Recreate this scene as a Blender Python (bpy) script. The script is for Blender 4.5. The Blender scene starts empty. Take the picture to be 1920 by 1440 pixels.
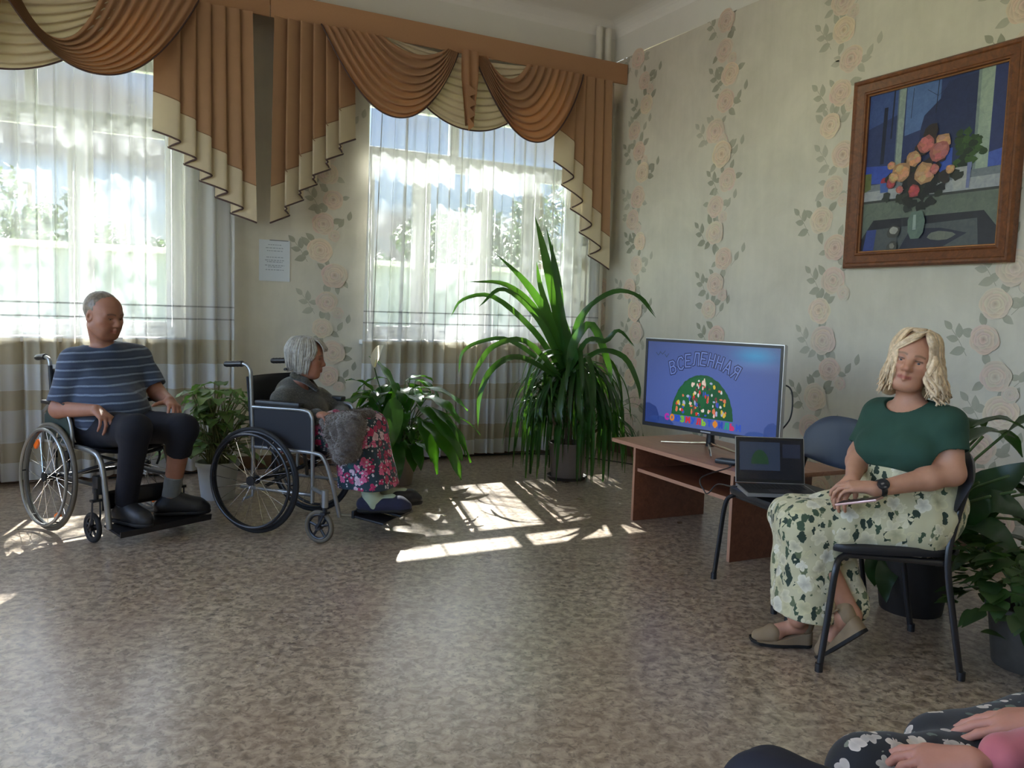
SKY_STRENGTH = 1.0
EXPOSURE = 1.18
TV_GLOW = 0.34
FILL_LAMP = 1.2
import bpy, bmesh, math, random
import numpy as np
from mathutils import Vector, Matrix
random.seed(7); RNG = np.random.default_rng(7)
PI = math.pi
COL = bpy.context.scene.collection
def V(*a): return Vector(a if len(a) > 1 else a[0])
# ---------------------------------------------------------------- camera geometry (room axes: +y to the window wall, +x to the painting wall)
FPX, CXP, CYP, EYE = 1540.0, 960.0, 720.0, 1.30
_ey = np.array([(140-CXP)/FPX, (560-CYP)/FPX, 1.0]); _ey /= np.linalg.norm(_ey)
_ex = np.array([(3868-CXP)/FPX, (673-CYP)/FPX, 1.0]); _ex -= _ex.dot(_ey)*_ey; _ex /= np.linalg.norm(_ex)
_ez = np.cross(_ex, _ey)
if _ez[1] > 0: _ez = -_ez
RW = np.array([_ex, _ey, _ez])
CAMP = np.array([0, 0, EYE])
def ray(u, v): return RW @ np.array([(u-CXP)/FPX, (v-CYP)/FPX, 1.0])
def at(u, v, d): return Vector(CAMP + ray(u, v)*d)                 # a sight line measured off the photo, at a depth in metres
def at_y(u, v, y): r = ray(u, v); return Vector(CAMP + r*(y/r[1]))
def at_x(u, v, x): r = ray(u, v); return Vector(CAMP + r*(x/r[0]))
def at_z(u, v, z): r = ray(u, v); return Vector(CAMP + r*((z-EYE)/r[2]))
# ---------------------------------------------------------------- things, parts
def tag(o, label=None, cat=None, group=None, kind=None):
    if label: o['label'] = label
    if cat: o['category'] = cat
    if group: o['group'] = group
    if kind: o['kind'] = kind
    return o
def thing(name, label, cat, loc=(0, 0, 0), rz=0.0, group=None):
    o = bpy.data.objects.new(name, None); COL.objects.link(o)
    o.empty_display_size = .1
    o.location = loc; o.rotation_euler = (0, 0, rz)
    o['_m'] = 0; del o['_m']
    return tag(o, label, cat, group)
def wmat(o):
    m = Matrix.Translation(o.location) @ o.rotation_euler.to_matrix().to_4x4()
    return wmat(o.parent) @ m if o.parent else m
class MB:
    """collects geometry, then links it as one mesh object"""
    def __init__(s): s.v = []; s.f = []; s.m = []; s.c = []; s.col = (1, 1, 1); s.mi = 0; s.usec = False
    def add(s, verts, faces, mi=None, col=None):
        b = len(s.v)
        s.v.extend([tuple(p) for p in verts]); s.f.extend([tuple(i+b for i in f) for f in faces])
        s.m.extend([s.mi if mi is None else mi]*len(faces))
        if col is None: col = s.col
        else: s.usec = True
        if len(verts) and hasattr(col[0], '__len__'): s.c.extend([tuple(c) for c in col])
        else: s.c.extend([tuple(col)]*len(verts))
        return s
    def box(s, c, size, R=None, mi=None, col=None, bev=0.0):
        hx, hy, hz = [x/2 for x in size]
        if bev <= 0:
            vs = [(x, y, z) for x in (-hx, hx) for y in (-hy, hy) for z in (-hz, hz)]
            fs = [(0, 1, 3, 2), (4, 6, 7, 5), (0, 4, 5, 1), (2, 3, 7, 6), (0, 2, 6, 4), (1, 5, 7, 3)]
        else:
            bm = bmesh.new(); bmesh.ops.create_cube(bm, size=1)
            for v in bm.verts: v.co = Vector((v.co.x*2*hx, v.co.y*2*hy, v.co.z*2*hz))
            bmesh.ops.bevel(bm, geom=bm.edges[:], offset=bev, segments=2, affect='EDGES', profile=.6)
            bm.verts.index_update(); vs = [v.co.copy() for v in bm.verts]; fs = [[v.index for v in f.verts] for f in bm.faces]; bm.free()
        c = Vector(c)
        vs = [(R @ Vector(p) if R else Vector(p)) + c for p in vs]
        return s.add(vs, fs, mi, col)
    def boxab(s, a, b, mi=None, col=None, bev=0):
        a, b = Vector(a), Vector(b)
        return s.box((a+b)/2, [abs(x) for x in (b-a)], None, mi, col, bev)
    def tube(s, path, r, n=10, mi=None, col=None, closed=False, flat=None, caps=True):
        P = [Vector(p) for p in path]; k = len(P)
        rs = r if hasattr(r, '__len__') else [r]*k
        T = []
        for i in range(k):
            if closed: t = P[(i+1) % k]-P[i-1]
            else: t = P[min(i+1, k-1)]-P[max(i-1, 0)]
            T.append(t.normalized() if t.length > 1e-9 else Vector((0, 0, 1)))
        up = Vector((0, 0, 1)) if abs(T[0].z) < .9 else Vector((1, 0, 0))
        if flat is not None: up = Vector(flat[0])
        nrm = (up - T[0]*up.dot(T[0])).normalized()
        vs = []
        for i in range(k):
            nrm = (nrm - T[i]*nrm.dot(T[i]))
            nrm = nrm.normalized() if nrm.length > 1e-6 else T[i].orthogonal().normalized()
            bi = T[i].cross(nrm)
            for j in range(n):
                a = 2*PI*j/n
                fx = flat[1] if flat is not None else 1.0
                vs.append(P[i] + nrm*(math.cos(a)*rs[i]*fx) + bi*(math.sin(a)*rs[i]))
        fs = []
        for i in range(k if closed else k-1):
            for j in range(n):
                a, b = i*n+j, i*n+(j+1) % n
                c, d = ((i+1) % k)*n+(j+1) % n, ((i+1) % k)*n+j
                fs.append((a, b, c, d))
        if not closed and caps:
            fs.append(tuple(range(n-1, -1, -1))); fs.append(tuple((k-1)*n+j for j in range(n)))
        return s.add(vs, fs, mi, col)
    def lathe(s, prof, c=(0, 0, 0), n=28, mi=None, col=None, R=None, cap=False):
        c = Vector(c); vs = []; k = len(prof)
        for r, z in prof:
            for j in range(n):
                a = 2*PI*j/n; p = Vector((r*math.cos(a), r*math.sin(a), z)); vs.append((R @ p if R else p)+c)
        fs = [(i*n+j, i*n+(j+1) % n, (i+1)*n+(j+1) % n, (i+1)*n+j) for i in range(k-1) for j in range(n)]
        if cap: fs.append(tuple(range(n-1, -1, -1))); fs.append(tuple((k-1)*n+j for j in range(n)))
        return s.add(vs, fs, mi, col)
    def ball(s, c, r, n=16, m=10, R=None, mi=None, col=None):
        rr = r if hasattr(r, '__len__') else (r, r, r)
        vs = []; c = Vector(c)
        for i in range(m+1):
            t = PI*i/m
            for j in range(n):
                a = 2*PI*j/n
                p = Vector((rr[0]*math.sin(t)*math.cos(a), rr[1]*math.sin(t)*math.sin(a), rr[2]*math.cos(t)))
                vs.append((R @ p if R else p)+c)
        fs = [(i*n+j, (i+1)*n+j, (i+1)*n+(j+1) % n, i*n+(j+1) % n) for i in range(m) for j in range(n)]
        return s.add(vs, fs, mi, col)
    def grid(s, fn, nu, nv, mi=None, col=None, cu=False):
        vs = []; cs = []
        for i in range(nu+1):
            for j in range(nv+1):
                r = fn(i/nu, j/nv); vs.append(r)
        fs = []; ms = []
        for i in range(nu):
            for j in range(nv):
                fs.append((i*(nv+1)+j, (i+1)*(nv+1)+j, (i+1)*(nv+1)+j+1, i*(nv+1)+j+1))
        s.add(vs, fs, mi, col)
        if callable(mi): pass
        return s
    def poly(s, pts, mi=None, col=None): return s.add(pts, [tuple(range(len(pts)))], mi, col)
    def prism(s, pts2, fn, d0, d1, mi=None, col=None):
        """outline pts2 placed by fn(x,y,depth) between two depths"""
        n = len(pts2)
        vs = [fn(x, y, d0) for x, y in pts2]+[fn(x, y, d1) for x, y in pts2]
        fs = [tuple(range(n-1, -1, -1)), tuple(range(n, 2*n))]+[(i, (i+1) % n, n+(i+1) % n, n+i) for i in range(n)]
        return s.add(vs, fs, mi, col)
    def build(s, name, mats, parent=None, world=False, smooth=40, **tags):
        me = bpy.data.meshes.new(name)
        me.from_pydata([tuple(p) for p in s.v], [], s.f)
        mats = mats if isinstance(mats, (list, tuple)) else [mats]
        for m in mats: me.materials.append(m)
        me.polygons.foreach_set('material_index', s.m)
        if s.usec:
            ca = me.color_attributes.new('Col', 'FLOAT_COLOR', 'POINT')
            arr = np.ones((len(s.v), 4), np.float32); arr[:, :3] = np.array(s.c, np.float32)[:, :3]
            ca.data.foreach_set('color', arr.ravel())
        return finish(me, name, parent, world, smooth, tags)
def finish(me, name, parent, world, smooth, tags):
    if parent is not None and world: me.transform(wmat(parent).inverted())
    if smooth:
        me.shade_smooth()
        if smooth < 180: me.set_sharp_from_angle(angle=math.radians(smooth))
    me.update()
    o = bpy.data.objects.new(name, me); COL.objects.link(o)
    if parent is not None: o.parent = parent
    return tag(o, **tags) if tags else o
def solidify(o, t, off=0.0):
    m = o.modifiers.new('thick', 'SOLIDIFY'); m.thickness = t; m.offset = off; return o
def subsurf(o, n=1):
    m = o.modifiers.new('sub', 'SUBSURF'); m.levels = n; m.render_levels = n; return o
def bez(pts, n=24):
    """smooth Catmull-Rom path through points"""
    P = [Vector(p) for p in pts]; out = []
    if len(P) < 3: return [P[0].lerp(P[-1], i/n) for i in range(n+1)]
    Q = [P[0]*2-P[1]]+P+[P[-1]*2-P[-2]]
    segs = len(P)-1; per = max(2, n//segs)
    for i in range(segs):
        a, b, c, d = Q[i:i+4]
        for k in range(per):
            t = k/per
            out.append(.5*((2*b)+(c-a)*t+(2*a-5*b+4*c-d)*t*t+(3*b-a-3*c+d)*t**3))
    out.append(P[-1]); return out
def lerp(a, b, t): return a+(b-a)*t
def basis(f, up=(0, 0, 1)):
    f = Vector(f).normalized(); s = Vector(up).cross(f).normalized(); u = f.cross(s)
    return f, s, u
# ---------------------------------------------------------------- materials
def srgb(r, g, b):
    f = lambda c: (c/255/12.92 if c/255 <= .04045 else ((c/255+.055)/1.055)**2.4)
    return (f(r), f(g), f(b))
class NT:
    def __init__(s, name):
        s.mat = bpy.data.materials.new(name); s.mat.use_nodes = True
        s.t = s.mat.node_tree; s.t.nodes.clear()
        s.out = s.t.nodes.new('ShaderNodeOutputMaterial')
    def n(s, typ, **kw):
        nd = s.t.nodes.new('ShaderNode'+typ)
        for k, v in kw.items():
            if k.startswith('_'): setattr(nd, k[1:], v)
            else:
                key = k.replace('__', ' ')
                key = int(key[1:]) if key[0] == 'i' and key[1:].isdigit() else key
                if hasattr(v, 'is_output') or isinstance(v, bpy.types.NodeSocket): s.t.links.new(v, nd.inputs[key])
                else: nd.inputs[key].default_value = v
        return nd
    def ramp(s, fac, stops, interp='LINEAR'):
        nd = s.t.nodes.new('ShaderNodeValToRGB'); s.t.links.new(fac, nd.inputs[0])
        cr = nd.color_ramp; cr.interpolation = interp
        while len(cr.elements) < len(stops): cr.elements.new(.5)
        for e, (p, c) in zip(cr.elements, stops):
            e.position = p; e.color = (*c, 1) if len(c) == 3 else c
        return nd.outputs[0]
    def mix(s, fac, a, b, blend='MIX'):
        nd = s.t.nodes.new('ShaderNodeMix'); nd.data_type = 'RGBA'; nd.blend_type = blend
        for i, v in ((0, fac), (6, a), (7, b)):
            if isinstance(v, bpy.types.NodeSocket): s.t.links.new(v, nd.inputs[i])
            else: nd.inputs[i].default_value = v if i == 0 else ((*v, 1) if len(v) == 3 else v)
        return nd.outputs[2]
    def math(s, op, a, b=0.0, c=None):
        nd = s.t.nodes.new('ShaderNodeMath'); nd.operation = op
        for i, v in enumerate((a, b) if c is None else (a, b, c)):
            if isinstance(v, bpy.types.NodeSocket): s.t.links.new(v, nd.inputs[i])
            else: nd.inputs[i].default_value = v
        return nd.outputs[0]
    def coord(s, which='Object'): return s.n('TexCoord').outputs[which]
    def noise(s, vec, scale=5, detail=4, rough=.55, dist=0.0):
        nd = s.n('TexNoise', Scale=scale, Detail=detail, Roughness=rough, Distortion=dist)
        s.t.links.new(vec, nd.inputs['Vector']); return nd
    def bump(s, h, strength=.3, dist=.01):
        nd = s.n('Bump', Strength=strength, Distance=dist); s.t.links.new(h, nd.inputs['Height']); return nd.outputs[0]
    def pbsdf(s, color, rough=.5, metal=0.0, normal=None, **kw):
        nd = s.n('BsdfPrincipled')
        def put(k, v):
            if isinstance(v, bpy.types.NodeSocket): s.t.links.new(v, nd.inputs[k])
            else: nd.inputs[k].default_value = (*v, 1) if (hasattr(v, '__len__') and len(v) == 3 and 'Radius' not in k) else v
        put('Base Color', color); put('Roughness', rough); put('Metallic', metal)
        if normal is not None: put('Normal', normal)
        for k, v in kw.items(): put(k.replace('__', ' '), v)
        return nd.outputs[0]
    def done(s, sh): s.t.links.new(sh, s.out.inputs[0]); return s.mat
    def mixsh(s, fac, a, b):
        nd = s.t.nodes.new('ShaderNodeMixShader')
        if isinstance(fac, bpy.types.NodeSocket): s.t.links.new(fac, nd.inputs[0])
        else: nd.inputs[0].default_value = fac
        s.t.links.new(a, nd.inputs[1]); s.t.links.new(b, nd.inputs[2]); return nd.outputs[0]
_plain = {}
def plain(name, c, rough=.5, metal=0.0, var=.12, scale=30, bump=.0, **kw):
    """simple surface with a little procedural variation"""
    if name in _plain: return _plain[name]
    t = NT(name); co = t.coord()
    nz = t.noise(co, scale, 3)
    col = t.mix(t.math('MULTIPLY', nz.outputs[0], 1.0), tuple(x*(1-var) for x in c), tuple(min(1, x*(1+var)) for x in c))
    nm = t.bump(nz.outputs[0], bump, .004) if bump else None
    _plain[name] = t.done(t.pbsdf(col, rough, metal, nm, **kw)); return _plain[name]
# ================================================================ room
XW, YW, ZC = 4.545, 6.65, 4.0      # painting wall, window wall, ceiling
XL, YF = -2.7, -2.6                # wall out of view on the other side, wall behind the camera
WT = .42                           # thickness of the window wall
WINS = [(-1.75, .74), (2.15, 4.30)]
SILL, HEAD = 1.03, 3.07
def floor_mat():
    t = NT('linoleum'); co = t.coord()
    mp = t.n('Mapping', Rotation=(0, 0, .5)); t.t.links.new(co, mp.inputs[0]); mp.inputs['Scale'].default_value = (1, 1.0, 1)
    a = t.noise(mp.outputs[0], 25, 7, .64, .6)
    b = t.noise(mp.outputs[0], 42, 5, .6, .8)
    c = t.noise(co, 2.2, 3)
    base = t.ramp(a.outputs[0], [(.32, srgb(108, 94, 80)), (.44, srgb(145, 128, 111)), (.54, srgb(172, 155, 137)), (.68, srgb(198, 182, 162))])
    dark = t.ramp(b.outputs[0], [(.54, (0, 0, 0)), (.63, (1, 1, 1))])
    col = t.mix(t.math('MULTIPLY', dark, .62), base, srgb(70, 60, 51))
    pink = t.ramp(c.outputs[0], [(.45, (0, 0, 0)), (.62, (1, 1, 1))])
    col = t.mix(t.math('MULTIPLY', pink, .22), col, srgb(140, 112, 96))
    r = t.ramp(c.outputs[0], [(.3, (.27,)*3), (.7, (.36,)*3)])
    nm = t.bump(t.noise(co, 9, 2).outputs[0], .08, .006)
    return t.done(t.pbsdf(col, r, 0, nm, Specular__IOR__Level=.7, Coat__Weight=.55, Coat__Roughness=.22, Coat__IOR=1.6))
def paper_mat():
    t = NT('wallpaper'); co = t.coord()
    at_ = t.n('Attribute', _attribute_name='Col')
    a = t.noise(co, 2.6, 6, .62, .4); b = t.noise(co, 60, 3, .6)
    st = t.n('Mapping'); t.t.links.new(co, st.inputs[0]); st.inputs['Scale'].default_value = (6, 6, .8)
    s = t.noise(st.outputs[0], 3, 4)
    tint = t.ramp(a.outputs[0], [(.32, (.90, .90, .89)), (.68, (1.05, 1.05, 1.04))])
    col = t.mix(1.0, at_.outputs[0], tint, 'MULTIPLY')
    tint2 = t.ramp(s.outputs[0], [(.3, (.97, .97, .97)), (.7, (1.02, 1.02, 1.02))])
    col = t.mix(1.0, col, tint2, 'MULTIPLY')
    nm = t.bump(b.outputs[0], .25, .002)
    return t.done(t.pbsdf(col, .62, 0, nm, Specular__IOR__Level=.35))
M_floor = floor_mat(); M_paper = paper_mat()
M_plaster = plain('plaster', srgb(222, 220, 212), .85, var=.04, scale=6, bump=.15)
M_ceil = plain('ceiling_paint', srgb(232, 230, 224), .8, var=.03, scale=5)
M_base = plain('baseboard_wood', srgb(92, 66, 48), .5, var=.2)
M_white = plain('white_plastic', srgb(226, 228, 230), .35, var=.03)
M_cream = plain('cream_wall', srgb(205, 196, 178), .8, var=.05)
PAPER = srgb(208, 202, 189)
# ---- rose wallpaper: the print is part of the wall mesh, every petal in its own printed tone
def print_rose(m, fn, cx, cy, r, rot, tone):
    rr = random.Random(int(cx*977+cy*131))
    lay = .00012
    def petal(ang, r0, r1, w, c0, c1, dep):
        n = 9; pts = []; cols = []
        for i in range(n):
            t = i/(n-1); a = ang+(t-.5)*w
            rad = r1*(1-.13*abs(2*t-1)**2)+r*.03*math.sin(7*t+ang)
            pts.append((cx+math.cos(a)*rad, cy+math.sin(a)*rad*.94, dep)); cols.append(c1)
        for i in range(n-1, -1, -1):
            t = i/(n-1); a = ang+(t-.5)*w*.9
            pts.append((cx+math.cos(a)*r0, cy+math.sin(a)*r0*.94, dep)); cols.append(c0)
        vs = [fn(*p) for p in pts]
        m.add(vs, [(i, i+1, 2*n-2-i, 2*n-1-i) for i in range(n-1)], 0, cols)
    d = .0012+.0002*(int(abs(cx*37+cy*91)) % 4)+.0030*(int(abs(cy)*1000) % 3)
    for ring, (r0, r1, k) in enumerate(((.52, 1.0, 5), (.40, .84, 5), (.28, .66, 5), (.15, .48, 4), (.0, .30, 3))):
        for j in range(k):
            d += lay
            ang = rot+2*PI*j/k+ring*.7+rr.uniform(-.15, .15)
            w = 2*PI/k*1.35
            li = tuple(c*rr.uniform(.97, 1.07) for c in tone[1]); dk = tuple(c*rr.uniform(.94, 1.03) for c in tone[0])
            petal(ang, r*r0, r*r1*rr.uniform(.93, 1.05), w, dk, li, d)
def print_leaf(m, fn, cx, cy, ln, ang, c):
    n = 8; L = []; Rr = []
    ca, sa = math.cos(ang), math.sin(ang); dp = .0003+.0006*((cx*7919+cy*104729) % 1)
    for i in range(n+1):
        t = i/n; w = ln*.27*math.sin(PI*t**.8)
        x = t*ln
        L.append(fn(cx+ca*x-sa*w, cy+sa*x+ca*w, dp)); Rr.append(fn(cx+ca*x+sa*w, cy+sa*x-ca*w, dp))
    c2 = tuple(v*1.10 for v in c)
    m.add(L+Rr, [(i, i+1, n+2+i, n+1+i) for i in range(n)], 0, [c]*(n+1)+[c2]*(n+1))
def print_stem(m, fn, pts, c, w=.004):
    P = bez([(x, y, 0) for x, y in pts], 10)
    for a, b in zip(P[:-1], P[1:]):
        d = (b-a).normalized(); n = Vector((-d.y, d.x, 0))*w/2
        m.add([fn(a.x-n.x, a.y-n.y, .00025), fn(a.x+n.x, a.y+n.y, .00025), fn(b.x+n.x, b.y+n.y, .00025), fn(b.x-n.x, b.y-n.y, .00025)], [(0, 1, 2, 3)], 0, [c]*4)
def rose_column(m, fn, x0, z0, z1, sgn=1, seed=1, fade=0.0):
    rr = random.Random(seed); z = z1; i = 0
    mixc = lambda a, f: tuple(lerp(p, q, f) for p, q in zip(a, PAPER))
    while z > z0:
        off = (.07*math.sin(i*1.9+seed)+.03*rr.uniform(-1, 1))*sgn
        f = .22+.28*rr.random()+fade
        pk = mixc(srgb(160, 118, 104), f), mixc(srgb(222, 196, 178), f)
        if i % 3 == 2: pk = mixc(srgb(178, 138, 112), f), mixc(srgb(230, 208, 184), f)
        lf = mixc(srgb(138, 138, 120), .15+.35*rr.random()+fade)
        r = .098*rr.uniform(.9, 1.15)
        for k in range(4):
            a = rr.uniform(0, 2*PI); print_leaf(m, fn, x0+off+math.cos(a)*r*.8, z+math.sin(a)*r*.8, .085*rr.uniform(.8, 1.2), a+rr.uniform(-.5, .5), lf)
        if i % 2 == 0:
            sx = x0+off-.10*sgn
            print_stem(m, fn, [(sx, z-.10), (sx-.055*sgn, z-.01), (sx-.10*sgn, z+.05)], lf)
            print_leaf(m, fn, sx-.10*sgn, z+.05, .075, PI/2+.8*sgn, lf); print_leaf(m, fn, sx-.055*sgn, z-.01, .08, PI/2+1.4*sgn, lf)
            print_leaf(m, fn, sx-.05*sgn, z, .09, PI/2+.1*sgn, lf); print_leaf(m, fn, sx-.01*sgn, z-.06, .10, PI/2+1.9*sgn, lf)
        elif rr.random() < .8:
            sx = x0+off+.13*sgn
            print_leaf(m, fn, sx, z-.02, .085, PI/2-.5*sgn, lf); print_stem(m, fn, [(sx-.04*sgn, z-.06), (sx, z-.02)], lf)
            print_leaf(m, fn, sx+.08*sgn, z+.04, .08, PI/2-.2*sgn, lf)
        print_rose(m, fn, x0+off, z, r, rr.uniform(0, 6), pk)
        if i % 3 == 1: print_rose(m, fn, x0+off+.09*sgn, z-.09, r*.55, rr.uniform(0, 6), (mixc(pk[0], .3), mixc(pk[1], .3)))
        z -= .205*rr.uniform(.94, 1.06); i += 1
# ---- painting wall (x = XW): papered to 3.67 m, white above
WPT = 3.672
m = MB()
fr = lambda a, z, d: (XW-d, a, z)
m.add([fr(YF, 0, 0), fr(YW, 0, 0), fr(YW, WPT, 0), fr(YF, WPT, 0)], [(0, 3, 2, 1)], 0, [PAPER]*4)
for k, yc in enumerate((6.20, 5.10, 3.98, 2.80, 1.65)): rose_column(m, fr, yc, .1, 3.62, -1, 11+k*5)
m.add([(XW-.004, YF, WPT), (XW-.004, YW, WPT), (XW-.004, YW, ZC+.05), (XW-.004, YF, ZC+.05)], [(0, 3, 2, 1)], 1, [(1, 1, 1)]*4)
m.add([(XW+.15, YF, 0), (XW+.15, YW, 0), (XW+.15, YW, ZC), (XW+.15, YF, ZC)], [(0, 1, 2, 3)], 1, [(1, 1, 1)]*4)
m.build('wall_right', [M_paper, M_plaster], kind='structure', smooth=0)
# ---- window wall (y = YW) with two openings and their reveals
m = MB()
fw = lambda x, z, d: (x, YW-d, z)
xs = [XL, WINS[0][0], WINS[0][1], WINS[1][0], WINS[1][1], XW]
for i in range(5):
    a, b = xs[i], xs[i+1]
    rects = [(0, WPT-.16)] if i % 2 == 0 else [(0, SILL), (HEAD, WPT-.16)]
    for z0, z1 in rects: m.add([fw(a, z0, 0), fw(b, z0, 0), fw(b, z1, 0), fw(a, z1, 0)], [(0, 1, 2, 3)], 0, [PAPER]*4)
m.add([fw(XL, WPT-.16, .003), fw(XW, WPT-.16, .003), fw(XW, ZC+.05, .003), fw(XL, ZC+.05, .003)], [(0, 1, 2, 3)], 1, [(1, 1, 1)]*4)
for a, b in WINS:
    yo = YW+WT
    for q in ([(a, YW, SILL), (a, YW, HEAD), (a, yo, HEAD), (a, yo, SILL)], [(b, YW, SILL), (b, yo, SILL), (b, yo, HEAD), (b, YW, HEAD)],
              [(a, YW, HEAD), (b, YW, HEAD), (b, yo, HEAD), (a, yo, HEAD)], [(a, YW, SILL), (a, yo, SILL), (b, yo, SILL), (b, YW, SILL)]):
        m.add(q, [(0, 1, 2, 3)], 1, [(1, 1, 1)]*4)
for i in range(5):   # outer face
    a, b = xs[i], xs[i+1]
    for z0, z1 in ([(0, ZC)] if i % 2 == 0 else [(0, SILL), (HEAD, ZC)]):
        m.add([(a, YW+WT, z0), (b, YW+WT, z0), (b, YW+WT, z1), (a, YW+WT, z1)], [(0, 3, 2, 1)], 1, [(1, 1, 1)]*4)
rose_column(m, fw, 1.82, .1, 3.4, 1, 3)
rose_column(m, fw, 4.43, .1, 3.4, 1, 9)
m.build('wall_back', [M_paper, M_plaster], kind='structure', smooth=0)
# ---- floor, ceiling with a cove, the two walls out of view
MB().add([(XL, YF, 0), (XW, YF, 0), (XW, YW, 0), (XL, YW, 0)], [(0, 1, 2, 3)]).build('floor', M_floor, kind='structure', smooth=0)
m = MB()
m.add([(XL, YF, ZC), (XW-.16, YF, ZC), (XW-.16, YW-.16, ZC), (XL, YW-.16, ZC)], [(0, 3, 2, 1)])
K = 8; A = []; B = []
for i in range(K+1):
    t = PI/2*i/K
    dx, dz = .16*(1-math.sin(t)), .14*(1-math.cos(t))
    A.append(((XL, YW-dx, ZC-dz), (XW-dx, YW-dx, ZC-dz), (XW-dx, YF, ZC-dz)))
for i in range(K):
    for j in range(2): m.add([A[i][j], A[i][j+1], A[i+1][j+1], A[i+1][j]], [(0, 1, 2, 3)])
m.add([(XL-.2, YF-.2, ZC+.1), (XW+.2, YF-.2, ZC+.1), (XW+.2, YW+WT, ZC+.1), (XL-.2, YW+WT, ZC+.1)], [(0, 1, 2, 3)])
m.build('ceiling', M_ceil, kind='structure', smooth=50)
# side wall with tall windows out of view, added to light the room
m = MB(); SW = [(-1.9, .1), (1.1, 3.1), (4.0, 5.7)]; z0, z1 = .9, 3.3
ys = [YF, SW[0][0], SW[0][1], SW[1][0], SW[1][1], SW[2][0], SW[2][1], YW]
for i in range(7):
    a, b = ys[i], ys[i+1]
    for p, q in ([(0, ZC)] if i % 2 == 0 else [(0, z0), (z1, ZC)]):
        m.boxab((XL-.25, a, p), (XL, b, q))
m.build('wall_left', M_cream, kind='structure', smooth=0)
MB().boxab((XL-.25, YF-.2, 0), (XW+.2, YF, ZC)).build('wall_front', M_cream, kind='structure', smooth=0)
for k, (a, b) in enumerate(SW):
    m = MB()
    for p, q in (((a, z0), (b, z0+.07)), ((a, z1-.07), (b, z1)), ((a, z0), (a+.07, z1)), ((b-.07, z0), (b, z1)), (((a+b)/2-.04, z0), ((a+b)/2+.04, z1)), ((a, 2.5), (b, 2.58))):
        m.boxab((XL-.16, p[0], p[1]), (XL-.10, q[0], q[1]))
    m.build('window_%d' % (k+3), M_white, kind='structure')  # frames of the added side-wall openings
# baseboards
MB().boxab((XL, YW-.022, 0), (XW, YW, .10), bev=.004).build('baseboard_back', M_base, kind='structure')
MB().boxab((XW-.022, YF, 0), (XW, YW-.022, .10), bev=.004).build('baseboard_right', M_base, kind='structure')
# ---- windows: white plastic frames with panes, and sills
def glass_mat():
    t = NT('window_glass')
    tr = t.n('BsdfTransparent', Color=(.93, .96, .97, 1)).outputs[0]; gl = t.n('BsdfGlossy', Color=(1, 1, 1, 1), Roughness=.02).outputs[0]
    fz = t.n('Fresnel', IOR=1.45).outputs[0]
    return t.done(t.mixsh(t.math('MULTIPLY', fz, .8), tr, gl))
M_glass = glass_mat()
def window(n, x0, x1, trz0, trz1, lows, tops):
    y = YW+.24; w = .075; d = .07
    root = MB(); bx = lambda a, b, c, e: root.boxab((a, y-d/2, b), (c, y+d/2, e), bev=.006)
    bx(x0, SILL, x0+w, HEAD); bx(x1-w, SILL, x1, HEAD); bx(x0+w, SILL, x1-w, SILL+w); bx(x0+w, HEAD-w, x1-w, HEAD); bx(x0+w, trz0, x1-w, trz1)
    for a in lows: bx(a-.04, SILL+w, a+.04, trz0)
    for a in tops: bx(a-.04, trz1, a+.04, HEAD-w)
    o = root.build('window_%d' % n, M_white, kind='structure')
    e = [x0+w]+[q for a in lows for q in (a-.04, a+.04)]+[x1-w]
    for i in range(0, len(e), 2):
        sash = MB(); sx0, sx1 = e[i]+.005, e[i+1]-.005
        for p, q in (((sx0, SILL+w), (sx0+.04, trz0)), ((sx1-.04, SILL+w), (sx1, trz0)), ((sx0+.04, SILL+w), (sx1-.04, SILL+w+.04)), ((sx0+.04, trz0-.04), (sx1-.04, trz0))):
            sash.boxab((p[0], y-.05, p[1]), (q[0], y-.02, q[1]), bev=.005)
        so = sash.build('window_sash', M_white, o)
        MB().boxab((sx0+.03, y-.037, SILL+w+.03), (sx1-.03, y-.031, trz0-.03)).build('pane', M_glass, so)
    e = [x0+w]+[q for a in tops for q in (a-.04, a+.04)]+[x1-w]
    for i in range(0, len(e), 2):
        MB().boxab((e[i], y-.003, trz1), (e[i+1], y+.003, HEAD-w)).build('pane', M_glass, o)
    return o
window(1, WINS[0][0], WINS[0][1], 2.555, 2.665, [-.55, .05], [-.25])
window(2, WINS[1][0], WINS[1][1], 2.555, 2.665, [2.70, 3.31, 3.80], [3.01])
for k, (a, b) in enumerate(WINS):
    MB().boxab((a-.06, YW-.10, SILL-.035), (b+.06, YW+.21, SILL+.005), bev=.008).build('trim_%d' % (k+1), M_white, kind='structure')
# ---- heating pipes in the corner
for nm, xx, yy, rr, lab in (('heating_pipe', 4.315, YW-.07, .032, 'cream heating pipe in the corner, the one farther from the painting wall'),
                            ('heating_pipe', 4.415, YW-.07, .032, 'cream heating pipe in the corner, the one nearer the painting wall')):
    MB().tube([(xx, yy, 0), (xx, yy, ZC-.06)], rr, 16).build(nm, plain('pipe_paint', srgb(214, 210, 198), .45, var=.05), label=lab, cat='pipe', group='heating pipes in the corner')
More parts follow.
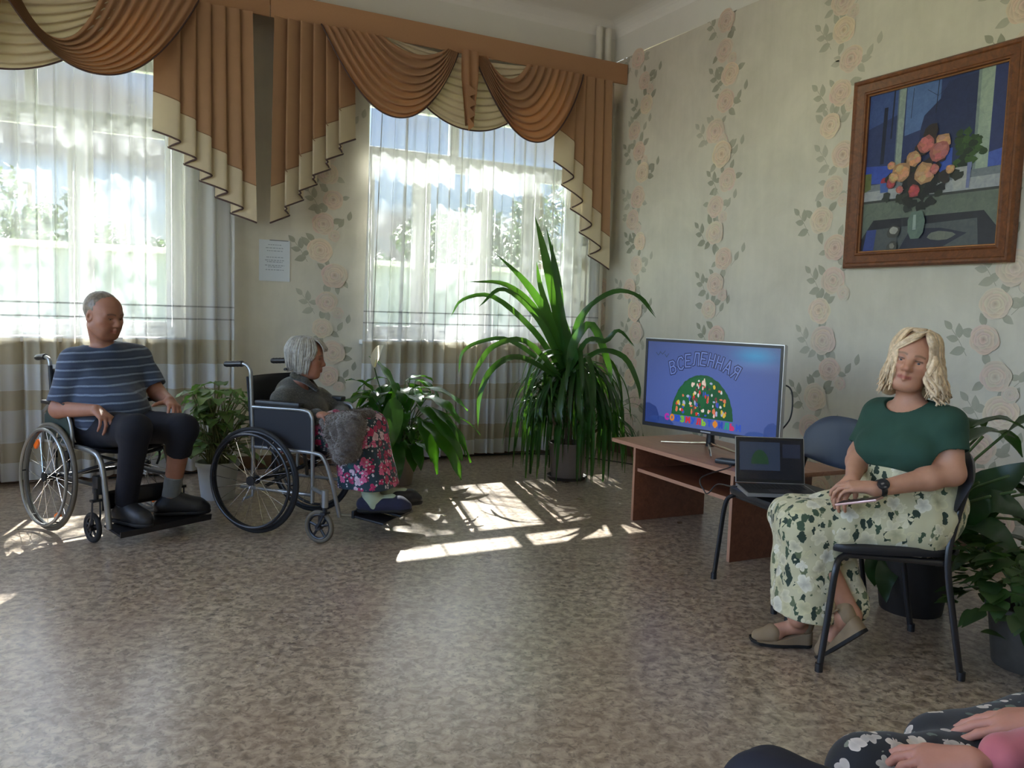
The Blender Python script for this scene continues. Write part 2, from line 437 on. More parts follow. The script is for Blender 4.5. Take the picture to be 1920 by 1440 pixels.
# ================================================================ curtains
def cloth_mat(name, c, trans=.35, tc=None, rough=.85, bands=None, weave=900):
    t = NT(name); co = t.coord()
    nz = t.noise(co, 14, 3); fine = t.noise(co, weave, 2)
    col = t.mix(nz.outputs[0], tuple(x*.92 for x in c), tuple(min(1, x*1.06) for x in c))
    nm = t.bump(fine.outputs[0], .25, .001)
    df = t.n('BsdfDiffuse', Roughness=.5, Normal=nm); t.t.links.new(col, df.inputs['Color'])
    tl = t.n('BsdfTranslucent', Color=(*(tc or c), 1)).outputs[0]
    return t.done(t.mixsh(trans, df.outputs[0], tl))
def sheer_mat():
    t = NT('sheer_voile'); co = t.coord(); sx = t.n('SeparateXYZ'); t.t.links.new(co, sx.inputs[0]); z = sx.outputs[2]
    # woven bands by height (metres): thin drawn threads, ochre bands, denser cream bands
    mp = t.n('MapRange'); t.t.links.new(z, mp.inputs[0]); mp.inputs[1].default_value = 0; mp.inputs[2].default_value = 1.4
    Z = mp.outputs[0]; q = lambda v: v/1.4
    W, O, D = (.88, .88, .86), (.72, .64, .48), (.34, .34, .33)
    stops = [(0, W), (q(.16), O), (q(.30), W), (q(.52), O), (q(.66), W), (q(.84), O), (q(1.02), W), (q(1.170), D), (q(1.178), W), (q(1.262), D), (q(1.270), W)]
    col = t.ramp(Z, stops, 'CONSTANT')
    al = [(0, .72), (q(.16), .62), (q(.30), .72), (q(.31), .66), (q(.52), .62), (q(.66), .76), (q(.665), .68), (q(.84), .62), (q(1.02), .58), (q(1.170), .84), (q(1.178), .58), (q(1.262), .84), (q(1.270), .58)]
    a = t.ramp(Z, [(p, (v,)*3) for p, v in al], 'CONSTANT')
    nz = t.noise(co, 40, 3)
    df = t.n('BsdfDiffuse'); t.t.links.new(col, df.inputs[0])
    tl = t.n('BsdfTranslucent'); dim = t.mix(1.0, col, (.20, .21, .225), 'MULTIPLY'); t.t.links.new(dim, tl.inputs[0])
    body = t.mixsh(.40, df.outputs[0], tl.outputs[0])
    tr = t.n('BsdfTransparent', Color=(1, 1, 1, 1)).outputs[0]
    # a fold seen edge-on hides more
    lw = t.n('LayerWeight', Blend=.35).outputs['Facing']
    fac = t.math('MINIMUM', t.math('ADD', a, t.math('MULTIPLY', lw, .30)), .96)
    return t.done(t.mixsh(fac, tr, body))
M_sheer = sheer_mat()
TAN = srgb(172, 136, 106); CRM = srgb(206, 192, 166)
M_tan = cloth_mat('tan_satin', TAN, .18, srgb(212, 124, 60))
M_tan2 = cloth_mat('tan_satin_lined', TAN, .05, srgb(176, 128, 90))
M_crm = cloth_mat('cream_satin', CRM, .12, srgb(226, 206, 160))
M_trim = plain('plum_piping', srgb(74, 52, 48), .7)
M_pel = plain('pelmet_cloth', srgb(172, 130, 96), .8, var=.05, scale=60)
YP = 6.42    # face of the pelmet
PZ0, PZ1 = 3.42, 3.60
def sheer(label, x0, x1, y, n, seed, top_in=0.0, edge_l=0.0):
    rr = random.Random(seed); ph = [rr.uniform(0, 6) for _ in range(8)]
    def fn(u, v):
        # plan wave with irregular folds, looser below
        x = x0+(x1-x0)*u
        s = u*n*2*PI
        w = math.sin(s+1.3*math.sin(s*.23+ph[0])+ph[1])*.6+math.sin(s*1.83+ph[2]+.9*math.sin(s*.11))*.35+.25*math.sin(s*.41+ph[3])
        a = lerp(.030, .050, v)
        xx = x+.016*math.cos(s+ph[4])+.02*v*math.sin(s*.37+ph[5]) + top_in*(1-v)*(1-u)**2 - top_in*.0
        z = lerp(3.42, .035, v)
        return (xx+edge_l*v*(1-u)**3, y+w*a+.012*math.sin(3*v+ph[6]+s*.2), z)
    o = MB().grid(fn, int(n*14), 30).build('sheer_curtain', M_sheer, smooth=180, label=label, cat='curtain', group='sheer curtains')
    return o
sheer('white sheer curtain over the window behind the man in the wheelchair', -1.9, 1.09, 6.52, 26, 3)
sheer('white sheer curtain over the window behind the tall potted plant', 2.03, 4.36, 6.52, 22, 8, .10)
# ---- pelmet boards
def pelmet(x0, x1, label):
    th = thing('curtain_pelmet', label, 'pelmet', ((x0+x1)/2, YP+.1, PZ0))
    m = MB(); m.boxab((x0, YP, PZ0), (x1, YP+.018, PZ1), bev=.003); m.build('front_board', M_pel, th, True)
    MB().boxab((x0, YP+.018, PZ1-.018), (min(x1, 4.27), YW-.001, PZ1), bev=.002).build('top_board', M_pel, th, True)
    return th
pelmet(-2.0, 1.305, 'tan cloth-covered pelmet board over the window nearer the man')
pelmet(1.311, 4.535, 'tan cloth-covered pelmet board over the window that ends at the painting wall')
# ---- swags and tails
def swag(parent, L0, L1, R0, R1, s0, s1, folds, mat, y, bulge=.09, skew=0.0, name='swag', trim=True, amp=.020, fan=0.0):
    """cloth slung between two places on the pelmet; v runs from the innermost fold (0) to the hem (1). L/R: (x,z)"""
    def fn(u, v):
        vv = v
        lx, lz = lerp(L0[0], L1[0], vv), lerp(L0[1], L1[1], vv)
        rx, rz = lerp(R0[0], R1[0], vv), lerp(R0[1], R1[1], vv)
        sg = lerp(s0, s1, vv**.9)
        uu = min(1, max(0, u+skew*u*(1-u)))
        sh = (1-abs(2*uu-1)**2.1)
        env = min(1, 6*u, 6*(1-u))
        rip = math.sin(2*PI*folds*v+.4*math.sin(5*u))
        yy = y-bulge*sh**.7*(.25+.75*v)-.012-amp*(rip+.6)*(.55+.45*env)
        return (lerp(lx, rx, uu), yy, lerp(lz, rz, uu)-sg*sh-.010*rip*env)
    m = MB(); m.grid(fn, 40, folds*10)
    o = m.build(name, mat, parent, True, 180)
    if trim:
        P = [Vector(fn(i/60, 1.0)) for i in range(61)]
        MB().tube(P, .006, 6).build('piping', M_trim, o, True, 180)
    return o
def jabot(parent, xa, xb, hi, lo, ztop, pleats, y, flip, band=.30, width=None, shorten=0.0):
    """pleated tail: folded like an accordion; hem steps from z=hi (outer, at xa) to z=lo (inner, at xb)"""
    # plan curve: face forward, fold back under
    n = pleats; pts = []
    tot = xb-xa; face = tot/n*1.42; back = (face*n-tot)/max(1, n-1)
    x = xa; yy = 0
    R = .020
    dp = .034
    for k in range(n):
        for i in range(9):           # the visible face comes forward from left to right
            t = i/8; pts.append((x+face*t, yy+dp*(1-2*t)-.010*math.sin(PI*t)))
        x += face
        if k < n-1:
            for i in range(1, 5):    # rounded turn, then the cloth doubles back behind
                t = i/5; pts.append((x+.016*math.sin(PI*t)-back*.12*t, yy-dp+dp*.5*t))
            for i in range(6):
                t = i/5; pts.append((x-back*(.12+.80*t), yy-dp*.5+dp*1.7*t-.012*math.sin(PI*t)))
            pts.append((x-back*1.04, yy+dp*1.12))
            x -= back
    S = []
    for k in range(n):
        S += [(k+.58*i/8) for i in range(9)]
        if k < n-1: S += [k+.58+.42*i/12 for i in range(1, 12)]
    S = [s/S[-1] for s in S]
    cols = len(pts); rows = 16
    def build_rows(f0, f1, nr):
        m = MB(); vs = []
        for (px, pyy), s in zip(pts, S):
            zb = lerp(hi, lo, s); Ln = ztop-zb
            zband = zb+band
            for r in range(nr+1):
                t = r/nr; z0 = f0(zb, zband); z1 = f1(zb, zband); z = lerp(z0, z1, t)
                spread = (ztop-z)/1.6
                # cloth narrows slightly to the top and flares below
                xx = lerp((xa+xb)/2, px, lerp(.93, 1.02, min(1, spread)))+shorten*(ztop-z)
                vs.append((xx, y+pyy*(1+.35*spread)-.012*spread, z))
        fs = [(i*(nr+1)+j, (i+1)*(nr+1)+j, (i+1)*(nr+1)+j+1, i*(nr+1)+j+1) for i in range(cols-1) for j in range(nr)]
        m.add(vs, fs); return m, vs
    tm, _ = build_rows(lambda zb, zc: min(zc, ztop-.002), lambda zb, zc: ztop, 10)
    o = tm.build('tail', M_tan2, parent, True, 180)
    bm_, vs = build_rows(lambda zb, zc: zb, lambda zb, zc: min(zc, ztop-.002), 6)
    b = bm_.build('cream_border', M_crm, o, True, 180)
    hem = [vs[i*7] for i in range(cols)]
    MB().tube(hem, .0065, 6).build('piping', M_trim, o, True, 180)
    seam = [Vector(vs[i*7+6])+Vector((0, -.003, 0)) for i in range(cols)]
    MB().tube(seam, .0035, 5).build('seam', plain('seam_thread', srgb(140, 104, 78), .8), o, True, 180)
    return o
PT = PZ0-.004
# points on the hanging plane measured from the photo
def H(u, v, y=YP-.03): p = at_y(u, v, y); return (p.x, p.z)
def valance(label, x): return thing('valance', label, 'valance', (x, YP, PZ0), 0, 'draped valances under the pelmet')
v2 = valance('tan and cream draped valance over the window behind the tall plant', 3.0)
v1 = valance('tan and cream draped valance over the window behind the seated man', -.4)
yb, ym, yf = YP-.006, YP-.022, YP-.045
def Lx(u): return (H(u, 100)[0], PT)
# window 2: two tails, cream swags behind, tan swags in front, a middle tail
def xof(u, v): return H(u, v)[0]
jabot(v2, xof(672, 230), xof(505, 420), H(690, 262)[1], H(520, 420)[1], PT, 6, ym, 1, .27)
jabot(v2, xof(1042, 270), xof(1136, 500), H(1040, 300)[1], H(1125, 505)[1], PT, 5, ym+.005, 1, .30)
swag(v2, (xof(728, 90), PT), (xof(700, 90), PT), (xof(1012, 150), PT), (xof(1040, 150), PT), .05, H(870, 246)[1]*-1+PT, 9, M_crm, ym-.004, .05, 0, 'cream_swag', True, .016)
swag(v2, (xof(715, 92), PT), (xof(600, 75), PT), (xof(836, 115), PT), (xof(856, 120), PT-.02), .10, PT-H(742, 240)[1]-.06, 8, M_tan, yf, .11, .10)
swag(v2, (xof(908, 130), PT), (xof(884, 130), PT-.02), (xof(985, 140), PT), (xof(1090, 158), PT), .16, PT-H(1010, 277)[1]-.02, 8, M_tan, yf, .11, -.12)
def mid_tail(parent, xc, z0, z1, w):
    m = MB(); n = 5
    def fn(u, v):
        z = lerp(z0, z1, v); ww = w*(1-.62*max(0, v-.35)/.65)
        zz = z-(.10*(1-u) if False else 0)
        ripple = math.sin(PI*4*u)*.022*(.3+v)
        return (xc+(u-.5)*ww, yf-.075-.02*v+ripple, zz+(.13*(abs(2*u-1)) if v > .98 else 0))
    m.grid(fn, 24, 16)
    o = m.build('middle_tail', M_tan, parent, True, 180)
    # the zigzag folded lining that shows at the bottom
    Z = []
    k = 4
    for i in range(k):
        za = lerp(z0-.42*(z0-z1), z1+.02, i/k); zb = lerp(z0-.42*(z0-z1), z1+.02, (i+1)/k)
        wa = w*(.62-.10*i)
        mm = MB(); s = 1 if i % 2 == 0 else -1
        mm.add([(xc-wa*.5, yf-.112-.003*i, za), (xc+wa*.55, yf-.112-.003*i, za-.055), (xc+wa*.55, yf-.118-.003*i, za-.075), (xc-wa*.5, yf-.118-.003*i, zb-.03), (xc-wa*.5, yf-.113-.003*i, zb)], [(0, 1, 2, 3), (0, 3, 4)])
        mm.build('folded_lining', M_tan, o, True, 60)
    return o
mid_tail(v2, xof(872, 150), PT, H(872, 250)[1], .155)
# window 1: right tail, tan swag, cream swags; the left half lies out of the picture and mirrors it
jabot(v1, xof(285, 230), xof(478, 410), H(268, 240)[1], H(470, 418)[1], PT, 6, ym, 1, .27)
sx = H(270, 162)
swag(v1, (xof(8, 30)+.02, PT), (xof(-16, 30)-.02, PT-.02), (xof(205, 20)-.02, PT), (xof(372, 60), PT), .42, PT-H(262, 163)[1]-.02, 9, M_tan, yf, .12, -.14)
xm = xof(-10, 60)
swag(v1, (xm-.85, PT), (xm-.95, PT), (xm+.80, PT), (xm+.92, PT), .05, PT-H(0, 124)[1]+.03, 9, M_crm, ym-.004, .05, 0, 'cream_swag', True, .016)
swag(v1, (xm-.95, PT), (xm-1.45, PT), (xm-.10, PT), (xm-.02, PT-.02), .3, PT-H(262, 163)[1]-.02, 8, M_tan, yf, .12, .12)
mid_tail(v1, xm-.03, PT, H(0, 122)[1]+.0, .155)
# ---- paper notice in a clear pocket on the wall between the windows
th = thing('wall_notice', 'pale printed notice sheet pinned to the wall between the two windows', 'notice', (1.395, YW, 1.64))
MB().boxab((1.275, YW-.006, 1.485), (1.513, YW-.003, 1.805)).build('sheet', plain('notice_paper', srgb(206, 212, 220), .4, var=.02), th, True)
rr = random.Random(4)
for rows in (((1.765, .10), (1.740, .14), (1.718, .12)), ((1.668, .13), (1.645, .15), (1.632, .12)), ((1.605, .15), (1.592, .10), (1.570, .14))):
    m = MB()
    for z, w in rows:
        x = 1.395-w/2
        while x < 1.395+w/2:
            l = rr.uniform(.008, .024); m.boxab((x, YW-.0068, z), (min(x+l, 1.395+w/2), YW-.0062, z+.006)); x += l+.006
    m.build('printed_text', plain('grey_ink', srgb(150, 158, 168), .6), th, True)
MB().boxab((1.355, YW-.009, 1.80), (1.50, YW-.006, 1.806)).build('clip', plain('grey_clip', srgb(120, 124, 130), .4), th, True)
# ================================================================ furniture
def wood_mat(name, c0, c1, rough=.4, sc=(1, 14, 14), spec=.5):
    t = NT(name); co = t.coord(); mp = t.n('Mapping'); t.t.links.new(co, mp.inputs[0]); mp.inputs['Scale'].default_value = sc
    a = t.noise(mp.outputs[0], 3.2, 6, .62, 1.2); b = t.noise(mp.outputs[0], 14, 3)
    f = t.math('ADD', t.math('MULTIPLY', a.outputs[0], .75), t.math('MULTIPLY', b.outputs[0], .25))
    col = t.ramp(f, [(.32, c0), (.66, c1)])
    return t.done(t.pbsdf(col, rough, 0, t.bump(b.outputs[0], .08, .002), Specular__IOR__Level=spec))
M_desk = wood_mat('desk_laminate', srgb(92, 54, 38), srgb(122, 76, 54), .35, (8, 1, 8))
M_desktop = wood_mat('desk_top_laminate', srgb(142, 98, 76), srgb(172, 124, 98), .32, (10, 1, 10))
M_edge = plain('desk_edge', srgb(176, 132, 110), .4, var=.08)
M_black = plain('black_plastic', (.012, .012, .014), .35, var=.1)
M_blackm = plain('black_tube', (.012, .012, .014), .32, 0, var=.15, Specular__IOR__Level=.6)
M_chrome = plain('chrome', (.75, .75, .76), .14, 1.0, var=.03)
M_silver = plain('silver_plastic', (.52, .53, .55), .3, .7, var=.05)
# ---- desk carrying the television
TC = Vector((3.385, 3.70, 0)); TR_ = math.radians(-2.6)
desk = thing('television_desk', 'low brown wooden desk with an open shelf, carrying the television', 'desk', TC, TR_)
def dbox(n, a, b, m=M_desk, bev=.002, **k): return MB().boxab(a, b, bev=bev).build(n, m, desk, **k)
TH = .502
o = dbox('desk_top', (-.325, -.665, TH-.024), (.325, .665, TH), M_desktop, .003)
MB().boxab((-.3265, -.665, TH-.0235), (-.325, .665, TH-.0005)).build('front_edging', M_edge, o)
for s, y in ((1, .452), (-1, -.470)):
    p = dbox('side_panel', (-.29, y-.011, 0), (.27, y+.011, TH-.024))
    MB().boxab((-.2915, y-.011, .001), (-.29, y+.011, TH-.025)).build('panel_edging', M_edge, p)
o = dbox('shelf', (-.27, -.459, .318), (.25, .441, .340))
MB().boxab((-.2715, -.459, .3185), (-.27, .441, .3395)).build('shelf_edging', M_edge, o)
dbox('back_panel', (.25, -.459, .26), (.266, .441, TH-.024))
# ---- television
def emit_mat(name, strength=1.0, attr=True, rough=.25):
    t = NT(name); a = t.n('Attribute', _attribute_name='Col')
    b = t.n('BsdfPrincipled', Roughness=rough); b.inputs['Base Color'].default_value = (.008, .008, .010, 1)
    t.t.links.new(a.outputs[0], b.inputs['Emission Color']); b.inputs['Emission Strength'].default_value = strength
    return t.done(b.outputs[0])
M_screen = emit_mat('lit_screen', TV_GLOW)
tvn = Vector((-.969, -.247, 0)); tvr = Vector((.247, -.969, 0)); tvc = Vector((3.313, 3.737, .885))
TVW, TVH = .952, .55
tv = thing('television', 'flat television showing a blue slide with a green half dome', 'television', (tvc.x, tvc.y, TH))
def tvp(x, y, d): return tvc+tvr*x+Vector((0, 0, y))+tvn*d
def rect(m, fn, x0, y0, x1, y1, d0, d1, **k):
    return m.prism([(x0, y0), (x1, y0), (x1, y1), (x0, y1)], fn, d0, d1, **k)
hw, hh = TVW/2, TVH/2
m = MB(); rect(m, tvp, -hw, -hh, hw, hh, -.028, .0); m.build('housing', M_black, tv, True)
m = MB(); m.prism([(-hw*.7, -hh*.75), (hw*.7, -hh*.75), (hw*.6, hh*.6), (-hw*.6, hh*.6)], tvp, -.055, -.028); m.build('rear_cover', M_black, tv, True)
bz = .016
m = MB()
for a in ((-hw, hh-bz, hw, hh), (-hw, -hh, hw, -hh+.024), (-hw, -hh+.024, -hw+bz, hh-bz), (hw-bz, -hh+.024, hw, hh-bz)): rect(m, tvp, *a, .0, .006)
o = m.build('bezel', M_black, tv, True)
m = MB(); rect(m, tvp, -.035, -hh+.008, .035, -hh+.016, .006, .0068); m.build('maker_badge', M_silver, o, True)
m = MB(); rect(m, tvp, -hw-.004, hh, hw+.004, hh+.005, -.02, .004); rect(m, tvp, hw, -hh, hw+.005, hh, -.03, .003); m.build('metal_rim', M_silver, tv, True)
# the picture on the screen
SX0, SX1, SY0, SY1 = -hw+bz, hw-bz, -hh+.024, hh-bz
def SP(fx, fy, d=.001): return tvp(lerp(SX0, SX1, fx), lerp(SY1, SY0, fy), d)
scr = MB(); nx, ny = 32, 20; cols = []; vs = []
for j in range(ny+1):
    for i in range(nx+1):
        fx, fy = i/nx, j/ny
        c = np.array(srgb(72, 92, 158))*(1.0+.25*fy)
        c = c*(1-.32*max(0, 1-((fx-.5)**2+(fy-.55)**2)**.5*-1.0 if False else 0))
        vg = min(1, ((fx-.5)**2*1.5+(fy-.55)**2)*1.6); c = c*(1.10-.42*vg)
        g = math.exp(-((fx-.83)/.13)**2-((fy-.10)/.085)**2); c = c*(1-g*.75)+np.array(srgb(40, 150, 200))*g*.8
        wv = math.exp(-((fx-.80)/.22)**2-((fy-.22)/.03)**2); c = c+np.array((.05, .06, .09))*wv
        cols.append(tuple(c)); vs.append(SP(fx, fy, .0010))
scr.add(vs, [(j*(nx+1)+i, (j+1)*(nx+1)+i, (j+1)*(nx+1)+i+1, j*(nx+1)+i+1) for j in range(ny) for i in range(nx)], 0, cols)
def blob(m, P, cx, cy, rx, ry, c, d, n=20, jit=.0, seed=0, a0=0, a1=2*PI, k=0):
    r = random.Random(seed+int(cx*1000)*7+int(cy*1000))
    pts = []
    for i in range(n):
        a = a0+(a1-a0)*i/(n if a1-a0 > 6.2 else n-1); q = 1+r.uniform(-jit, jit)
        pts.append(P(cx+rx*q*math.cos(a), cy-ry*q*math.sin(a), d))
    m.add([P(cx, cy-(0 if a1-a0 > 6.2 else 0), d)]+pts, [(0, i+1, (i+1) % n+1) for i in range(n if a1-a0 > 6.2 else n-1)], 0, [c]*(n+1))
def stroke(m, P, pts, w, c, d, asp=1.0):
    """ribbon along a polyline; asp = height/width of the surface so the ribbon keeps one thickness"""
    q = [Vector((x, y*asp, 0)) for x, y in pts]
    for i in range(len(q)-1):
        a, b = q[i], q[i+1]; t = (b-a)
        if t.length < 1e-6: continue
        t.normalize(); n = Vector((-t.y, t.x, 0))*w/2; a2 = a-t*w*.35; b2 = b+t*w*.35
        m.add([P(p.x, p.y/asp, d+.00003*(i % 3)) for p in (a2-n, a2+n, b2+n, b2-n)], [(0, 1, 2, 3)], 0, [c]*4)
def ell(cx, cy, rx, ry, n=14): return [(cx+rx*math.cos(2*PI*i/n), cy+ry*math.sin(2*PI*i/n)) for i in range(n+1)]
GL = {'В': [[(0, 0), (0, 1), (.38, 1), (.5, .85), (.42, .6), (0, .54)], [(.36, .56), (.55, .4), (.54, .14), (.36, 0), (0, 0)]],
      'С': [[(.55, .82), (.42, 1), (.16, .96), (0, .7), (0, .3), (.16, .04), (.42, 0), (.55, .16)]],
      'Е': [[(.5, 1), (0, 1), (0, 0), (.5, 0)], [(0, .5), (.4, .5)]],
      'Л': [[(0, .02), (.12, .08), (.2, 1), (.56, 1), (.56, 0)]], 'Н': [[(0, 0), (0, 1)], [(.5, 0), (.5, 1)], [(0, .5), (.5, .5)]],
      'А': [[(0, 0), (.28, 1), (.56, 0)], [(.1, .34), (.46, .34)]], 'Я': [[(.5, 0), (.5, 1), (.16, 1), (0, .8), (.12, .54), (.5, .5)], [(.22, .5), (0, 0)]],
      'О': [ell(.28, .5, .28, .5)], 'Ю': [[(0, 0), (0, 1)], [(0, .5), (.2, .5)], ell(.44, .5, .22, .5)],
      'З': [[(0, .88), (.22, 1), (.46, .9), (.44, .66), (.2, .54), (.46, .44), (.5, .14), (.25, 0), (0, .12)]],
      'М': [[(0, 0), (.03, 1), (.31, .4), (.59, 1), (.62, 0)]], 'У': [[(0, 1), (.27, .45)], [(.52, 1), (.18, 0), (.02, 0)]],
      'Ь': [[(0, 1), (0, 0), (.4, 0), (.5, .25), (.36, .5), (0, .5)]], 'Т': [[(0, 1), (.54, 1)], [(.27, 1), (.27, 0)]],
      'Ф': [[(.28, -.05), (.28, 1.05)], ell(.28, .5, .28, .36)], 'И': [[(0, 1), (0, 0), (.5, 1), (.5, 0)]]}
ASP = (SY1-SY0)/(SX1-SX0)
def letter(m, ch, cx, cy, w, h, rot, lw, c, d, slant=.12):
    for st in GL[ch]:
        pts = []
        for x, y in st:
            a = (x-.28)*w/.56+(y-.5)*slant*w; b = (y-.5)*h*ASP
            pts.append((cx+a*math.cos(rot)-b*math.sin(rot), cy-(a*math.sin(rot)+b*math.cos(rot))/ASP))
        stroke(m, SP, pts, lw, c, d, ASP)
NAVY = srgb(28, 36, 92); DOME = srgb(16, 84, 44)
word = 'ВСЕЛЕННАЯ'
for i, ch in enumerate(word):
    t = i/(len(word)-1); cx = lerp(.215, .700, t); cy = .300-.125*(1-(2*t-1.0)**2)
    rot = lerp(.30, -.42, t)
    letter(scr, ch, cx, cy, .043, .145, rot, .0200, srgb(14, 18, 62), .0013); letter(scr, ch, cx, cy, .043, .145, rot, .0095, srgb(104, 126, 196), .0017)
blob(scr, SP, .457, .865, .236, .50, DOME, .0013, 60, .012, 3, 0, PI)
blob(scr, SP, .445, .865, .215, .475, srgb(22, 98, 50), .0015, 50, .02, 9, .35*PI, PI)
# an abstract scatter of coloured dabs on the dome
rr = random.Random(12); pal = [srgb(*c) for c in ((214, 52, 48), (222, 190, 60), (226, 226, 226), (58, 84, 190), (226, 124, 84), (120, 60, 60), (240, 214, 196), (30, 60, 50), (170, 180, 214))]
for k in range(95):
    a = rr.uniform(.06, PI-.06); q = math.sqrt(rr.random())*.9
    fx, fy = .457+.228*q*math.cos(a), .845-.47*q*math.sin(a)
    blob(scr, SP, fx, fy, rr.uniform(.004, .013), rr.uniform(.010, .036), rr.choice(pal), .0017+.000004*k, 9, .25, k)
LC = [srgb(*c) for c in ((190, 40, 170), (226, 140, 40), (40, 84, 200), (120, 190, 60), (214, 44, 60), (40, 90, 206), (214, 44, 60), (140, 200, 50), (44, 84, 200), (226, 140, 40), (36, 72, 190), (32, 160, 130), (214, 40, 110), (44, 84, 200))]
for i, ch in enumerate('СОЮЗМУЛЬТФИЛЬМ'):
    t = i/13; letter(scr, ch, lerp(.185, .735, t), lerp(.905, .925, t), .024, .062, 0, .0125, LC[i], .0016, 0)
for cx, cy, rx, ry, c in ((.02, .93, .10, .17, srgb(40, 62, 128)), (.12, 1.0, .12, .09, srgb(48, 74, 142)), (.97, .97, .06, .15, srgb(44, 70, 140)), (.87, 1.0, .09, .06, srgb(48, 78, 150))):
    P2 = lambda x, y, d: SP(min(1, max(0, x)), min(1, max(0, y)), d)
    blob(scr, P2, cx, cy, rx, ry, c, .0012, 30, .04)
for bx, by, s in ((.09, .155, .018), (.125, .14, .022), (.16, .17, .016)):
    stroke(scr, SP, [(bx-s, by-.02), (bx, by+.012), (bx+s, by-.03)], .004, srgb(40, 60, 84), .0013, ASP)
scr.build('screen', M_screen, tv, True, 0)
# swivelled foot
st = Vector((tvc.x, tvc.y, TH))-tvn*.02
def sf(f, r, z): return st+tvn*f+tvr*r+Vector((0, 0, z))
m = MB(); m.tube([sf(-.03, 0, .03), sf(-.03, 0, .10), sf(-.025, 0, .20)], [.028, .024, .03], 12); nk = m.build('stand_neck', M_black, tv, True)
for f, r in ((.18, .15), (-.03, -.36), (-.17, -.13), (.02, .36)):
    MB().tube(bez([sf(-.02, 0, .05), sf(f*.35-.01, r*.35, .034), sf(f, r, .007)], 10), [.012, .011, .010, .009, .009, .008, .008, .007, .007, .007, .007], 8).build('stand_leg', M_chrome, tv, True)
# ---- small black box (set-top receiver) on the desk
rc = thing('remote_control', 'small black remote control lying on the desk beside the laptop', 'remote', (3.17, 3.36, TH))
def rbox(a, b): pass
Rz = Matrix.Rotation(.5, 3, 'Z')
MB().box((3.17, 3.36, TH+.014), (.06, .17, .027), Rz, bev=.010).build('casing', M_black, rc, True)
MB().box((3.17, 3.36, TH+.0285), (.036, .12, .002), Rz).build('keypad', plain('dark_rubber', (.03, .03, .032), .7), rc, True)
# ---- stacking chairs
M_vinyl = plain('blue_grey_vinyl', srgb(52, 62, 78), .38, var=.10, scale=8, Specular__IOR__Level=.5)
M_seat = plain('black_vinyl', srgb(30, 31, 35), .5, var=.12, scale=12)
def chair(name, label, loc, rz, mat_back, mat_seat):
    """local: +x is forward, z up; front legs at x=.235, rear at x=-.235, half width .25"""
    t = thing(name, label, 'chair', loc, rz)
    for s in (1, -1):
        y = .245*s; ys = .205*s
        MB().tube(bez([(.245, y, 0.0), (.225, y*.99, .20), (.205, y*.96, .385), (.175, ys*1.02, .430), (.10, ys, .438), (-.20, ys, .425)], 34), .0125, 10, flat=((0, 1, 0), .72)).build('front_leg', M_blackm, t)
        MB().tube(bez([(-.265, y*.97, 0.0), (-.225, y*.95, .22), (-.195, y*.90, .43), (-.215, y*.84, .56), (-.262, y*.78, .74)], 30), .0125, 10, flat=((0, 1, 0), .72)).build('rear_leg', M_blackm, t)
        for x, yy in ((.245, y), (-.265, y*.97)): MB().lathe([(.001, -.002), (.015, -.002), (.015, .03), (.001, .032)], (x, yy, .002), 12).build('rubber_foot', M_black, t)
    MB().tube([(.16, -.205, .424), (.16, .205, .424)], .010, 8).build('stretcher', M_blackm, t)
    MB().tube([(-.17, -.20, .418), (-.17, .20, .418)], .010, 8).build('stretcher', M_blackm, t)
    def seat(u, v):
        a = 2*PI*u; k = .36
        ce, se = math.cos(a), math.sin(a)
        x = .225*math.copysign(abs(ce)**k, ce); y = .232*math.copysign(abs(se)**k, se)
        if v < .25: r = lerp(0, .985, v/.25); z = .449
        elif v < .75: w = (v-.25)/.5; r = .985+.018*math.sin(PI*w); z = lerp(.449, .482, w)
        else: r = lerp(.985, 0, (v-.75)/.25); z = .482+.012*(1-r**2)-.006*max(0, x/.225)*r
        return (x*r+.005, y*r*(1-.03*(x < 0)), z)
    MB().grid(seat, 48, 16).build('seat', mat_seat, t, smooth=60)
    def back(u, v):
        # padded shell, rounded at the top, curved across
        w = .245; a = lerp(-1, 1, u)
        hgt = .245
        top = hgt*(1-.42*abs(a)**3.2); bot = .03*(abs(a)**2)
        side = 1 if v < .5 else -1
        q = v*2 if v < .5 else 2-v*2
        zz = lerp(bot, top, q)
        th = .020*(max(0, 1-abs(2*q-1)**6)**.5)*(max(0, 1-abs(a)**8)**.5)
        yy = a*w*(1-.06*(1-q))
        xx = -.238-.045*q-.012-.02*0+.045*(a*a)+th*side
        return (xx, yy, .595+zz)
    MB().grid(back, 36, 32).build('backrest', mat_back, t, smooth=60)
    return t
chC = Vector(((2.807+2.725)/2, (3.055+2.574)/2, 0)); hL = Vector((-.986, .168, 0))
chC -= hL*.245
chair('side_chair', 'side chair with blue-grey back holding the open laptop', chC, math.atan2(hL.y, hL.x), M_vinyl, M_seat)
hW = Vector((-.835, .55, 0)).normalized()
cwC = (Vector((2.458, 2.051, 0))+Vector((3.099, 2.197, 0)))/2+hW*.01
chair('side_chair', 'black side chair the blonde woman sits on', cwC, math.atan2(hW.y, hW.x), plain('black_back_vinyl', srgb(34, 35, 40), .42, var=.1), M_seat)
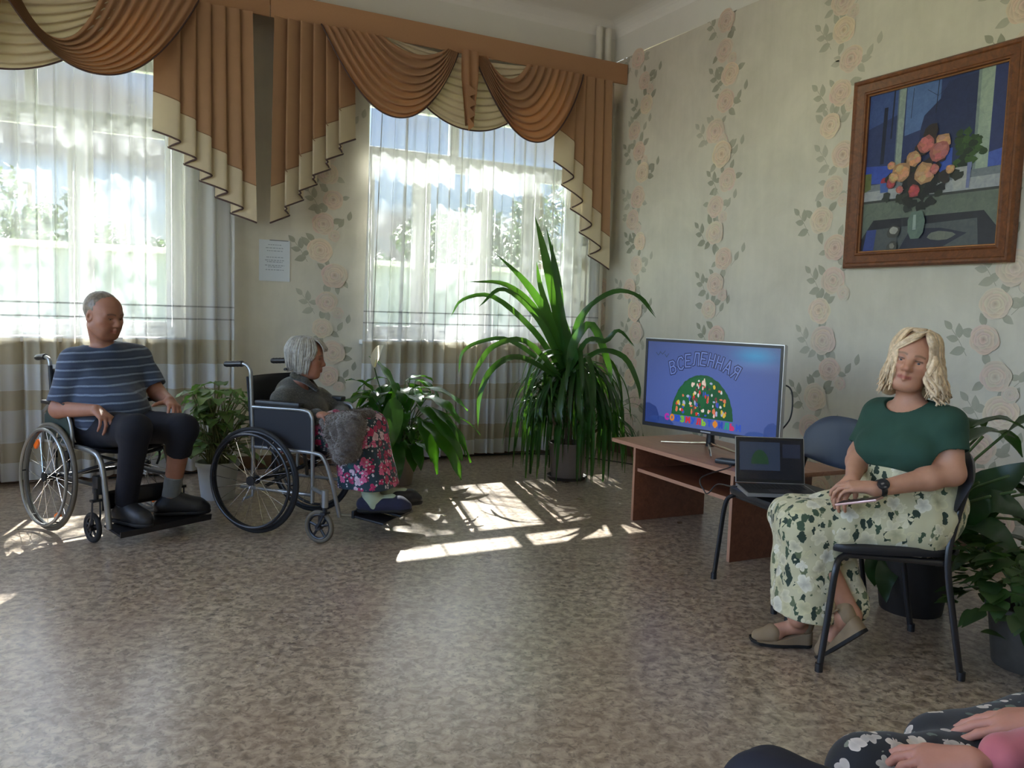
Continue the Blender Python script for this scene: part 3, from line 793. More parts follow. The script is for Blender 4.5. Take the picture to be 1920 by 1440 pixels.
# ---- laptop, open on the first chair
lh = Vector((-.10, -.995, 0)).normalized()      # out of the keyboard, towards the sitter
SEZ = .497
lc = Vector((3.03, 2.95, SEZ))                  # middle of the hinge
hl, hr = at_z(1388, 907, SEZ+.012), at_z(1500, 911, SEZ+.012)
lr = (hr-hl); lr.z = 0; LWD = lr.length; lr.normalize(); lf = Vector((lr.y, -lr.x, 0))
if lf.y > 0: lf = -lf
lc = (hl+hr)/2; lc.z = SEZ
lap = thing('laptop', 'open black laptop on the seat of a chair', 'laptop', lc)
lw = .33/2; ld = .225
def lp(x, y, z): return lc+lr*x+lf*y+Vector((0, 0, z))
m = MB(); m.prism([(-lw, 0), (lw, 0), (lw, ld), (-lw, ld)], lp, .0, .016); base = m.build('base', M_silver, lap, True)
m = MB(); m.prism([(-lw+.006, .004), (lw-.006, .004), (lw-.006, ld-.004), (-lw+.006, ld-.004)], lp, .016, .0172); m.build('deck', M_black, base, True)
m = MB()
for r in range(5):
    for c in range(13):
        x = -lw+.03+c*.0212; y = .022+r*.0200
        m.prism([(x, y), (x+.017, y), (x+.017, y+.016), (x, y+.016)], lp, .0172, .0185)
m.build('keyboard', plain('key_black', (.02, .02, .022), .5), base, True)
m = MB(); m.prism([(-.05, .135), (.05, .135), (.05, .205), (-.05, .205)], lp, .0172, .0178); m.build('touchpad', plain('touchpad', (.06, .06, .065), .35), base, True)
m = MB()
for s in (-1, 1):
    m.prism([(s*lw-s*.105, .130), (s*lw-s*.012, .130), (s*lw-s*.012, .212), (s*lw-s*.105, .212)], lp, .0172, .0176)
# lid leaning back
la = math.radians(104)
ldir = Vector((0, 0, math.sin(la)))+lf*math.cos(la); ldir.normalize(); ln = lr.cross(ldir); ln = ln if ln.dot(lf) > 0 else -ln
lo = lc+Vector((0, 0, .016))
def ls(x, y, d): return lo+lr*x+ldir*y+ln*d
lid = MB(); lid.prism([(-lw, .004), (lw, .004), (lw, .226), (-lw, .226)], ls, -.008, 0); lido = lid.build('lid', M_silver, lap, True)
m = MB(); m.prism([(-lw+.003, .006), (lw-.003, .006), (lw-.003, .223), (-lw+.003, .223)], ls, 0, .0012); m.build('screen_surround', M_black, lido, True)
m = MB(); n2 = 12
LP = lambda fx, fy, d=.0014: ls(lerp(-lw+.014, lw-.014, fx), lerp(.212, .022, fy), d)
m.add([LP(0, 0), LP(0, 1), LP(1, 1), LP(1, 0)], [(0, 1, 2, 3)], 0, [srgb(16, 18, 24)]*4)
m.add([LP(.02, .06, .0016), LP(.02, .78, .0016), LP(.66, .78, .0016), LP(.66, .06, .0016)], [(0, 1, 2, 3)], 0, [srgb(38, 48, 66)]*4)
m.add([LP(.70, .10, .0016), LP(.70, .45, .0016), LP(.98, .45, .0016), LP(.98, .10, .0016)], [(0, 1, 2, 3)], 0, [srgb(28, 34, 50)]*4)
blob(m, LP, .34, .62, .14, .36, srgb(28, 56, 36), .0018, 30, .02, 3, 0, PI)
m.build('screen', emit_mat('dim_screen', .4), lido, True, 0)
# ---- painting in a wooden frame
py0, py1, pz0, pz1 = 2.715, 3.823, 1.652, 2.848
pt = thing('framed_painting', 'framed oil painting of roses in a vase before a blue window', 'painting', (XW, (py0+py1)/2, pz0))
M_frame = wood_mat('frame_wood', srgb(84, 48, 26), srgb(128, 76, 42), .38, (6, 6, 6), .5)
prof = [(0, .0), (0, .045), (.012, .060), (.026, .058), (.034, .050), (.078, .036), (.086, .042), (.094, .040), (.100, .026), (.108, .024), (.108, .012), (.02, .0)]
m = MB(); rings = []
for w, d in prof:
    rings.append([(XW-.010-d, py1-w, pz0+w), (XW-.010-d, py1-w, pz1-w), (XW-.010-d, py0+w, pz1-w), (XW-.010-d, py0+w, pz0+w)])
vs = [p for r in rings for p in r]; K = len(prof)
m.add(vs, [(i*4+j, i*4+(j+1) % 4, ((i+1) % K)*4+(j+1) % 4, ((i+1) % K)*4+j) for i in range(K) for j in range(4)])
m.build('frame', M_frame, pt, True, 25)
m = MB(); w = .098
def gl(a, b, c, e): m.boxab((XW-.0375, a, b), (XW-.034, c, e))
gl(py0+w, pz0+w, py1-w, pz0+w+.006); gl(py0+w, pz1-w-.006, py1-w, pz1-w); gl(py0+w, pz0+w+.006, py0+w+.006, pz1-w-.006); gl(py1-w-.006, pz0+w+.006, py1-w, pz1-w-.006)
m.build('gilt_slip', plain('gilt', srgb(164, 116, 70), .35, .5), pt, True)
def paint_mat():
    t = NT('oil_paint'); a = t.n('Attribute', _attribute_name='Col'); co = t.coord()
    nz = t.noise(co, 26, 4, .6, .8); f = t.noise(co, 160, 3)
    col = t.mix(1.0, a.outputs[0], t.ramp(nz.outputs[0], [(.3, (.78, .80, .86)), (.7, (1.16, 1.14, 1.10))]), 'MULTIPLY')
    return t.done(t.pbsdf(col, .42, 0, t.bump(f.outputs[0], .3, .002)))
M_paint = paint_mat()
W2, H2 = py1-py0-.2, pz1-pz0-.2
def PP(fx, fy, d=0.0): return Vector((XW-.022-d, lerp(py1-.1, py0+.1, fx), lerp(pz1-.1, pz0+.1, fy)))
cv = MB(); layer = [0.0]
def quad(pts, c):
    layer[0] += .00008
    cv.add([PP(x, y, layer[0]) for x, y in pts], [tuple(range(len(pts)))], 0, [c]*len(pts))
def dab(cx, cy, rx, ry, c, jit=.18, n=11, seed=0):
    layer[0] += .00004; blob(cv, lambda x, y, d: PP(x, y, layer[0]), cx, cy, rx, ry, c, 0, n, jit, seed)
S_ = srgb
MB_ = S_(40, 60, 118)
quad([(-.03, -.03), (1.03, -.03), (1.03, 1.03), (-.03, 1.03)], S_(44, 58, 104))
quad([(.30, .0), (.55, .0), (.55, .14), (.44, .20), (.42, .28), (.30, .30)], S_(84, 112, 164))
quad([(.0, .0), (.24, .0), (.24, .16), (.0, .22)], S_(58, 80, 136))
quad([(.44, .20), (.55, .12), (.60, .03), (.80, .02), (.80, .5), (.40, .5), (.42, .27)], S_(34, 46, 88))
quad([(.0, .45), (.24, .47), (.24, .58), (.0, .56)], S_(52, 78, 172)); quad([(.55, .42), (.66, .42), (.66, .56), (.55, .56)], S_(54, 84, 176))
for x0, y0, x1, y1, w_ in ((.20, .0, .19, .30, .012), (.13, .10, .12, .45, .03), (.53, .0, .52, .2, .006), (.53, .1, .45, .05, .005), (.53, .1, .60, .06, .004), (.35, .02, .34, .2, .004)):
    quad([(x0, y0), (x0+w_, y0), (x1+w_, y1), (x1, y1)], S_(30, 36, 60))
quad([(.235, -.02), (.295, -.02), (.285, .60), (.235, .60)], S_(142, 156, 150)); quad([(.235, -.02), (.245, -.02), (.243, .60), (.235, .60)], S_(96, 110, 124))
quad([(.80, -.02), (.905, -.02), (.90, .62), (.80, .62)], S_(150, 166, 154)); quad([(.80, -.02), (.82, -.02), (.82, .62), (.80, .62)], S_(118, 134, 134))
quad([(.905, .0), (1.02, .0), (1.02, .56), (.90, .56)], S_(40, 52, 104)); quad([(.90, .48), (1.02, .46), (1.02, .56), (.90, .56)], S_(64, 88, 176))
quad([(-.02, .575), (1.02, .56), (1.02, .70), (-.02, .70)], S_(112, 120, 128)); quad([(-.02, .615), (1.02, .605), (1.02, .675), (-.02, .675)], S_(156, 160, 166))
quad([(-.02, .675), (1.02, .675), (1.02, .69), (-.02, .69)], S_(52, 56, 56)); quad([(-.02, .69), (1.02, .69), (1.02, 1.02), (-.02, 1.02)], S_(96, 106, 96))
quad([(.10, .80), (.90, .80), (1.02, .93), (1.02, 1.02), (-.02, 1.02), (-.02, .95)], S_(24, 26, 40)); quad([(.08, .86), (.86, .84), (.88, 1.02), (.02, 1.02)], S_(72, 78, 82))
quad([(.05, .86), (.13, .86), (.11, 1.02), (.02, 1.02)], S_(44, 62, 130)); quad([(.40, .87), (.62, .88), (.80, .92), (.62, 1.0), (.30, 1.02)], S_(30, 34, 56)); dab(.62, .925, .10, .026, S_(104, 108, 100), .1)
quad([(.0, .50), (.06, .50), (.06, .60), (.0, .62)], S_(96, 104, 60)); dab(.17, .57, .035, .035, S_(150, 40, 60)); quad([(.135, .57), (.205, .57), (.20, .63), (.14, .63)], S_(60, 90, 160))
rr = random.Random(5)
for k in range(40): dab(.76+rr.gauss(0, .045), .44+rr.gauss(0, .055), .03, .022, S_(*rr.choice(((40, 66, 36), (54, 84, 40), (28, 44, 34)))), .3, 9, k)
quad([(.66, .54), (.80, .54), (.78, .665), (.69, .665)], S_(166, 168, 168)); quad([(.77, .52), (.80, .52), (.79, .665), (.77, .665)], S_(110, 118, 160))
for k in range(60): dab(.44+rr.gauss(0, .10), .60+rr.gauss(0, .055), .035, .028, S_(*rr.choice(((28, 32, 34), (38, 44, 38), (24, 26, 34), (44, 50, 48)))), .35, 9, k+50)
for x, y in ((.44, .40), (.35, .50), (.50, .50), (.58, .45), (.40, .58), (.62, .58), (.50, .30), (.52, .36)): dab(x, y, .045, .05, S_(50, 40, 42), .3, 9, 7)
for x, y in ((.40, .72), (.46, .74), (.53, .72), (.36, .70)): dab(x, y, .04, .03, S_(30, 34, 34), .3, 9, 3)
def rose(x, y, r, c):
    dab(x, y, r, r*.86, tuple(v*.72 for v in c), .12, 14, 1)
    for k in range(9):
        a = k*2.4; q = r*.55*(k/9)**.5
        dab(x+q*math.cos(a), y+q*math.sin(a)*.9, r*.42, r*.30, tuple(min(1, v*rr.uniform(.85, 1.25)) for v in c), .25, 8, k)
PK, PE, RD = S_(182, 108, 104), S_(196, 150, 112), S_(168, 72, 76)
for x, y, r, c in ((.475, .375, .062, PK), (.595, .375, .055, PE), (.575, .43, .068, PK), (.39, .45, .055, PE), (.30, .52, .068, PE), (.475, .545, .075, PE), (.22, .47, .032, PE), (.41, .645, .045, RD), (.225, .58, .035, RD), (.55, .53, .035, PK), (.30, .625, .028, PK), (.66, .545, .032, PE), (.25, .545, .04, PE)): rose(x, y, r, c)
quad([(.405, .77), (.485, .77), (.51, .83), (.50, .90), (.47, .935), (.41, .935), (.385, .89), (.38, .82)], S_(92, 112, 104)); quad([(.42, .79), (.44, .79), (.445, .88), (.42, .88)], S_(150, 166, 158))
dab(.275, .885, .052, .040, S_(60, 60, 60)); dab(.275, .875, .034, .024, S_(150, 150, 146)); dab(.27, .975, .04, .034, S_(58, 58, 58)); dab(.27, .97, .02, .016, S_(126, 124, 116))
cv.build('canvas', M_paint, pt, True, 0)
# ---- cables
def cable(name, label, pts, r=.004, mat=M_black, n=40, cat='cable'):
    return MB().tube(bez(pts, n), r, 7).build(name, mat, smooth=180, label=label, cat=cat)
cable('power_cable', 'black cable lying along the wall under the window behind the tall plant', [(.2, 6.58, .005), (1.5, 6.585, .005), (2.45, 6.56, .005), (3.0, 6.60, .005), (3.7, 6.50, .005), (4.15, 6.05, .005), (4.43, 5.3, .005), (4.44, 4.7, .005)], .005)
cable('power_cable', 'black cable lying along the foot of the wall under the television desk', [(4.46, 4.62, .005), (4.44, 4.2, .005), (4.45, 3.6, .005), (4.44, 3.0, .005)], .005)
cable('television_lead', 'black lead hanging from the right edge of the television', [tvp(hw-.06, .06, -.06), tvp(hw+.020, .045, -.045), tvp(hw+.040, -.02, -.05), tvp(hw+.03, -.13, -.05), tvp(hw-.05, -.24, -.06), tvp(hw-.10, -.36, -.10)], .0045, M_black, 40, 'lead')
p = at_z(1366, 912, .47)
cable('charger_lead', 'black charger lead looping over the front corner of the laptop chair', [lp(-lw-.004, .05, .008), lp(-lw-.03, .03, .004), (p.x-.02, p.y+.06, .47), (p.x-.03, p.y+.11, .415), (p.x-.03, p.y+.14, .42), (p.x-.02, p.y+.18, .48), (3.045, 3.24, .515), (3.10, 3.30, .512), (3.16, 3.32, .508)], .0035, M_black, 56, 'lead')
# ================================================================ plants
def leaf_mat(name, c0, c1, tc, trans=.35, rough=.32):
    t = NT(name); co = t.coord(); a = t.n('Attribute', _attribute_name='Col')
    nz = t.noise(co, 9, 3)
    col = t.mix(1.0, t.ramp(nz.outputs[0], [(.3, c0), (.7, c1)]), a.outputs[0], 'MULTIPLY')
    p = t.pbsdf(col, rough, 0, t.bump(t.noise(co, 120, 2).outputs[0], .1, .001), Specular__IOR__Level=.5)
    tl = t.n('BsdfTranslucent', Color=(*tc, 1)); tl2 = t.mix(1.0, a.outputs[0], tc, 'MULTIPLY'); t.t.links.new(tl2, tl.inputs[0])
    return t.done(t.mixsh(trans, p, tl.outputs[0]))
M_lf_dark = leaf_mat('strap_leaf', srgb(28, 58, 26), srgb(44, 84, 36), srgb(92, 146, 40), .32)
M_lf_lily = leaf_mat('lily_leaf', srgb(26, 66, 28), srgb(44, 92, 40), srgb(100, 166, 36), .32, .26)
M_lf_pale = leaf_mat('pale_leaf', srgb(84, 112, 72), srgb(128, 150, 104), srgb(130, 180, 70), .3, .45)
M_lf_shade = leaf_mat('broad_leaf', srgb(30, 52, 32), srgb(46, 72, 44), srgb(70, 130, 40), .2, .35)
M_lf_bush = leaf_mat('bush_leaf', srgb(38, 60, 30), srgb(64, 84, 44), srgb(90, 140, 40), .25, .45)
M_soil = plain('soil', srgb(42, 32, 26), .95, var=.4, scale=60, bump=.6)
M_stem = plain('green_stem', srgb(72, 98, 52), .5, var=.2)
M_bark = plain('bark', srgb(92, 78, 60), .85, var=.3, scale=40, bump=.5)
def leaf(m, path, w, prof='lance', fold=.25, tone=1.0, up=(0, 0, 1), n=12, wave=0.0):
    P = bez(path, n) if len(path) > 2 else bez([path[0], Vector(path[0]).lerp(Vector(path[1]), .5), path[1]], n)
    k = len(P); L = []; Mi = []; R_ = []
    up = Vector(up)
    for i, p in enumerate(P):
        t = i/(k-1)
        T = (P[min(i+1, k-1)]-P[max(i-1, 0)]).normalized()
        s = T.cross(up)
        if s.length < .15: s = T.cross(Vector((1, .3, 0)))
        s.normalize(); nrm = s.cross(T).normalized()
        if prof == 'strap': ww = w*min(1, 3.2*t+.5)*(1-t**2.6)**.8 if t < 1 else 0
        elif prof == 'heart': ww = w*(math.sin(PI*min(1, t**.55))**.9)
        else: ww = w*math.sin(PI*t**.80)**.85
        if t >= .999: ww = w*.01
        wv = math.sin(t*17+w*900)*wave*w
        L.append(p+s*ww+nrm*(abs(ww)*fold+wv)); Mi.append(p); R_.append(p-s*ww+nrm*(abs(ww)*fold-wv))
    vs = L+Mi+R_
    fs = [(i, i+1, k+i+1, k+i) for i in range(k-1)]+[(k+i, k+i+1, 2*k+i+1, 2*k+i) for i in range(k-1)]
    m.add(vs, fs, 0, [tuple([tone]*3) if not hasattr(tone, '__len__') else tone]*len(vs))
def droop(o, az, el, ln, g, n=9, twist=0.0):
    d = Vector((math.cos(el)*math.cos(az), math.cos(el)*math.sin(az), math.sin(el))); p = Vector(o); out = [p.copy()]
    st = ln/n
    for i in range(n):
        d = (d+Vector((0, 0, -g*st*(1+i*.25)))).normalized()
        p = p+d*st
        if p.z < .015: p.z = .015+.002*i
        out.append(p.copy())
    return out
def pot(th, c, r0, r1, h, mat, rim=.014, lip=.03, saucer=None):
    c = Vector((c[0], c[1], 0)); z0 = .0
    if saucer:
        MB().lathe([(.001, .0), (r0*1.12, .0), (r0*1.28, .026), (r0*1.24, .026), (r0*1.08, .006), (.001, .006)], c, 36).build('saucer', saucer, th, True, 50); z0 = .0065
    MB().lathe([(.001, z0), (r0, z0), (r0*1.02, z0+.008), (lerp(r0, r1, .9), h-lip), (r1+rim*.5, h-lip), (r1+rim*.6, h), (r1-rim*.4, h), (lerp(r0, r1, .85)-.012, h-.05), (.001, h-.05)], c, 40).build('pot', mat, th, True, 50)
    MB().lathe([(.001, h-.030), (r1*.5, h-.032), (lerp(r0, r1, .9)-.010, h-.036)], c, 28).build('soil', M_soil, th, True, 50)
def rnd_tone(rr, lo=.8, hi=1.15): q = rr.uniform(lo, hi); return (q*rr.uniform(.92, 1.05), q, q*rr.uniform(.85, 1.05))
# ---- tall strap-leaved plant between the window and the television
C0 = Vector((3.43, 5.46, 0)); rr = random.Random(21)
th = thing('potted_screw_pine', 'tall potted plant with long arching strap leaves by the corner window', 'plant', C0)
pot(th, C0, .125, .150, .29, plain('taupe_pot', srgb(104, 94, 86), .55, var=.08), saucer=plain('dark_saucer', srgb(54, 46, 42), .6))
cr = Vector((3.46, 5.46, .86))
MB().tube(bez([(3.43, 5.46, .24), (3.44, 5.47, .55), (3.455, 5.46, .90)], 12), [.030]*5+[.026]*4+[.022]*4, 10).build('trunk', M_bark, th, True)
MB().tube(bez([(3.38, 5.44, .24), (3.30, 5.46, .45), (3.22, 5.50, .66)], 12), .014, 8).build('trunk', M_bark, th, True)
MB().tube(bez([(3.50, 5.47, .24), (3.62, 5.40, .36), (3.74, 5.33, .46)], 12), .011, 8).build('trunk', M_bark, th, True)
fol = MB(); D = 6.40
hero = [([(1062, 690, 6.38), (1045, 590, 6.40), (1022, 480, 6.38), (1003, 405, 6.36)], .040, 'lance'),
        ([(1062, 690, 6.36), (1052, 600, 6.34), (1045, 520, 6.33), (1024, 425, 6.40)], .030, 'lance'),
        ([(1065, 690, 6.40), (1040, 620, 6.5), (1014, 540, 6.52), (1006, 490, 6.55)], .026, 'lance'),
        ([(1066, 690, 6.36), (1058, 610, 6.30), (1038, 500, 6.30), (1036, 455, 6.32)], .022, 'lance'),
        ([(1060, 690, 6.4), (1030, 600, 6.35), (985, 530, 6.28), (930, 476, 6.22)], .036, 'lance'),
        ([(1060, 695, 6.4), (1010, 590, 6.3), (950, 535, 6.2), (880, 528, 6.1)], .030, 'lance'),
        ([(1058, 695, 6.4), (1010, 600, 6.2), (945, 543, 6.0), (898, 575, 5.9)], .030, 'strap'),
        ([(1056, 700, 6.4), (1000, 620, 6.45), (925, 557, 6.5), (868, 562, 6.55), (846, 592, 6.6)], .026, 'strap'),
        ([(1070, 690, 6.36), (1085, 600, 6.25), (1140, 552, 6.1), (1190, 552, 6.0), (1230, 596, 5.92)], .024, 'strap'),
        ([(1070, 692, 6.36), (1095, 590, 6.35), (1150, 546, 6.35), (1200, 556, 6.3), (1228, 590, 6.25)], .020, 'strap'),
        ([(1066, 690, 6.3), (1066, 640, 6.26), (1056, 600, 6.24), (1054, 566, 6.24)], .034, 'cut'),
        ([(1066, 700, 6.3), (1078, 640, 6.2), (1110, 610, 6.15), (1140, 680, 6.1), (1146, 720, 6.08)], .038, 'strap'),
        ([(1066, 700, 6.3), (1100, 640, 6.1), (1135, 640, 6.0), (1160, 620, 5.95), (1190, 650, 5.9)], .026, 'strap'),
        ([(1066, 705, 6.3), (1120, 660, 6.1), (1170, 670, 5.95), (1196, 720, 5.9), (1200, 750, 5.9)], .026, 'strap'),
        ([(1050, 705, 6.3), (985, 640, 6.2), (925, 650, 6.1), (895, 690, 6.05), (878, 730, 6.0)], .026, 'strap'),
        ([(1050, 705, 6.3), (960, 640, 6.4), (905, 640, 6.5), (868, 660, 6.5), (860, 700, 6.5)], .022, 'strap'),
        ([(1050, 710, 6.3), (975, 670, 6.1), (925, 690, 5.95), (900, 740, 5.9), (896, 800, 5.88)], .028, 'strap')]
for pts, w, pr in hero:
    P = [at(*p) for p in pts]
    vw = (Vector((0, 0, EYE))-P[1]).normalized()
    leaf(fol, P, w, 'lance' if pr == 'lance' else 'strap', .18, rnd_tone(rr), (vw*.8+Vector((0, 0, .6))).normalized(), 16)
for k in range(120):
    az = rr.uniform(0, 2*PI); ln = rr.uniform(.65, 1.15); el = rr.uniform(.1, 1.15)
    o = cr+Vector((rr.uniform(-.02, .02), rr.uniform(-.02, .02), rr.uniform(-.14, .06)))
    P = droop(o, az, el, ln, rr.uniform(2.6, 5.2))
    if max(p.y for p in P) > 6.44 or max(p.x for p in P) > 4.4: P = droop(o, az, el, ln*.75, 6.5)
    P = [Vector((min(p.x, 4.44), min(p.y, 6.40), p.z)) for p in P]
    if min((p-Vector((3.1, 4.3, .5))).length for p in P) < .22: continue
    leaf(fol, P, rr.uniform(.013, .026), 'strap', .3, rnd_tone(rr, .7, 1.15), n=12)
for c, n, l0, l1, w in (((3.22, 5.50, .68), 70, .30, .62, .011), ((3.74, 5.33, .46), 55, .25, .55, .009)):
    for k in range(n):
        P = droop(Vector(c)+Vector((rr.uniform(-.02, .02), rr.uniform(-.02, .02), rr.uniform(-.10, .06))), rr.uniform(0, 2*PI), rr.uniform(-.1, 1.2), rr.uniform(l0, l1), rr.uniform(3, 7))
        P = [Vector((min(p.x, 4.44), min(p.y, 6.40), p.z)) for p in P]
        if min((p-Vector((3.15, 4.35, .45))).length for p in P) < .2: continue
        leaf(fol, P, rr.uniform(.7, 1.2)*w, 'strap', .3, rnd_tone(rr), n=9)
fol.build('foliage', M_lf_dark, th, True, 180)
# ---- peace lily
C1 = Vector((2.11, 5.70, 0)); rr = random.Random(5)
th = thing('potted_peace_lily', 'potted peace lily with broad glossy leaves and one white flower', 'plant', C1)
pot(th, C1, .095, .135, .26, plain('clay_grey_pot', srgb(132, 118, 106), .6, var=.08))
fol = MB(); st = MB()
def lily(tip, dr, ln, w, tone, bend=.6):
    base = C1+Vector((rr.uniform(-.07, .07), rr.uniform(-.07, .07), .22))
    tip = Vector(tip); midp = base.lerp(tip, .55)+Vector((0, 0, .05))
    st.tube(bez([base, midp, tip], 8), [.005, .005, .005, .0045, .0045, .004, .004, .004, .003][:9], 5)
    d = Vector(dr).normalized(); P = [tip]; p = tip.copy(); n = 6
    for i in range(n):
        d = (d+Vector((0, 0, -bend*.26))).normalized(); p = p+d*(ln/n)
        p.z = max(p.z, .03); P.append(p.copy())
    leaf(fol, P, w, 'lance', .22, tone, n=12, wave=.10)
for k in range(74):
    az = rr.uniform(0, 2*PI); rad = rr.uniform(.04, .28)*(1.15 if math.cos(az) > 0 else .85); z = rr.uniform(.42, .84)-rad*.5
    tip = C1+Vector((math.cos(az)*rad, math.sin(az)*rad, z))
    if tip.y > 6.2: continue
    el = rr.uniform(-.3, .9)
    lily(tip, (math.cos(az)*math.cos(el), math.sin(az)*math.cos(el), math.sin(el)), rr.uniform(.22, .36), rr.uniform(.040, .064), rnd_tone(rr, .8, 1.25), rr.uniform(.6, 1.5))
for (u, v, d), (u2, v2, d2), ln, w in (((742, 740, 5.75), (724, 680, 5.75), .34, .055), ((700, 735, 5.7), (668, 688, 5.6), .24, .05), ((770, 730, 5.7), (850, 705, 5.6), .46, .06), ((790, 745, 5.7), (860, 735, 5.5), .40, .065),
        ((780, 760, 5.6), (850, 780, 5.4), .55, .085), ((790, 790, 5.5), (880, 840, 5.3), .50, .08), ((800, 760, 5.55), (900, 810, 5.45), .5, .07), ((700, 745, 5.6), (640, 735, 5.5), .36, .055), ((780, 780, 5.5), (830, 850, 5.4), .42, .07), ((740, 745, 5.6), (735, 790, 5.45), .38, .07)):
    a, b = at(u, v, d), at(u2, v2, d2)
    lily(a, b-a, ln, w, rnd_tone(rr, .85, 1.15), .7)
fol.build('foliage', M_lf_lily, th, True, 180); st.build('stems', M_stem, th, True, 180)
fl = at(702, 690, 5.7); stb = C1+Vector((.0, -.03, .22))
f = MB().tube(bez([stb, stb.lerp(fl, .6)+Vector((-.02, 0, .05)), fl], 10), .004, 6).build('flower_stalk', M_stem, th, True)
m = MB(); leaf(m, [fl, fl+Vector((-.012, -.01, .06)), fl+Vector((.02, -.01, .13)), fl+Vector((.06, -.012, .16))], .032, 'lance', .5, 1.0, (.2, -.9, .3), 12)
m.build('white_spathe', cloth_mat('spathe', srgb(236, 232, 214), .35), f, True, 180, label='white flower hood')
MB().tube([fl+Vector((0, -.012, .01)), fl+Vector((.004, -.02, .06))], [.007, .005], 8).build('spadix', plain('spadix_cream', srgb(214, 204, 150), .7), f, True)
# ---- pale leafed plant in a light grey pot between the wheelchairs
C2 = Vector((.83, 5.70, 0)); rr = random.Random(9)
th = thing('potted_arrowhead_plant', 'pale-leafed potted plant in a light grey pot between the wheelchairs', 'plant', C2)
pot(th, C2, .105, .135, .25, plain('light_grey_pot', srgb(186, 188, 188), .5, var=.05))
fol = MB(); st = MB()
for k in range(120):
    az = rr.uniform(0, 2*PI); rad = rr.uniform(.0, .30)**1.0; z = rr.uniform(.36, .80)-rad*.35
    if math.sin(az)*rad > .45: continue
    base = C2+Vector((rr.uniform(-.07, .07), rr.uniform(-.07, .07), .21)); tip = C2+Vector((math.cos(az)*rad, math.sin(az)*rad, z))
    st.tube(bez([base, base.lerp(tip, .5)+Vector((0, 0, .06)), tip], 6), .0035, 5)
    el = rr.uniform(-.5, .4); d = Vector((math.cos(az)*math.cos(el), math.sin(az)*math.cos(el), math.sin(el))); ln = rr.uniform(.10, .17)
    leaf(fol, [tip, tip+d*ln*.5+Vector((0, 0, .008)), tip+d*ln+Vector((0, 0, -.03))], ln*.36, 'heart', .15, rnd_tone(rr, .75, 1.25), n=8, wave=.08)
fol.build('foliage', M_lf_pale, th, True, 180); st.build('stems', plain('pale_stem', srgb(120, 124, 80), .6), th, True, 180)
# ---- big dark plant behind the blonde woman's chair
C3 = Vector((3.36, 2.36, 0)); rr = random.Random(33)
th = thing('potted_broad_leaf_plant', 'dark potted plant with large pointed leaves behind the blonde woman', 'plant', C3)
pot(th, C3, .13, .17, .30, plain('black_pot', srgb(34, 32, 32), .5, var=.1))
fol = MB(); st = MB()
for k in range(110):
    az = rr.uniform(0, 2*PI); rad = rr.uniform(.06, .46); z = rr.uniform(.36, 1.02)-rad*.30
    tip = C3+Vector((math.cos(az)*rad, math.sin(az)*rad, z))
    h = Vector((2.78, 2.12, z))
    if (tip-h).length < .36 or tip.y > 2.58 or z > .86: continue
    base = C3+Vector((rr.uniform(-.05, .05), rr.uniform(-.05, .05), .26))
    st.tube(bez([base, base.lerp(tip, .5)+Vector((0, 0, .08)), tip], 7), .006, 6)
    el = rr.uniform(-.7, .5); d = Vector((math.cos(az)*math.cos(el), math.sin(az)*math.cos(el), math.sin(el))); ln = rr.uniform(.22, .36)
    P = [tip, tip+d*ln*.5+Vector((0, 0, .015)), tip+d*ln+Vector((0, 0, -.07))]
    P = [Vector((min(p.x, 4.5), p.y, max(p.z, .05))) for p in P]
    mids = P+[base.lerp(tip, t) for t in (.3, .6, .8)]
    if any((Vector((p.x, p.y))-Vector(c)).length < r_ for p in mids for c, r_ in (((2.80, 2.11), .40), ((3.0, 2.78), .38), ((3.23, 1.76), .48))): continue
    leaf(fol, P, ln*.26, 'lance', .2, rnd_tone(rr, .8, 1.2), n=10, wave=.06)
for pts, w in (([(1715, 1020, 3.85), (1670, 1030, 3.78), (1640, 1065, 3.74), (1640, 1100, 3.72)], .06), ([(1715, 1020, 3.80), (1675, 1050, 3.70), (1658, 1090, 3.66), (1662, 1130, 3.64)], .05),
               ([(1790, 990, 3.6), (1840, 925, 3.5), (1880, 900, 3.45), (1935, 865, 3.4)], .075), ([(1800, 1000, 3.6), (1850, 945, 3.4), (1890, 950, 3.35), (1930, 975, 3.3)], .055),
               ([(1800, 1010, 3.6), (1830, 985, 3.4), (1870, 1000, 3.3), (1920, 1050, 3.25)], .055), ([(1810, 1010, 3.7), (1850, 960, 3.6), (1880, 925, 3.5), (1890, 905, 3.5)], .04), ([(1800, 1020, 3.6), (1850, 1010, 3.4), (1890, 1030, 3.35), (1915, 1045, 3.3)], .05)):
    leaf(fol, [at(*p) for p in pts], w, 'lance', .2, rnd_tone(rr, .8, 1.1), (-.5, -.6, .6), 12, .06)
    a = at(*pts[0]); st.tube(bez([C3+Vector((0, 0, .26)), (C3+Vector((0, 0, .26))).lerp(a, .6)+Vector((0, 0, .06)), a], 7), .006, 6)
fol.build('foliage', M_lf_shade, th, True, 180); st.build('stems', M_stem, th, True, 180)
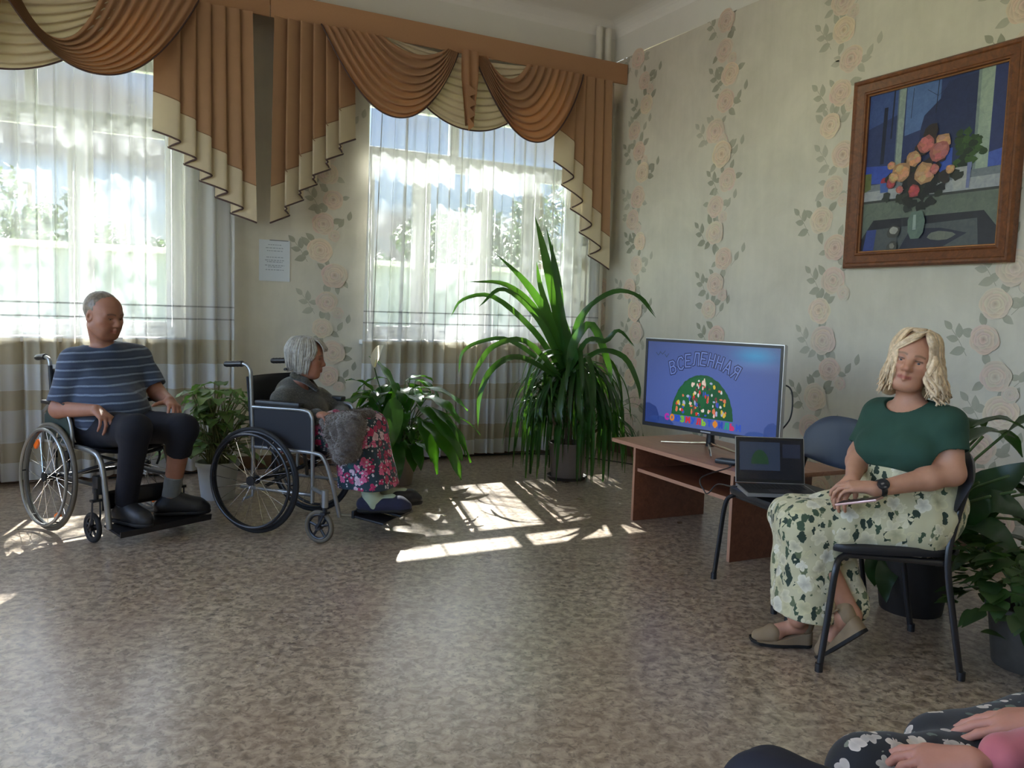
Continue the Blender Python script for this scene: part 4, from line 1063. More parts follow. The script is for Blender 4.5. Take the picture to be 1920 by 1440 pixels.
# ---- low bushy plant to the right of it
C4 = Vector((3.23, 1.76, 0)); rr = random.Random(41)
th = thing('potted_bush', 'low bushy potted plant with small round leaves, right of the chair', 'plant', C4)
pot(th, C4, .12, .15, .24, plain('dark_marbled_pot', srgb(72, 70, 66), .5, var=.5, scale=14))
fol = MB(); st = MB()
for k in range(420):
    az = rr.uniform(0, 2*PI); ph = math.acos(rr.uniform(-.55, 1)); q = rr.uniform(.6, 1)
    tip = C4+Vector((.40*q*math.sin(ph)*math.cos(az), .42*q*math.sin(ph)*math.sin(az), .27+.20*q*math.cos(ph)))
    if tip.z < .06: continue
    legs_ = [(2.84, 1.78), (3.10, 2.20), (2.97, 1.99), (2.90, 1.90), (3.04, 2.10), (2.80, 2.05), (2.7, 2.0)]
    if any((Vector((tip.x, tip.y))-Vector(l)).length < .135 for l in legs_) or (Vector((tip.x, tip.y))-Vector((3.36, 2.36))).length < .30: continue
    if k % 5 == 0: st.tube(bez([C4+Vector((rr.uniform(-.05, .05), rr.uniform(-.05, .05), .2)), C4.lerp(tip, .5)+Vector((0, 0, .16)), tip], 6), .004, 5)
    a2 = az+rr.uniform(-.8, .8); el = rr.uniform(-.8, .5); d = Vector((math.cos(a2)*math.cos(el), math.sin(a2)*math.cos(el), math.sin(el))); ln = rr.uniform(.06, .105)
    leaf(fol, [tip, tip+d*ln*.5, tip+d*ln+Vector((0, 0, -.012))], ln*.42, 'heart', .12, rnd_tone(rr, .7, 1.25), n=6)
fol.build('foliage', M_lf_bush, th, True, 180); st.build('stems', M_stem, th, True, 180)
# ================================================================ wheelchairs (local: +x forward, +y the sitter's left, z up, origin under the rear axle)
M_alu = plain('grey_tube', srgb(150, 152, 152), .32, .75, var=.06)
M_dkt = plain('dark_tube', srgb(36, 38, 42), .35, .3, var=.1)
M_tyre = plain('grey_tyre', srgb(96, 90, 78), .8, var=.1)
M_tyreb = plain('black_tyre', srgb(30, 30, 31), .75, var=.1)
M_sling = plain('navy_sling', srgb(17, 18, 27), .7, var=.12, scale=50)
M_guard = plain('green_guard', srgb(40, 56, 50), .55, var=.1)
M_refl = None
def refl():
    t = NT('orange_reflector'); return t.done(t.pbsdf((.9, .16, .01), .25, 0, None, Specular__IOR__Level=.6))
M_refl = refl()
def ring(m, R, r, c, M, n=56, k=10, flat=1.0):
    P = [Vector(c)+M @ Vector((R*math.cos(2*PI*i/n), 0, R*math.sin(2*PI*i/n))) for i in range(n)]
    ax = M @ Vector((0, 1, 0))
    m.tube(P, r, k, closed=True, flat=(ax, flat))
def big_wheel(t, s, yb, camber, man, R=.305):
    """s=+1 left; wheel leans so that it is wider at the floor"""
    M = Matrix.Rotation(s*camber, 3, 'X')
    c = Vector((0, s*(yb-math.sin(camber)*R), R*math.cos(camber)+.002))
    w = MB(); ring(w, R-.014, .0125, c, M, 60, 10, .95)
    wo = w.build('wheel', M_tyre if man else M_tyreb, t)
    m = MB(); ring(m, R-.030, .010, c, M, 60, 8, 1.1); m.build('rim', M_dkt if not man else plain('rim_grey', srgb(90, 92, 92), .35, .6), wo)
    m = MB(); o = M @ Vector((0, s*.038, 0)); ring(m, R-.040, .009, c+o, M, 60, 8)
    h = m.build('push_ring', M_alu if man else M_black, wo)
    for k in range(6):
        a = 2*PI*k/6; d = Vector((math.cos(a), 0, math.sin(a)))
        MB().tube([c+M @ (d*(R-.032)), c+o+M @ (d*(R-.040))], .004, 6).build('bracket', M_dkt, h)
    m = MB(); ax = M @ Vector((0, 1, 0))
    m.tube([c-ax*.030, c+ax*.030], .018, 14); m.tube([c-ax*.034, c-ax*.026], .028, 14); m.tube([c+ax*.020, c+ax*.028], .026, 14); m.tube([c+ax*.03, c+ax*.045], .010, 10)
    m.build('hub', M_dkt, wo)
    m = MB(); n = 24
    for k in range(n):
        a = 2*PI*k/n; b = a+(.62 if k % 4 < 2 else -.62); sd = .026 if k % 2 else -.026
        m.tube([c+ax*sd+M @ (Vector((math.cos(b), 0, math.sin(b)))*.024), c+M @ (Vector((math.cos(a), 0, math.sin(a)))*(R-.034))], .0016, 5, caps=False)
    m.build('spokes', M_chrome, wo)
    if man:
        for a in (2.35, 5.2):
            p = c+M @ (Vector((math.cos(a), 0, math.sin(a)))*(R-.075)); dq = M @ Matrix.Rotation(-a+PI/2, 3, 'Y')
            MB().box(p, (.058, .016, .030), dq, bev=.005).build('orange_reflector', M_refl, wo)
def caster(t, x, y, R, man, trail=.04):
    fo = MB(); zt = .30 if man else .235
    fo.tube([(x+trail, y, zt-.06), (x+trail, y, zt)], .013, 10)
    for s in (-1, 1): fo.tube(bez([(x+trail, y+s*.020, zt-.062), (x+trail*.8, y+s*.024, R+.05), (x, y+s*.026, R)], 10), .008, 8, flat=((0, 1, 0), .5))
    fo.box((x+trail, y, zt-.064), (.034, .058, .014), None, bev=.004)
    f = fo.build('caster_fork', M_dkt if man else M_dkt, t)
    w = MB(); ring(w, R-.012, .013, (x, y, R+.001), Matrix.Identity(3), 36, 10, 1.0); wo = w.build('caster_wheel', M_tyreb if man else M_tyre, f)
    m = MB(); ring(m, R-.024, .009, (x, y, R+.001), Matrix.Identity(3), 36, 8); m.tube([(x, y-.018, R), (x, y+.018, R)], .018, 12)
    for k in range(5):
        a = 2*PI*k/5+.3; m.tube([(x, y, R), (x+math.cos(a)*(R-.026), y, R+math.sin(a)*(R-.026))], .008, 6, flat=((0, 1, 0), .8))
    m.build('caster_hub', M_black, wo)
def wheelchair(label, loc, hd, man):
    t = thing('wheelchair', label, 'wheelchair', loc, math.atan2(hd[1], hd[0]))
    mt = M_alu; yb = .29 if man else .285; cam_ = .05 if man else .012
    for s in (1, -1): big_wheel(t, s, yb, cam_, man)
    yf_ = .215
    MB().tube([(0, -.25, .305), (0, .25, .305)], .012, 10).build('axle_bar', M_dkt, t)
    for s in (1, -1):
        y = s*yf_
        if man:
            MB().tube(bez([(-.06, y, .30), (-.055, y, .47), (.10, y, .485), (.34, y, .485), (.43, y*.98, .44), (.475, y*.98, .28), (.51, y*.97, .085)], 42), .0155, 12).build('side_frame', M_alu, t)
            MB().tube(bez([(.0, y, .31), (.20, y, .30), (.40, y*.98, .30)], 12), .013, 10).build('lower_rail', M_dkt, t)
            MB().tube([(.06, y*.95, .31), (.36, -y*.9, .46)], .010, 8).build('cross_brace', M_dkt, t)
            MB().tube([(-.055, y, .40), (-.10, y, .92)], .012, 10).build('back_post', M_dkt, t)
            hb = MB().tube(bez([(-.10, y, .90), (-.108, y, .95), (-.15, y, .965), (-.19, y, .962)], 12), .011, 10).build('push_handle', M_alu, t)
            MB().tube(bez([(-.155, y, .966), (-.20, y, .963), (-.265, y, .955)], 10), [.0165, .0175, .0165, .0175, .0165, .0175, .0165, .0175, .017, .0165, .013][:11], 12).build('grip', M_black, hb)
            m = MB(); yy = s*(yf_+.022)
            m.prism([(-.13, .50), (.16, .50), (.175, .56), (.12, .665), (.04, .695), (-.06, .690), (-.12, .64)], lambda x, z, d: (x, yy+d*s, z), 0, .004)
            g = m.build('side_guard', M_guard, t)
            MB().tube(bez([(-.13, yy, .66), (-.06, yy, .70), (.06, yy, .705), (.14, yy, .665), (.18, yy, .58), (.185, yy, .49)], 26), .011, 10).build('guard_rail', M_alu, g)
            MB().box((.01, yy, .716), (.27, .05, .022), None, bev=.009).build('armrest_pad', M_black, t)
            MB().tube(bez([(.12, s*(yf_+.02), .47), (.17, s*(yf_+.045), .45), (.20, s*(yf_+.05), .39), (.17, s*(yf_+.05), .33)], 12), .007, 8).build('brake', M_dkt, t)
            MB().box((.185, s*(yf_+.045), .44), (.05, .03, .06), None, bev=.006).build('brake_clamp', M_black, t)
            caster(t, .405, s*.245, .082, True)
            MB().box((.43, s*.222, .315), (.06, .045, .10), None, bev=.008).build('caster_housing', M_dkt, t)
        else:
            MB().tube(bez([(-.06, y, .24), (-.058, y, .50), (-.075, y, .90)], 18), .0115, 10).build('back_post', mt, t)
            hb = MB().tube(bez([(-.075, y, .885), (-.080, y, .925), (-.11, y, .955), (-.16, y, .958)], 14), .0115, 10).build('push_handle', mt, t)
            MB().tube([(-.13-.0125*k, y, .958-.0008*k) for k in range(11)], [.0165, .0185]*5+[.015], 12).build('grip', M_black, hb)
            MB().tube(bez([(-.06, y, .715), (.10, y, .718), (.285, y, .718), (.335, y, .69), (.345, y, .60), (.345, y, .20)], 40), .0115, 10).build('arm_tube', mt, t)
            MB().tube(bez([(-.06, y, .485), (.20, y, .485), (.36, y, .482), (.415, y*.97, .455), (.46, y*.92, .33), (.505, y*.86, .13)], 40), .0120, 10).build('seat_tube', mt, t)
            MB().tube(bez([(-.14, y, .245), (.0, y, .245), (.345, y, .245)], 12), .0115, 10).build('lower_tube', mt, t)
            MB().tube([(-.06, y, .24), (-.06, y, .20), (-.12, y, .175)], .009, 8).build('tipping_lever', mt, t)
            MB().tube([(.02, y*.95, .26), (.28, -y*.92, .47)], .011, 8).build('cross_brace', M_dkt, t)
            pd = MB().box((.12, y, .745), (.30, .056, .030), None, bev=.011).build('armrest_pad', plain('arm_pad_black', (.008, .008, .009), .45), t)
            m = MB(); m.prism([(-.05, .49), (.335, .49), (.335, .69), (.29, .708), (-.05, .708)], lambda x, z, d: (x, y+d*s, z), -.003, .002)
            m.build('side_panel', M_sling, t)
            caster(t, .440, s*.285, .092, False, .035)
            MB().tube([(.475, s*.285, .205), (.475, s*.285, .30)], .019, 12).build('caster_housing', mt, t)
            MB().tube([(.345, y, .285), (.475, s*.285, .275)], .012, 8).build('caster_arm', mt, t)
            fp = MB().box((.655, s*.100+.045, .118), (.20, .16, .014), Matrix.Rotation(.12, 3, 'Y'), bev=.006).build('footplate', M_black, t)
            MB().box((.560, s*.100+.045, .140), (.016, .17, .045), None, bev=.005).build('heel_guard', M_black, fp)
            MB().tube([(.498, s*.185, .142), (.57, s*.14+.04, .124)], .010, 8).build('footplate_arm', mt, fp)
            MB().tube(bez([(.05, y*1.06, .50), (.12, y*1.18, .46), (.16, y*1.2, .40), (.12, y*1.2, .36)], 12), .006, 8).build('brake', M_dkt, t)
    def sl(u, v): y = lerp(-yf_, yf_, u); return (lerp(-.05, .36, v), y, .487-.035*(1-(2*u-1)**2))
    so = MB().grid(sl, 14, 10).build('seat_sling', M_sling, t, smooth=180); solidify(so, .012, -1)
    zt = .90 if man else .885
    def bk(u, v): y = lerp(-yf_, yf_, u); z = lerp(.50, zt, v); return (-.060-.045*(z-.4)/.5-.035*(1-(2*u-1)**2)-.004, y, z)
    bo = MB().grid(bk, 14, 10).build('back_sling', plain('black_sling', srgb(24, 25, 28), .7) if man else M_sling, t, smooth=180); solidify(bo, .012, 1)
    if man:
        m = MB(); m.box((.535, .06, .078), (.17, .54, .014), Matrix.Rotation(.16, 3, 'Y'), bev=.005); fp = m.build('footplate', M_black, t)
        MB().box((.618, .06, .072), (.010, .54, .034), Matrix.Rotation(.16, 3, 'Y'), bev=.003).build('toe_edge', M_black, fp)
        def cs(u, v): y = lerp(-.205, .205, u); return (.40+.03*(1-(2*u-1)**2)*-1+.03, y, lerp(.17, .27, v))
        c = MB().grid(cs, 12, 4).build('calf_strap', M_black, t, smooth=180); solidify(c, .006)
    return t
hM = Vector((.44, -.898, 0)); lM = Vector((.898, .44, 0))
OM = Vector((-.151, 5.19, 0))+lM*.29
wheelchair('wheelchair with grey push rings carrying the man in the striped shirt', OM, hM, True)
hO = Vector((.66, -.751, 0)); lO = Vector((.751, .66, 0))
OO = Vector((.879, 4.723, 0))+lO*.285
wheelchair('wheelchair with black push rings carrying the grey-haired old woman', OO, hO, False)
# ================================================================ smooth bodies: blended round cones meshed into one continuous surface
def rc(a, b, r1, r2, k=.03, tag=0, mode='u'): return ('rc', np.array(a, float), np.array(b, float), r1, r2, k, tag, mode)
def el(c, rad, R=None, k=.02, tag=0, mode='u'):
    return ('el', np.array(c, float), np.array(rad, float), np.array(R if R is not None else np.eye(3), float), None, k, tag, mode)
def plane(p, n, k=.004): return ('pl', np.array(p, float), np.array(n, float)/np.linalg.norm(n), 0, 0, k, -1, 'i')
def disp(fn): return ('fn', fn, None, 0, 0, 0, -1, 'n')
def prim_d(o, p):
    if o[0] == 'rc':
        ab = o[2]-o[1]; L2 = ab.dot(ab)+1e-12
        q = p-o[1]; t = np.clip((q@ab)/L2, 0, 1)
        return np.linalg.norm(q-t[:, None]*ab, axis=1)-(o[3]+(o[4]-o[3])*t)
    if o[0] == 'el':
        q = (p-o[1])@o[3].T; k0 = np.linalg.norm(q/o[2], axis=1); k1 = np.linalg.norm(q/(o[2]**2), axis=1)
        return np.where(k1 > 1e-9, k0*(k0-1)/np.maximum(k1, 1e-9), -o[2].min())
    if o[0] == 'pl': return (p-o[1])@o[2]
def smin(a, b, k):
    if k <= 0: return np.minimum(a, b)
    h = np.maximum(k-np.abs(a-b), 0)/k
    return np.minimum(a, b)-h*h*k*.25
def sdf_eval(ops, p, idx=None):
    d = np.full(len(p), 9.0)
    for i, o in enumerate(ops):
        if idx is not None and not idx[i]: continue
        if o[7] == 'n': d = d+o[1](p); continue
        q = prim_d(o, p)
        if o[7] == 'u': d = smin(d, q, o[5])
        elif o[7] == 's': d = -smin(-d, q, o[5])
        else: d = -smin(-d, -q, o[5])
    return d
def sdf_mesh(ops, h):
    lo = np.full(3, 1e9); hi = -lo
    for o in ops:
        if o[7] != 'u': continue
        if o[0] == 'rc':
            for c, r in ((o[1], o[3]), (o[2], o[4])): lo = np.minimum(lo, c-r); hi = np.maximum(hi, c+r)
        else: r = o[2].max(); lo = np.minimum(lo, o[1]-r); hi = np.maximum(hi, o[1]+r)
    lo -= .03; hi += .03
    B = 8; nb = np.ceil((hi-lo)/(h*B)).astype(int); N = nb*B+1
    bi = np.stack(np.meshgrid(*[np.arange(n) for n in nb], indexing='ij'), -1).reshape(-1, 3)
    cen = lo+(bi*B+B/2)*h; Rb = B*h*.8661
    dc = sdf_eval(ops, cen)
    act = np.abs(dc) < Rb*1.35+.012
    D = np.repeat(np.repeat(np.repeat(dc.reshape(nb).astype(np.float32), B, 0), B, 1), B, 2)
    D = np.pad(D, ((0, 1),)*3, mode='edge')
    pd = []
    ca = cen[act]
    for o in ops: pd.append(prim_d(o, ca) if o[7] in 'us' else np.zeros(len(ca)))
    pd = np.array(pd)
    modes = np.array([o[7] for o in ops])
    un = modes == 'u'
    dmin = pd[un].min(0)
    ks = np.array([o[5] for o in ops])
    off = np.stack(np.meshgrid(*[np.arange(B+1)]*3, indexing='ij'), -1).reshape(-1, 3)
    for j, b in enumerate(bi[act]):
        lim = np.where(un, np.maximum(dmin[j], 0)+2*Rb+ks+.015, 2*Rb+.05)
        idx = (pd[:, j] < lim) | (modes == 'i') | (modes == 'n')
        P = lo+(b*B+off)*h
        D[b[0]*B:b[0]*B+B+1, b[1]*B:b[1]*B+B+1, b[2]*B:b[2]*B+B+1] = sdf_eval(ops, P, idx).reshape(B+1, B+1, B+1)
    S = D < 0
    cnt = np.zeros(np.array(D.shape)-1, np.int8)
    cs = [(x, y, z) for x in (0, 1) for y in (0, 1) for z in (0, 1)]
    sh = cnt.shape
    sl = lambda A, c: A[c[0]:c[0]+sh[0], c[1]:c[1]+sh[1], c[2]:c[2]+sh[2]]
    for c in cs: cnt += sl(S, c)
    cells = np.argwhere((cnt > 0) & (cnt < 8))
    vid = np.full(sh, -1, np.int32); vid[tuple(cells.T)] = np.arange(len(cells))
    vals = {c: D[cells[:, 0]+c[0], cells[:, 1]+c[1], cells[:, 2]+c[2]].astype(float) for c in cs}
    acc = np.zeros((len(cells), 3)); n = np.zeros(len(cells))
    for a in cs:
        for ax in range(3):
            if a[ax]: continue
            b = list(a); b[ax] = 1; b = tuple(b)
            va, vb = vals[a], vals[b]; m = (va < 0) != (vb < 0)
            t = np.where(m, va/np.where(m, va-vb, 1), 0)
            pt = np.array(a, float)[None].repeat(len(cells), 0); pt[:, ax] += t
            acc += pt*m[:, None]; n += m
    verts = lo+(cells+acc/n[:, None])*h
    faces = []
    for ax in range(3):
        s0 = [slice(1, x-1) for x in D.shape]; s1 = list(s0)
        s0[ax] = slice(0, D.shape[ax]-1); s1[ax] = slice(1, D.shape[ax])
        A, Bv = S[tuple(s0)], S[tuple(s1)]
        e = np.argwhere(A != Bv); fl = A[tuple(e.T)]
        st = np.ones(3, int); st[ax] = 0; e = e+st
        u, v = (ax+1) % 3, (ax+2) % 3
        def cv(du, dv):
            q = e.copy(); q[:, u] -= du; q[:, v] -= dv; return vid[tuple(q.T)]
        quad = np.stack([cv(1, 1), cv(0, 1), cv(0, 0), cv(1, 0)], 1)
        quad[~fl] = quad[~fl][:, ::-1]
        faces.append(quad)
    faces = np.concatenate(faces); faces = faces[(faces >= 0).all(1)]
    return verts, faces
def sdf_obj(name, ops, h, mats, parent, colfn=None, tagmat=None, smooth_it=2, **tags):
    v, f = sdf_mesh(ops, h)
    # light relaxation
    e = np.concatenate([f[:, [0, 1]], f[:, [1, 2]], f[:, [2, 3]], f[:, [3, 0]]])
    for _ in range(smooth_it):
        s = np.zeros_like(v); c = np.zeros(len(v))
        np.add.at(s, e[:, 0], v[e[:, 1]]); np.add.at(c, e[:, 0], 1)
        np.add.at(s, e[:, 1], v[e[:, 0]]); np.add.at(c, e[:, 1], 1)
        v = v*.5+.5*s/np.maximum(c, 1)[:, None]
    W = np.array(wmat(parent).inverted()) if parent is not None else np.eye(4)
    vl = v@W[:3, :3].T+W[:3, 3]
    me = bpy.data.meshes.new(name)
    me.vertices.add(len(v)); me.vertices.foreach_set('co', vl.astype(np.float32).ravel())
    me.loops.add(len(f)*4); me.loops.foreach_set('vertex_index', f.astype(np.int32).ravel())
    me.polygons.add(len(f)); me.polygons.foreach_set('loop_start', np.arange(0, len(f)*4, 4, dtype=np.int32))
    try: me.polygons.foreach_set('loop_total', np.full(len(f), 4, np.int32))
    except Exception: pass
    for m in (mats if isinstance(mats, (list, tuple)) else [mats]): me.materials.append(m)
    if tagmat is not None:
        un = [o for o in ops if o[7] == 'u']
        best = np.full(len(v), 9.); tg = np.zeros(len(v), int)
        for o in un:
            q = prim_d(o, v); m = q < best; best[m] = q[m]; tg[m] = o[6]
        me.polygons.foreach_set('material_index', np.array([tagmat.get(t, 0) for t in tg[f[:, 0]]], np.int32))
    if colfn is not None:
        ca = me.color_attributes.new('Col', 'FLOAT_COLOR', 'POINT'); arr = np.ones((len(v), 4), np.float32); arr[:, :3] = colfn(v)
        ca.data.foreach_set('color', arr.ravel())
    me.update(calc_edges=True); me.validate()
    return finish(me, name, parent, False, 180, tags)
def wrinkle(amp, fr, seed=0, axis=None):
    r = np.random.default_rng(seed); K = r.normal(size=(7, 3)); K /= np.linalg.norm(K, axis=1)[:, None]
    if axis is not None: K = K-.8*np.outer(K@np.array(axis), np.array(axis))
    K *= fr*r.uniform(.6, 1.7, (7, 1)); ph = r.uniform(0, 6, 7)
    def f(p):
        w = p+.03*np.sin(p[:, [1, 2, 0]]*13+ph[:3]); s = 0
        for k, q in zip(K, ph): s = s+np.sin(w@k+q)
        s = s/7*1.6
        return amp*(1-np.abs(s))*1.0-amp*.5
    return f
def hand_ops(ops, W, d, n, side, curls=(20, 30, 20), spread=8, sc=1.0, thumb=(.55, .75, .30), tag=0, per=None):
    W = np.array(W, float); d = np.array(d, float); d /= np.linalg.norm(d); n = np.array(n, float); n -= n.dot(d)*d; n /= np.linalg.norm(n)
    s = np.cross(d, n)*side; s /= np.linalg.norm(s)
    offs = (.030, .010, -.010, -.028); kn = (.088, .092, .087, .078)
    lens = ((.042, .027, .021), (.046, .030, .022), (.042, .028, .021), (.033, .022, .018))
    rad = (.0092, .0095, .0090, .0080)
    for i in range(4):
        K = W+d*kn[i]*sc+s*offs[i]*sc-n*(.004 if i in (1, 2) else .0)*sc
        ops.append(rc(W+s*offs[i]*.55*sc+d*.012*sc, K, .0155*sc, .0125*sc, .014, tag))
        sp = math.radians(spread)*(1.5-i)*.62; dd = d*math.cos(sp)+s*math.sin(sp)
        a = 0; p = K; cu = per[i] if per else curls
        for j in range(3):
            a += math.radians(cu[j]); q = p+(dd*math.cos(a)+n*math.sin(a))*lens[i][j]*sc
            r1 = rad[i]*sc*(1.06-.11*j); r2 = rad[i]*sc*(.96-.11*j)
            ops.append(rc(p, q, r1, r2, .004, tag)); p = q
    ops.append(rc(W+d*.02*sc+s*.012*sc, W+d*.075*sc+s*.006*sc+n*.004, .0165*sc, .0150*sc, .014, tag))
    t = d*thumb[0]+s*thumb[1]+n*thumb[2]; t /= np.linalg.norm(t)
    p = W+d*.020*sc+s*.022*sc+n*.004*sc; dirs = (t, t*.9+d*.25, t*.8+d*.4)
    for L, r1, r2, dd, k in ((.040, .0150, .0118, dirs[0], .012), (.032, .0115, .0102, dirs[1], .005), (.026, .0102, .0080, dirs[2], .004)):
        dd = dd/np.linalg.norm(dd); q = p+dd*L*sc; ops.append(rc(p, q, r1*sc, r2*sc, k, tag)); p = q
def head_ops(ops, c, F, S, U, sc=1.0, fem=False, age=0.0, tag=0, jaw=1.0, smile=0.0, wid=1.0):
    """c head centre, F face forward, S towards the person's left, U up"""
    P = lambda s, f, u: np.array(c)+(np.array(S)*s*wid+np.array(F)*f*wid+np.array(U)*u)*sc
    R = np.array([S, F, U], float); e = lambda s, f, u, r, k=.02, mode='u': ops.append(el(P(s, f, u), np.array(r)*np.array([wid, wid, 1])*sc, R, k, tag, mode))
    q = lambda a, b, r1, r2, k=.01, mode='u': ops.append(rc(P(*a), P(*b), r1*sc, r2*sc, k, tag, mode))
    e(0, -.014, .034, (.074, .094, .084)); e(0, .030, .034, (.062, .060, .066), .03)
    e(0, .030, -.034, (.058*jaw, .060, .070), .04)
    q((-.030*jaw, .050, -.082), (.030*jaw, .050, -.082), .024, .024, .03); e(0, .068, -.092, (.022, .018, .018), .025)
    q((-.050*jaw, .006, -.058), (-.026, .055, -.088), .022, .018, .03); q((.050*jaw, .006, -.058), (.026, .055, -.088), .022, .018, .03)
    for s in (-1, 1):
        e(s*.042, .055, -.020, (.024, .022, .022), .03)
        if not fem: q((s*.046, .070, .024), (s*.014, .084, .022), .009, .010, .016)
        else: q((s*.044, .068, .026), (s*.014, .080, .024), .007, .008, .018)
        e(s*.032, .090, .004, (.017, .013, .0125), .012, 's')
        e(s*.0315, .069, .003, (.0150, .0150, .0150), .006)
        q((s*.0205, .0865, .0015), (s*.0430, .0815, .0020), .0040, .0040, .003, 's')
        q((s*.021, .085, .0085), (s*.043, .080, .0065), .0035, .0035, .004)
        e(s*.0745, -.008, -.006, (.009, .019, .031), .008); e(s*.079, .000, -.004, (.006, .009, .016), .005, 's')
    q((0, .082, .022), (0, .104, -.020), .0075, .0115, .014); e(0, .104, -.026, (.0125, .0125, .0105), .008)
    for s in (-1, 1): e(s*.0125, .094, -.030, (.0085, .011, .008), .006); e(s*.0075, .099, -.0375, (.0035, .0045, .003), .003, 's')
    q((0, .090, -.040), (0, .094, -.048), .006, .006, .008)
    w = .023+.004*smile
    for s in (-1, 1):
        q((0, .0945, -.0545), (s*w, .082, -.058+.005*smile), .0060, .0032, .006); q((0, .0935, -.0655), (s*w*.9, .081, -.0605+.005*smile), .0068, .0035, .006)
    q((-w*.9, .0895, -.0592+.003*smile), (w*.9, .0895, -.0592+.003*smile), .0016, .0016, .003, 's')
    if age > 0:
        for s in (-1, 1): q((s*.020, .098, -.030), (s*.034, .080, -.062), .0022, .0022, .010, 's'); e(s*.034, .070, -.050, (.018, .014, .022), .02)
    return P
def face_col(c, F, S, U, sc, base, lip, brow, blush=.10, beard=0.0, fem=False, wid=1.0):
    A = np.array([S, F, U], float)
    def fn(v):
        q = (v-np.array(c))@A.T/sc/np.array([wid, wid, 1]); s, f, u = q.T
        col = np.ones((len(v), 3))*np.array(base)
        def put(m, cc): col[:] = col*(1-m[:, None])+np.array(cc)*m[:, None]
        near = (np.abs(s) < .08) & (np.abs(u) < .14) & (f > .02)
        g = lambda ds, df, du, rs, rf, ru: np.exp(-((s-ds)/rs)**2-((f-df)/rf)**2-((u-du)/ru)**2)
        ck = (g(.045, .06, -.025, .022, .05, .020)+g(-.045, .06, -.025, .022, .05, .020)+.8*g(0, .11, -.022, .016, .03, .014))*near
        put(np.clip(ck*blush*2, 0, .6), (base[0]*1.0, base[1]*.72, base[2]*.68))
        if beard: put(np.clip(beard*(u < -.04)*(f > .0)*near*np.clip((-.04-u)/.02, 0, 1), 0, 1), tuple(b*.72 for b in base))
        lm = (np.abs(s) < .025)*(np.exp(-((u+.0595)/.0074)**4))*(f > .076)*near
        put(np.clip(lm*.9, 0, 1), lip)
        for sg in (-1, 1):
            x = sg*s; yb = .0255+.004*np.sin(np.clip((x-.012)/.036, 0, 1)*PI)
            bm = ((x > .012) & (x < .050))*np.exp(-((u-yb)/.0042)**4)*(f > .05)*near; put(np.clip(bm*.8, 0, 1), brow)
            if fem:
                lm2 = ((x > .018) & (x < .047))*np.exp(-((u-.0085)/.0030)**4)*(f > .06)*near; put(np.clip(lm2*.85, 0, 1), (.03, .02, .018))
                pass
            else:
                lm2 = ((x > .020) & (x < .045))*np.exp(-((u-.0075)/.0028)**4)*(f > .06)*near; put(np.clip(lm2*.5, 0, 1), (.08, .05, .04))
        return col
    return fn
M_eyew = plain('eye_white', (.62, .60, .57), .25, var=.02); M_iris = plain('iris', (.07, .09, .10), .2, var=.3, scale=200); M_pupil = plain('pupil', (.004, .004, .004), .1)
def eyes(parent, P, F, S, U, look, sc=1.0):
    look = Vector(look).normalized()
    for s in (-1, 1):
        c = Vector(P(s*.0315, .0705, .0025)); r = .0125*sc
        R = look.to_track_quat('Z', 'Y').to_matrix()
        m = MB(); m.ball(c, r, 18, 12, R, 0)
        for rr_, mi, o in ((.0060, 1, .0004), (.0027, 2, .0007)):
            rr_ *= sc; h = math.sqrt(r*r-rr_*rr_)+o*sc
            m.add([c+R @ Vector((rr_*math.cos(a*PI/9), rr_*math.sin(a*PI/9), h)) for a in range(18)]+[c+R @ Vector((0, 0, r+o*sc+.0003))], [(i, (i+1) % 18, 18) for i in range(18)], mi)
        m.build('eye', [M_eyew, M_iris, M_pupil], parent, True, 180)
def hair_mat(name, c0, c1):
    t = NT(name); a = t.n('Attribute', _attribute_name='Col'); co = t.coord()
    nz = t.noise(co, 60, 3)
    col = t.mix(1.0, t.ramp(nz.outputs[0], [(.3, c0), (.7, c1)]), a.outputs[0], 'MULTIPLY')
    return t.done(t.pbsdf(col, .42, 0, None, Specular__IOR__Level=.5, Sheen__Weight=.3))
def skin_mat():
    t = NT('skin'); a = t.n('Attribute', _attribute_name='Col'); co = t.coord()
    nz = t.noise(co, 18, 4, .6); f = t.noise(co, 240, 2)
    col = t.mix(1.0, a.outputs[0], t.ramp(nz.outputs[0], [(.3, (.90, .86, .84)), (.7, (1.06, 1.05, 1.05))]), 'MULTIPLY')
    return t.done(t.pbsdf(col, .50, 0, t.bump(f.outputs[0], .12, .0008), Specular__IOR__Level=.4, Subsurface__Weight=.12, Subsurface__Radius=(.012, .004, .002), Subsurface__Scale=1.0))
M_skin = skin_mat()
def lock(m, pts, r, tone, flat=.55, n=14):
    P = bez(pts, n); k = len(P)
    rs = [r*(.35+.65*min(1, 5*i/(k-1)))*(1-.75*max(0, (i/(k-1)-.55)/.45)**1.5) for i in range(k)]
    b = len(m.v); m.tube(P, rs, 6, col=[tone]*(k*6), flat=((0, 0, 1), flat))
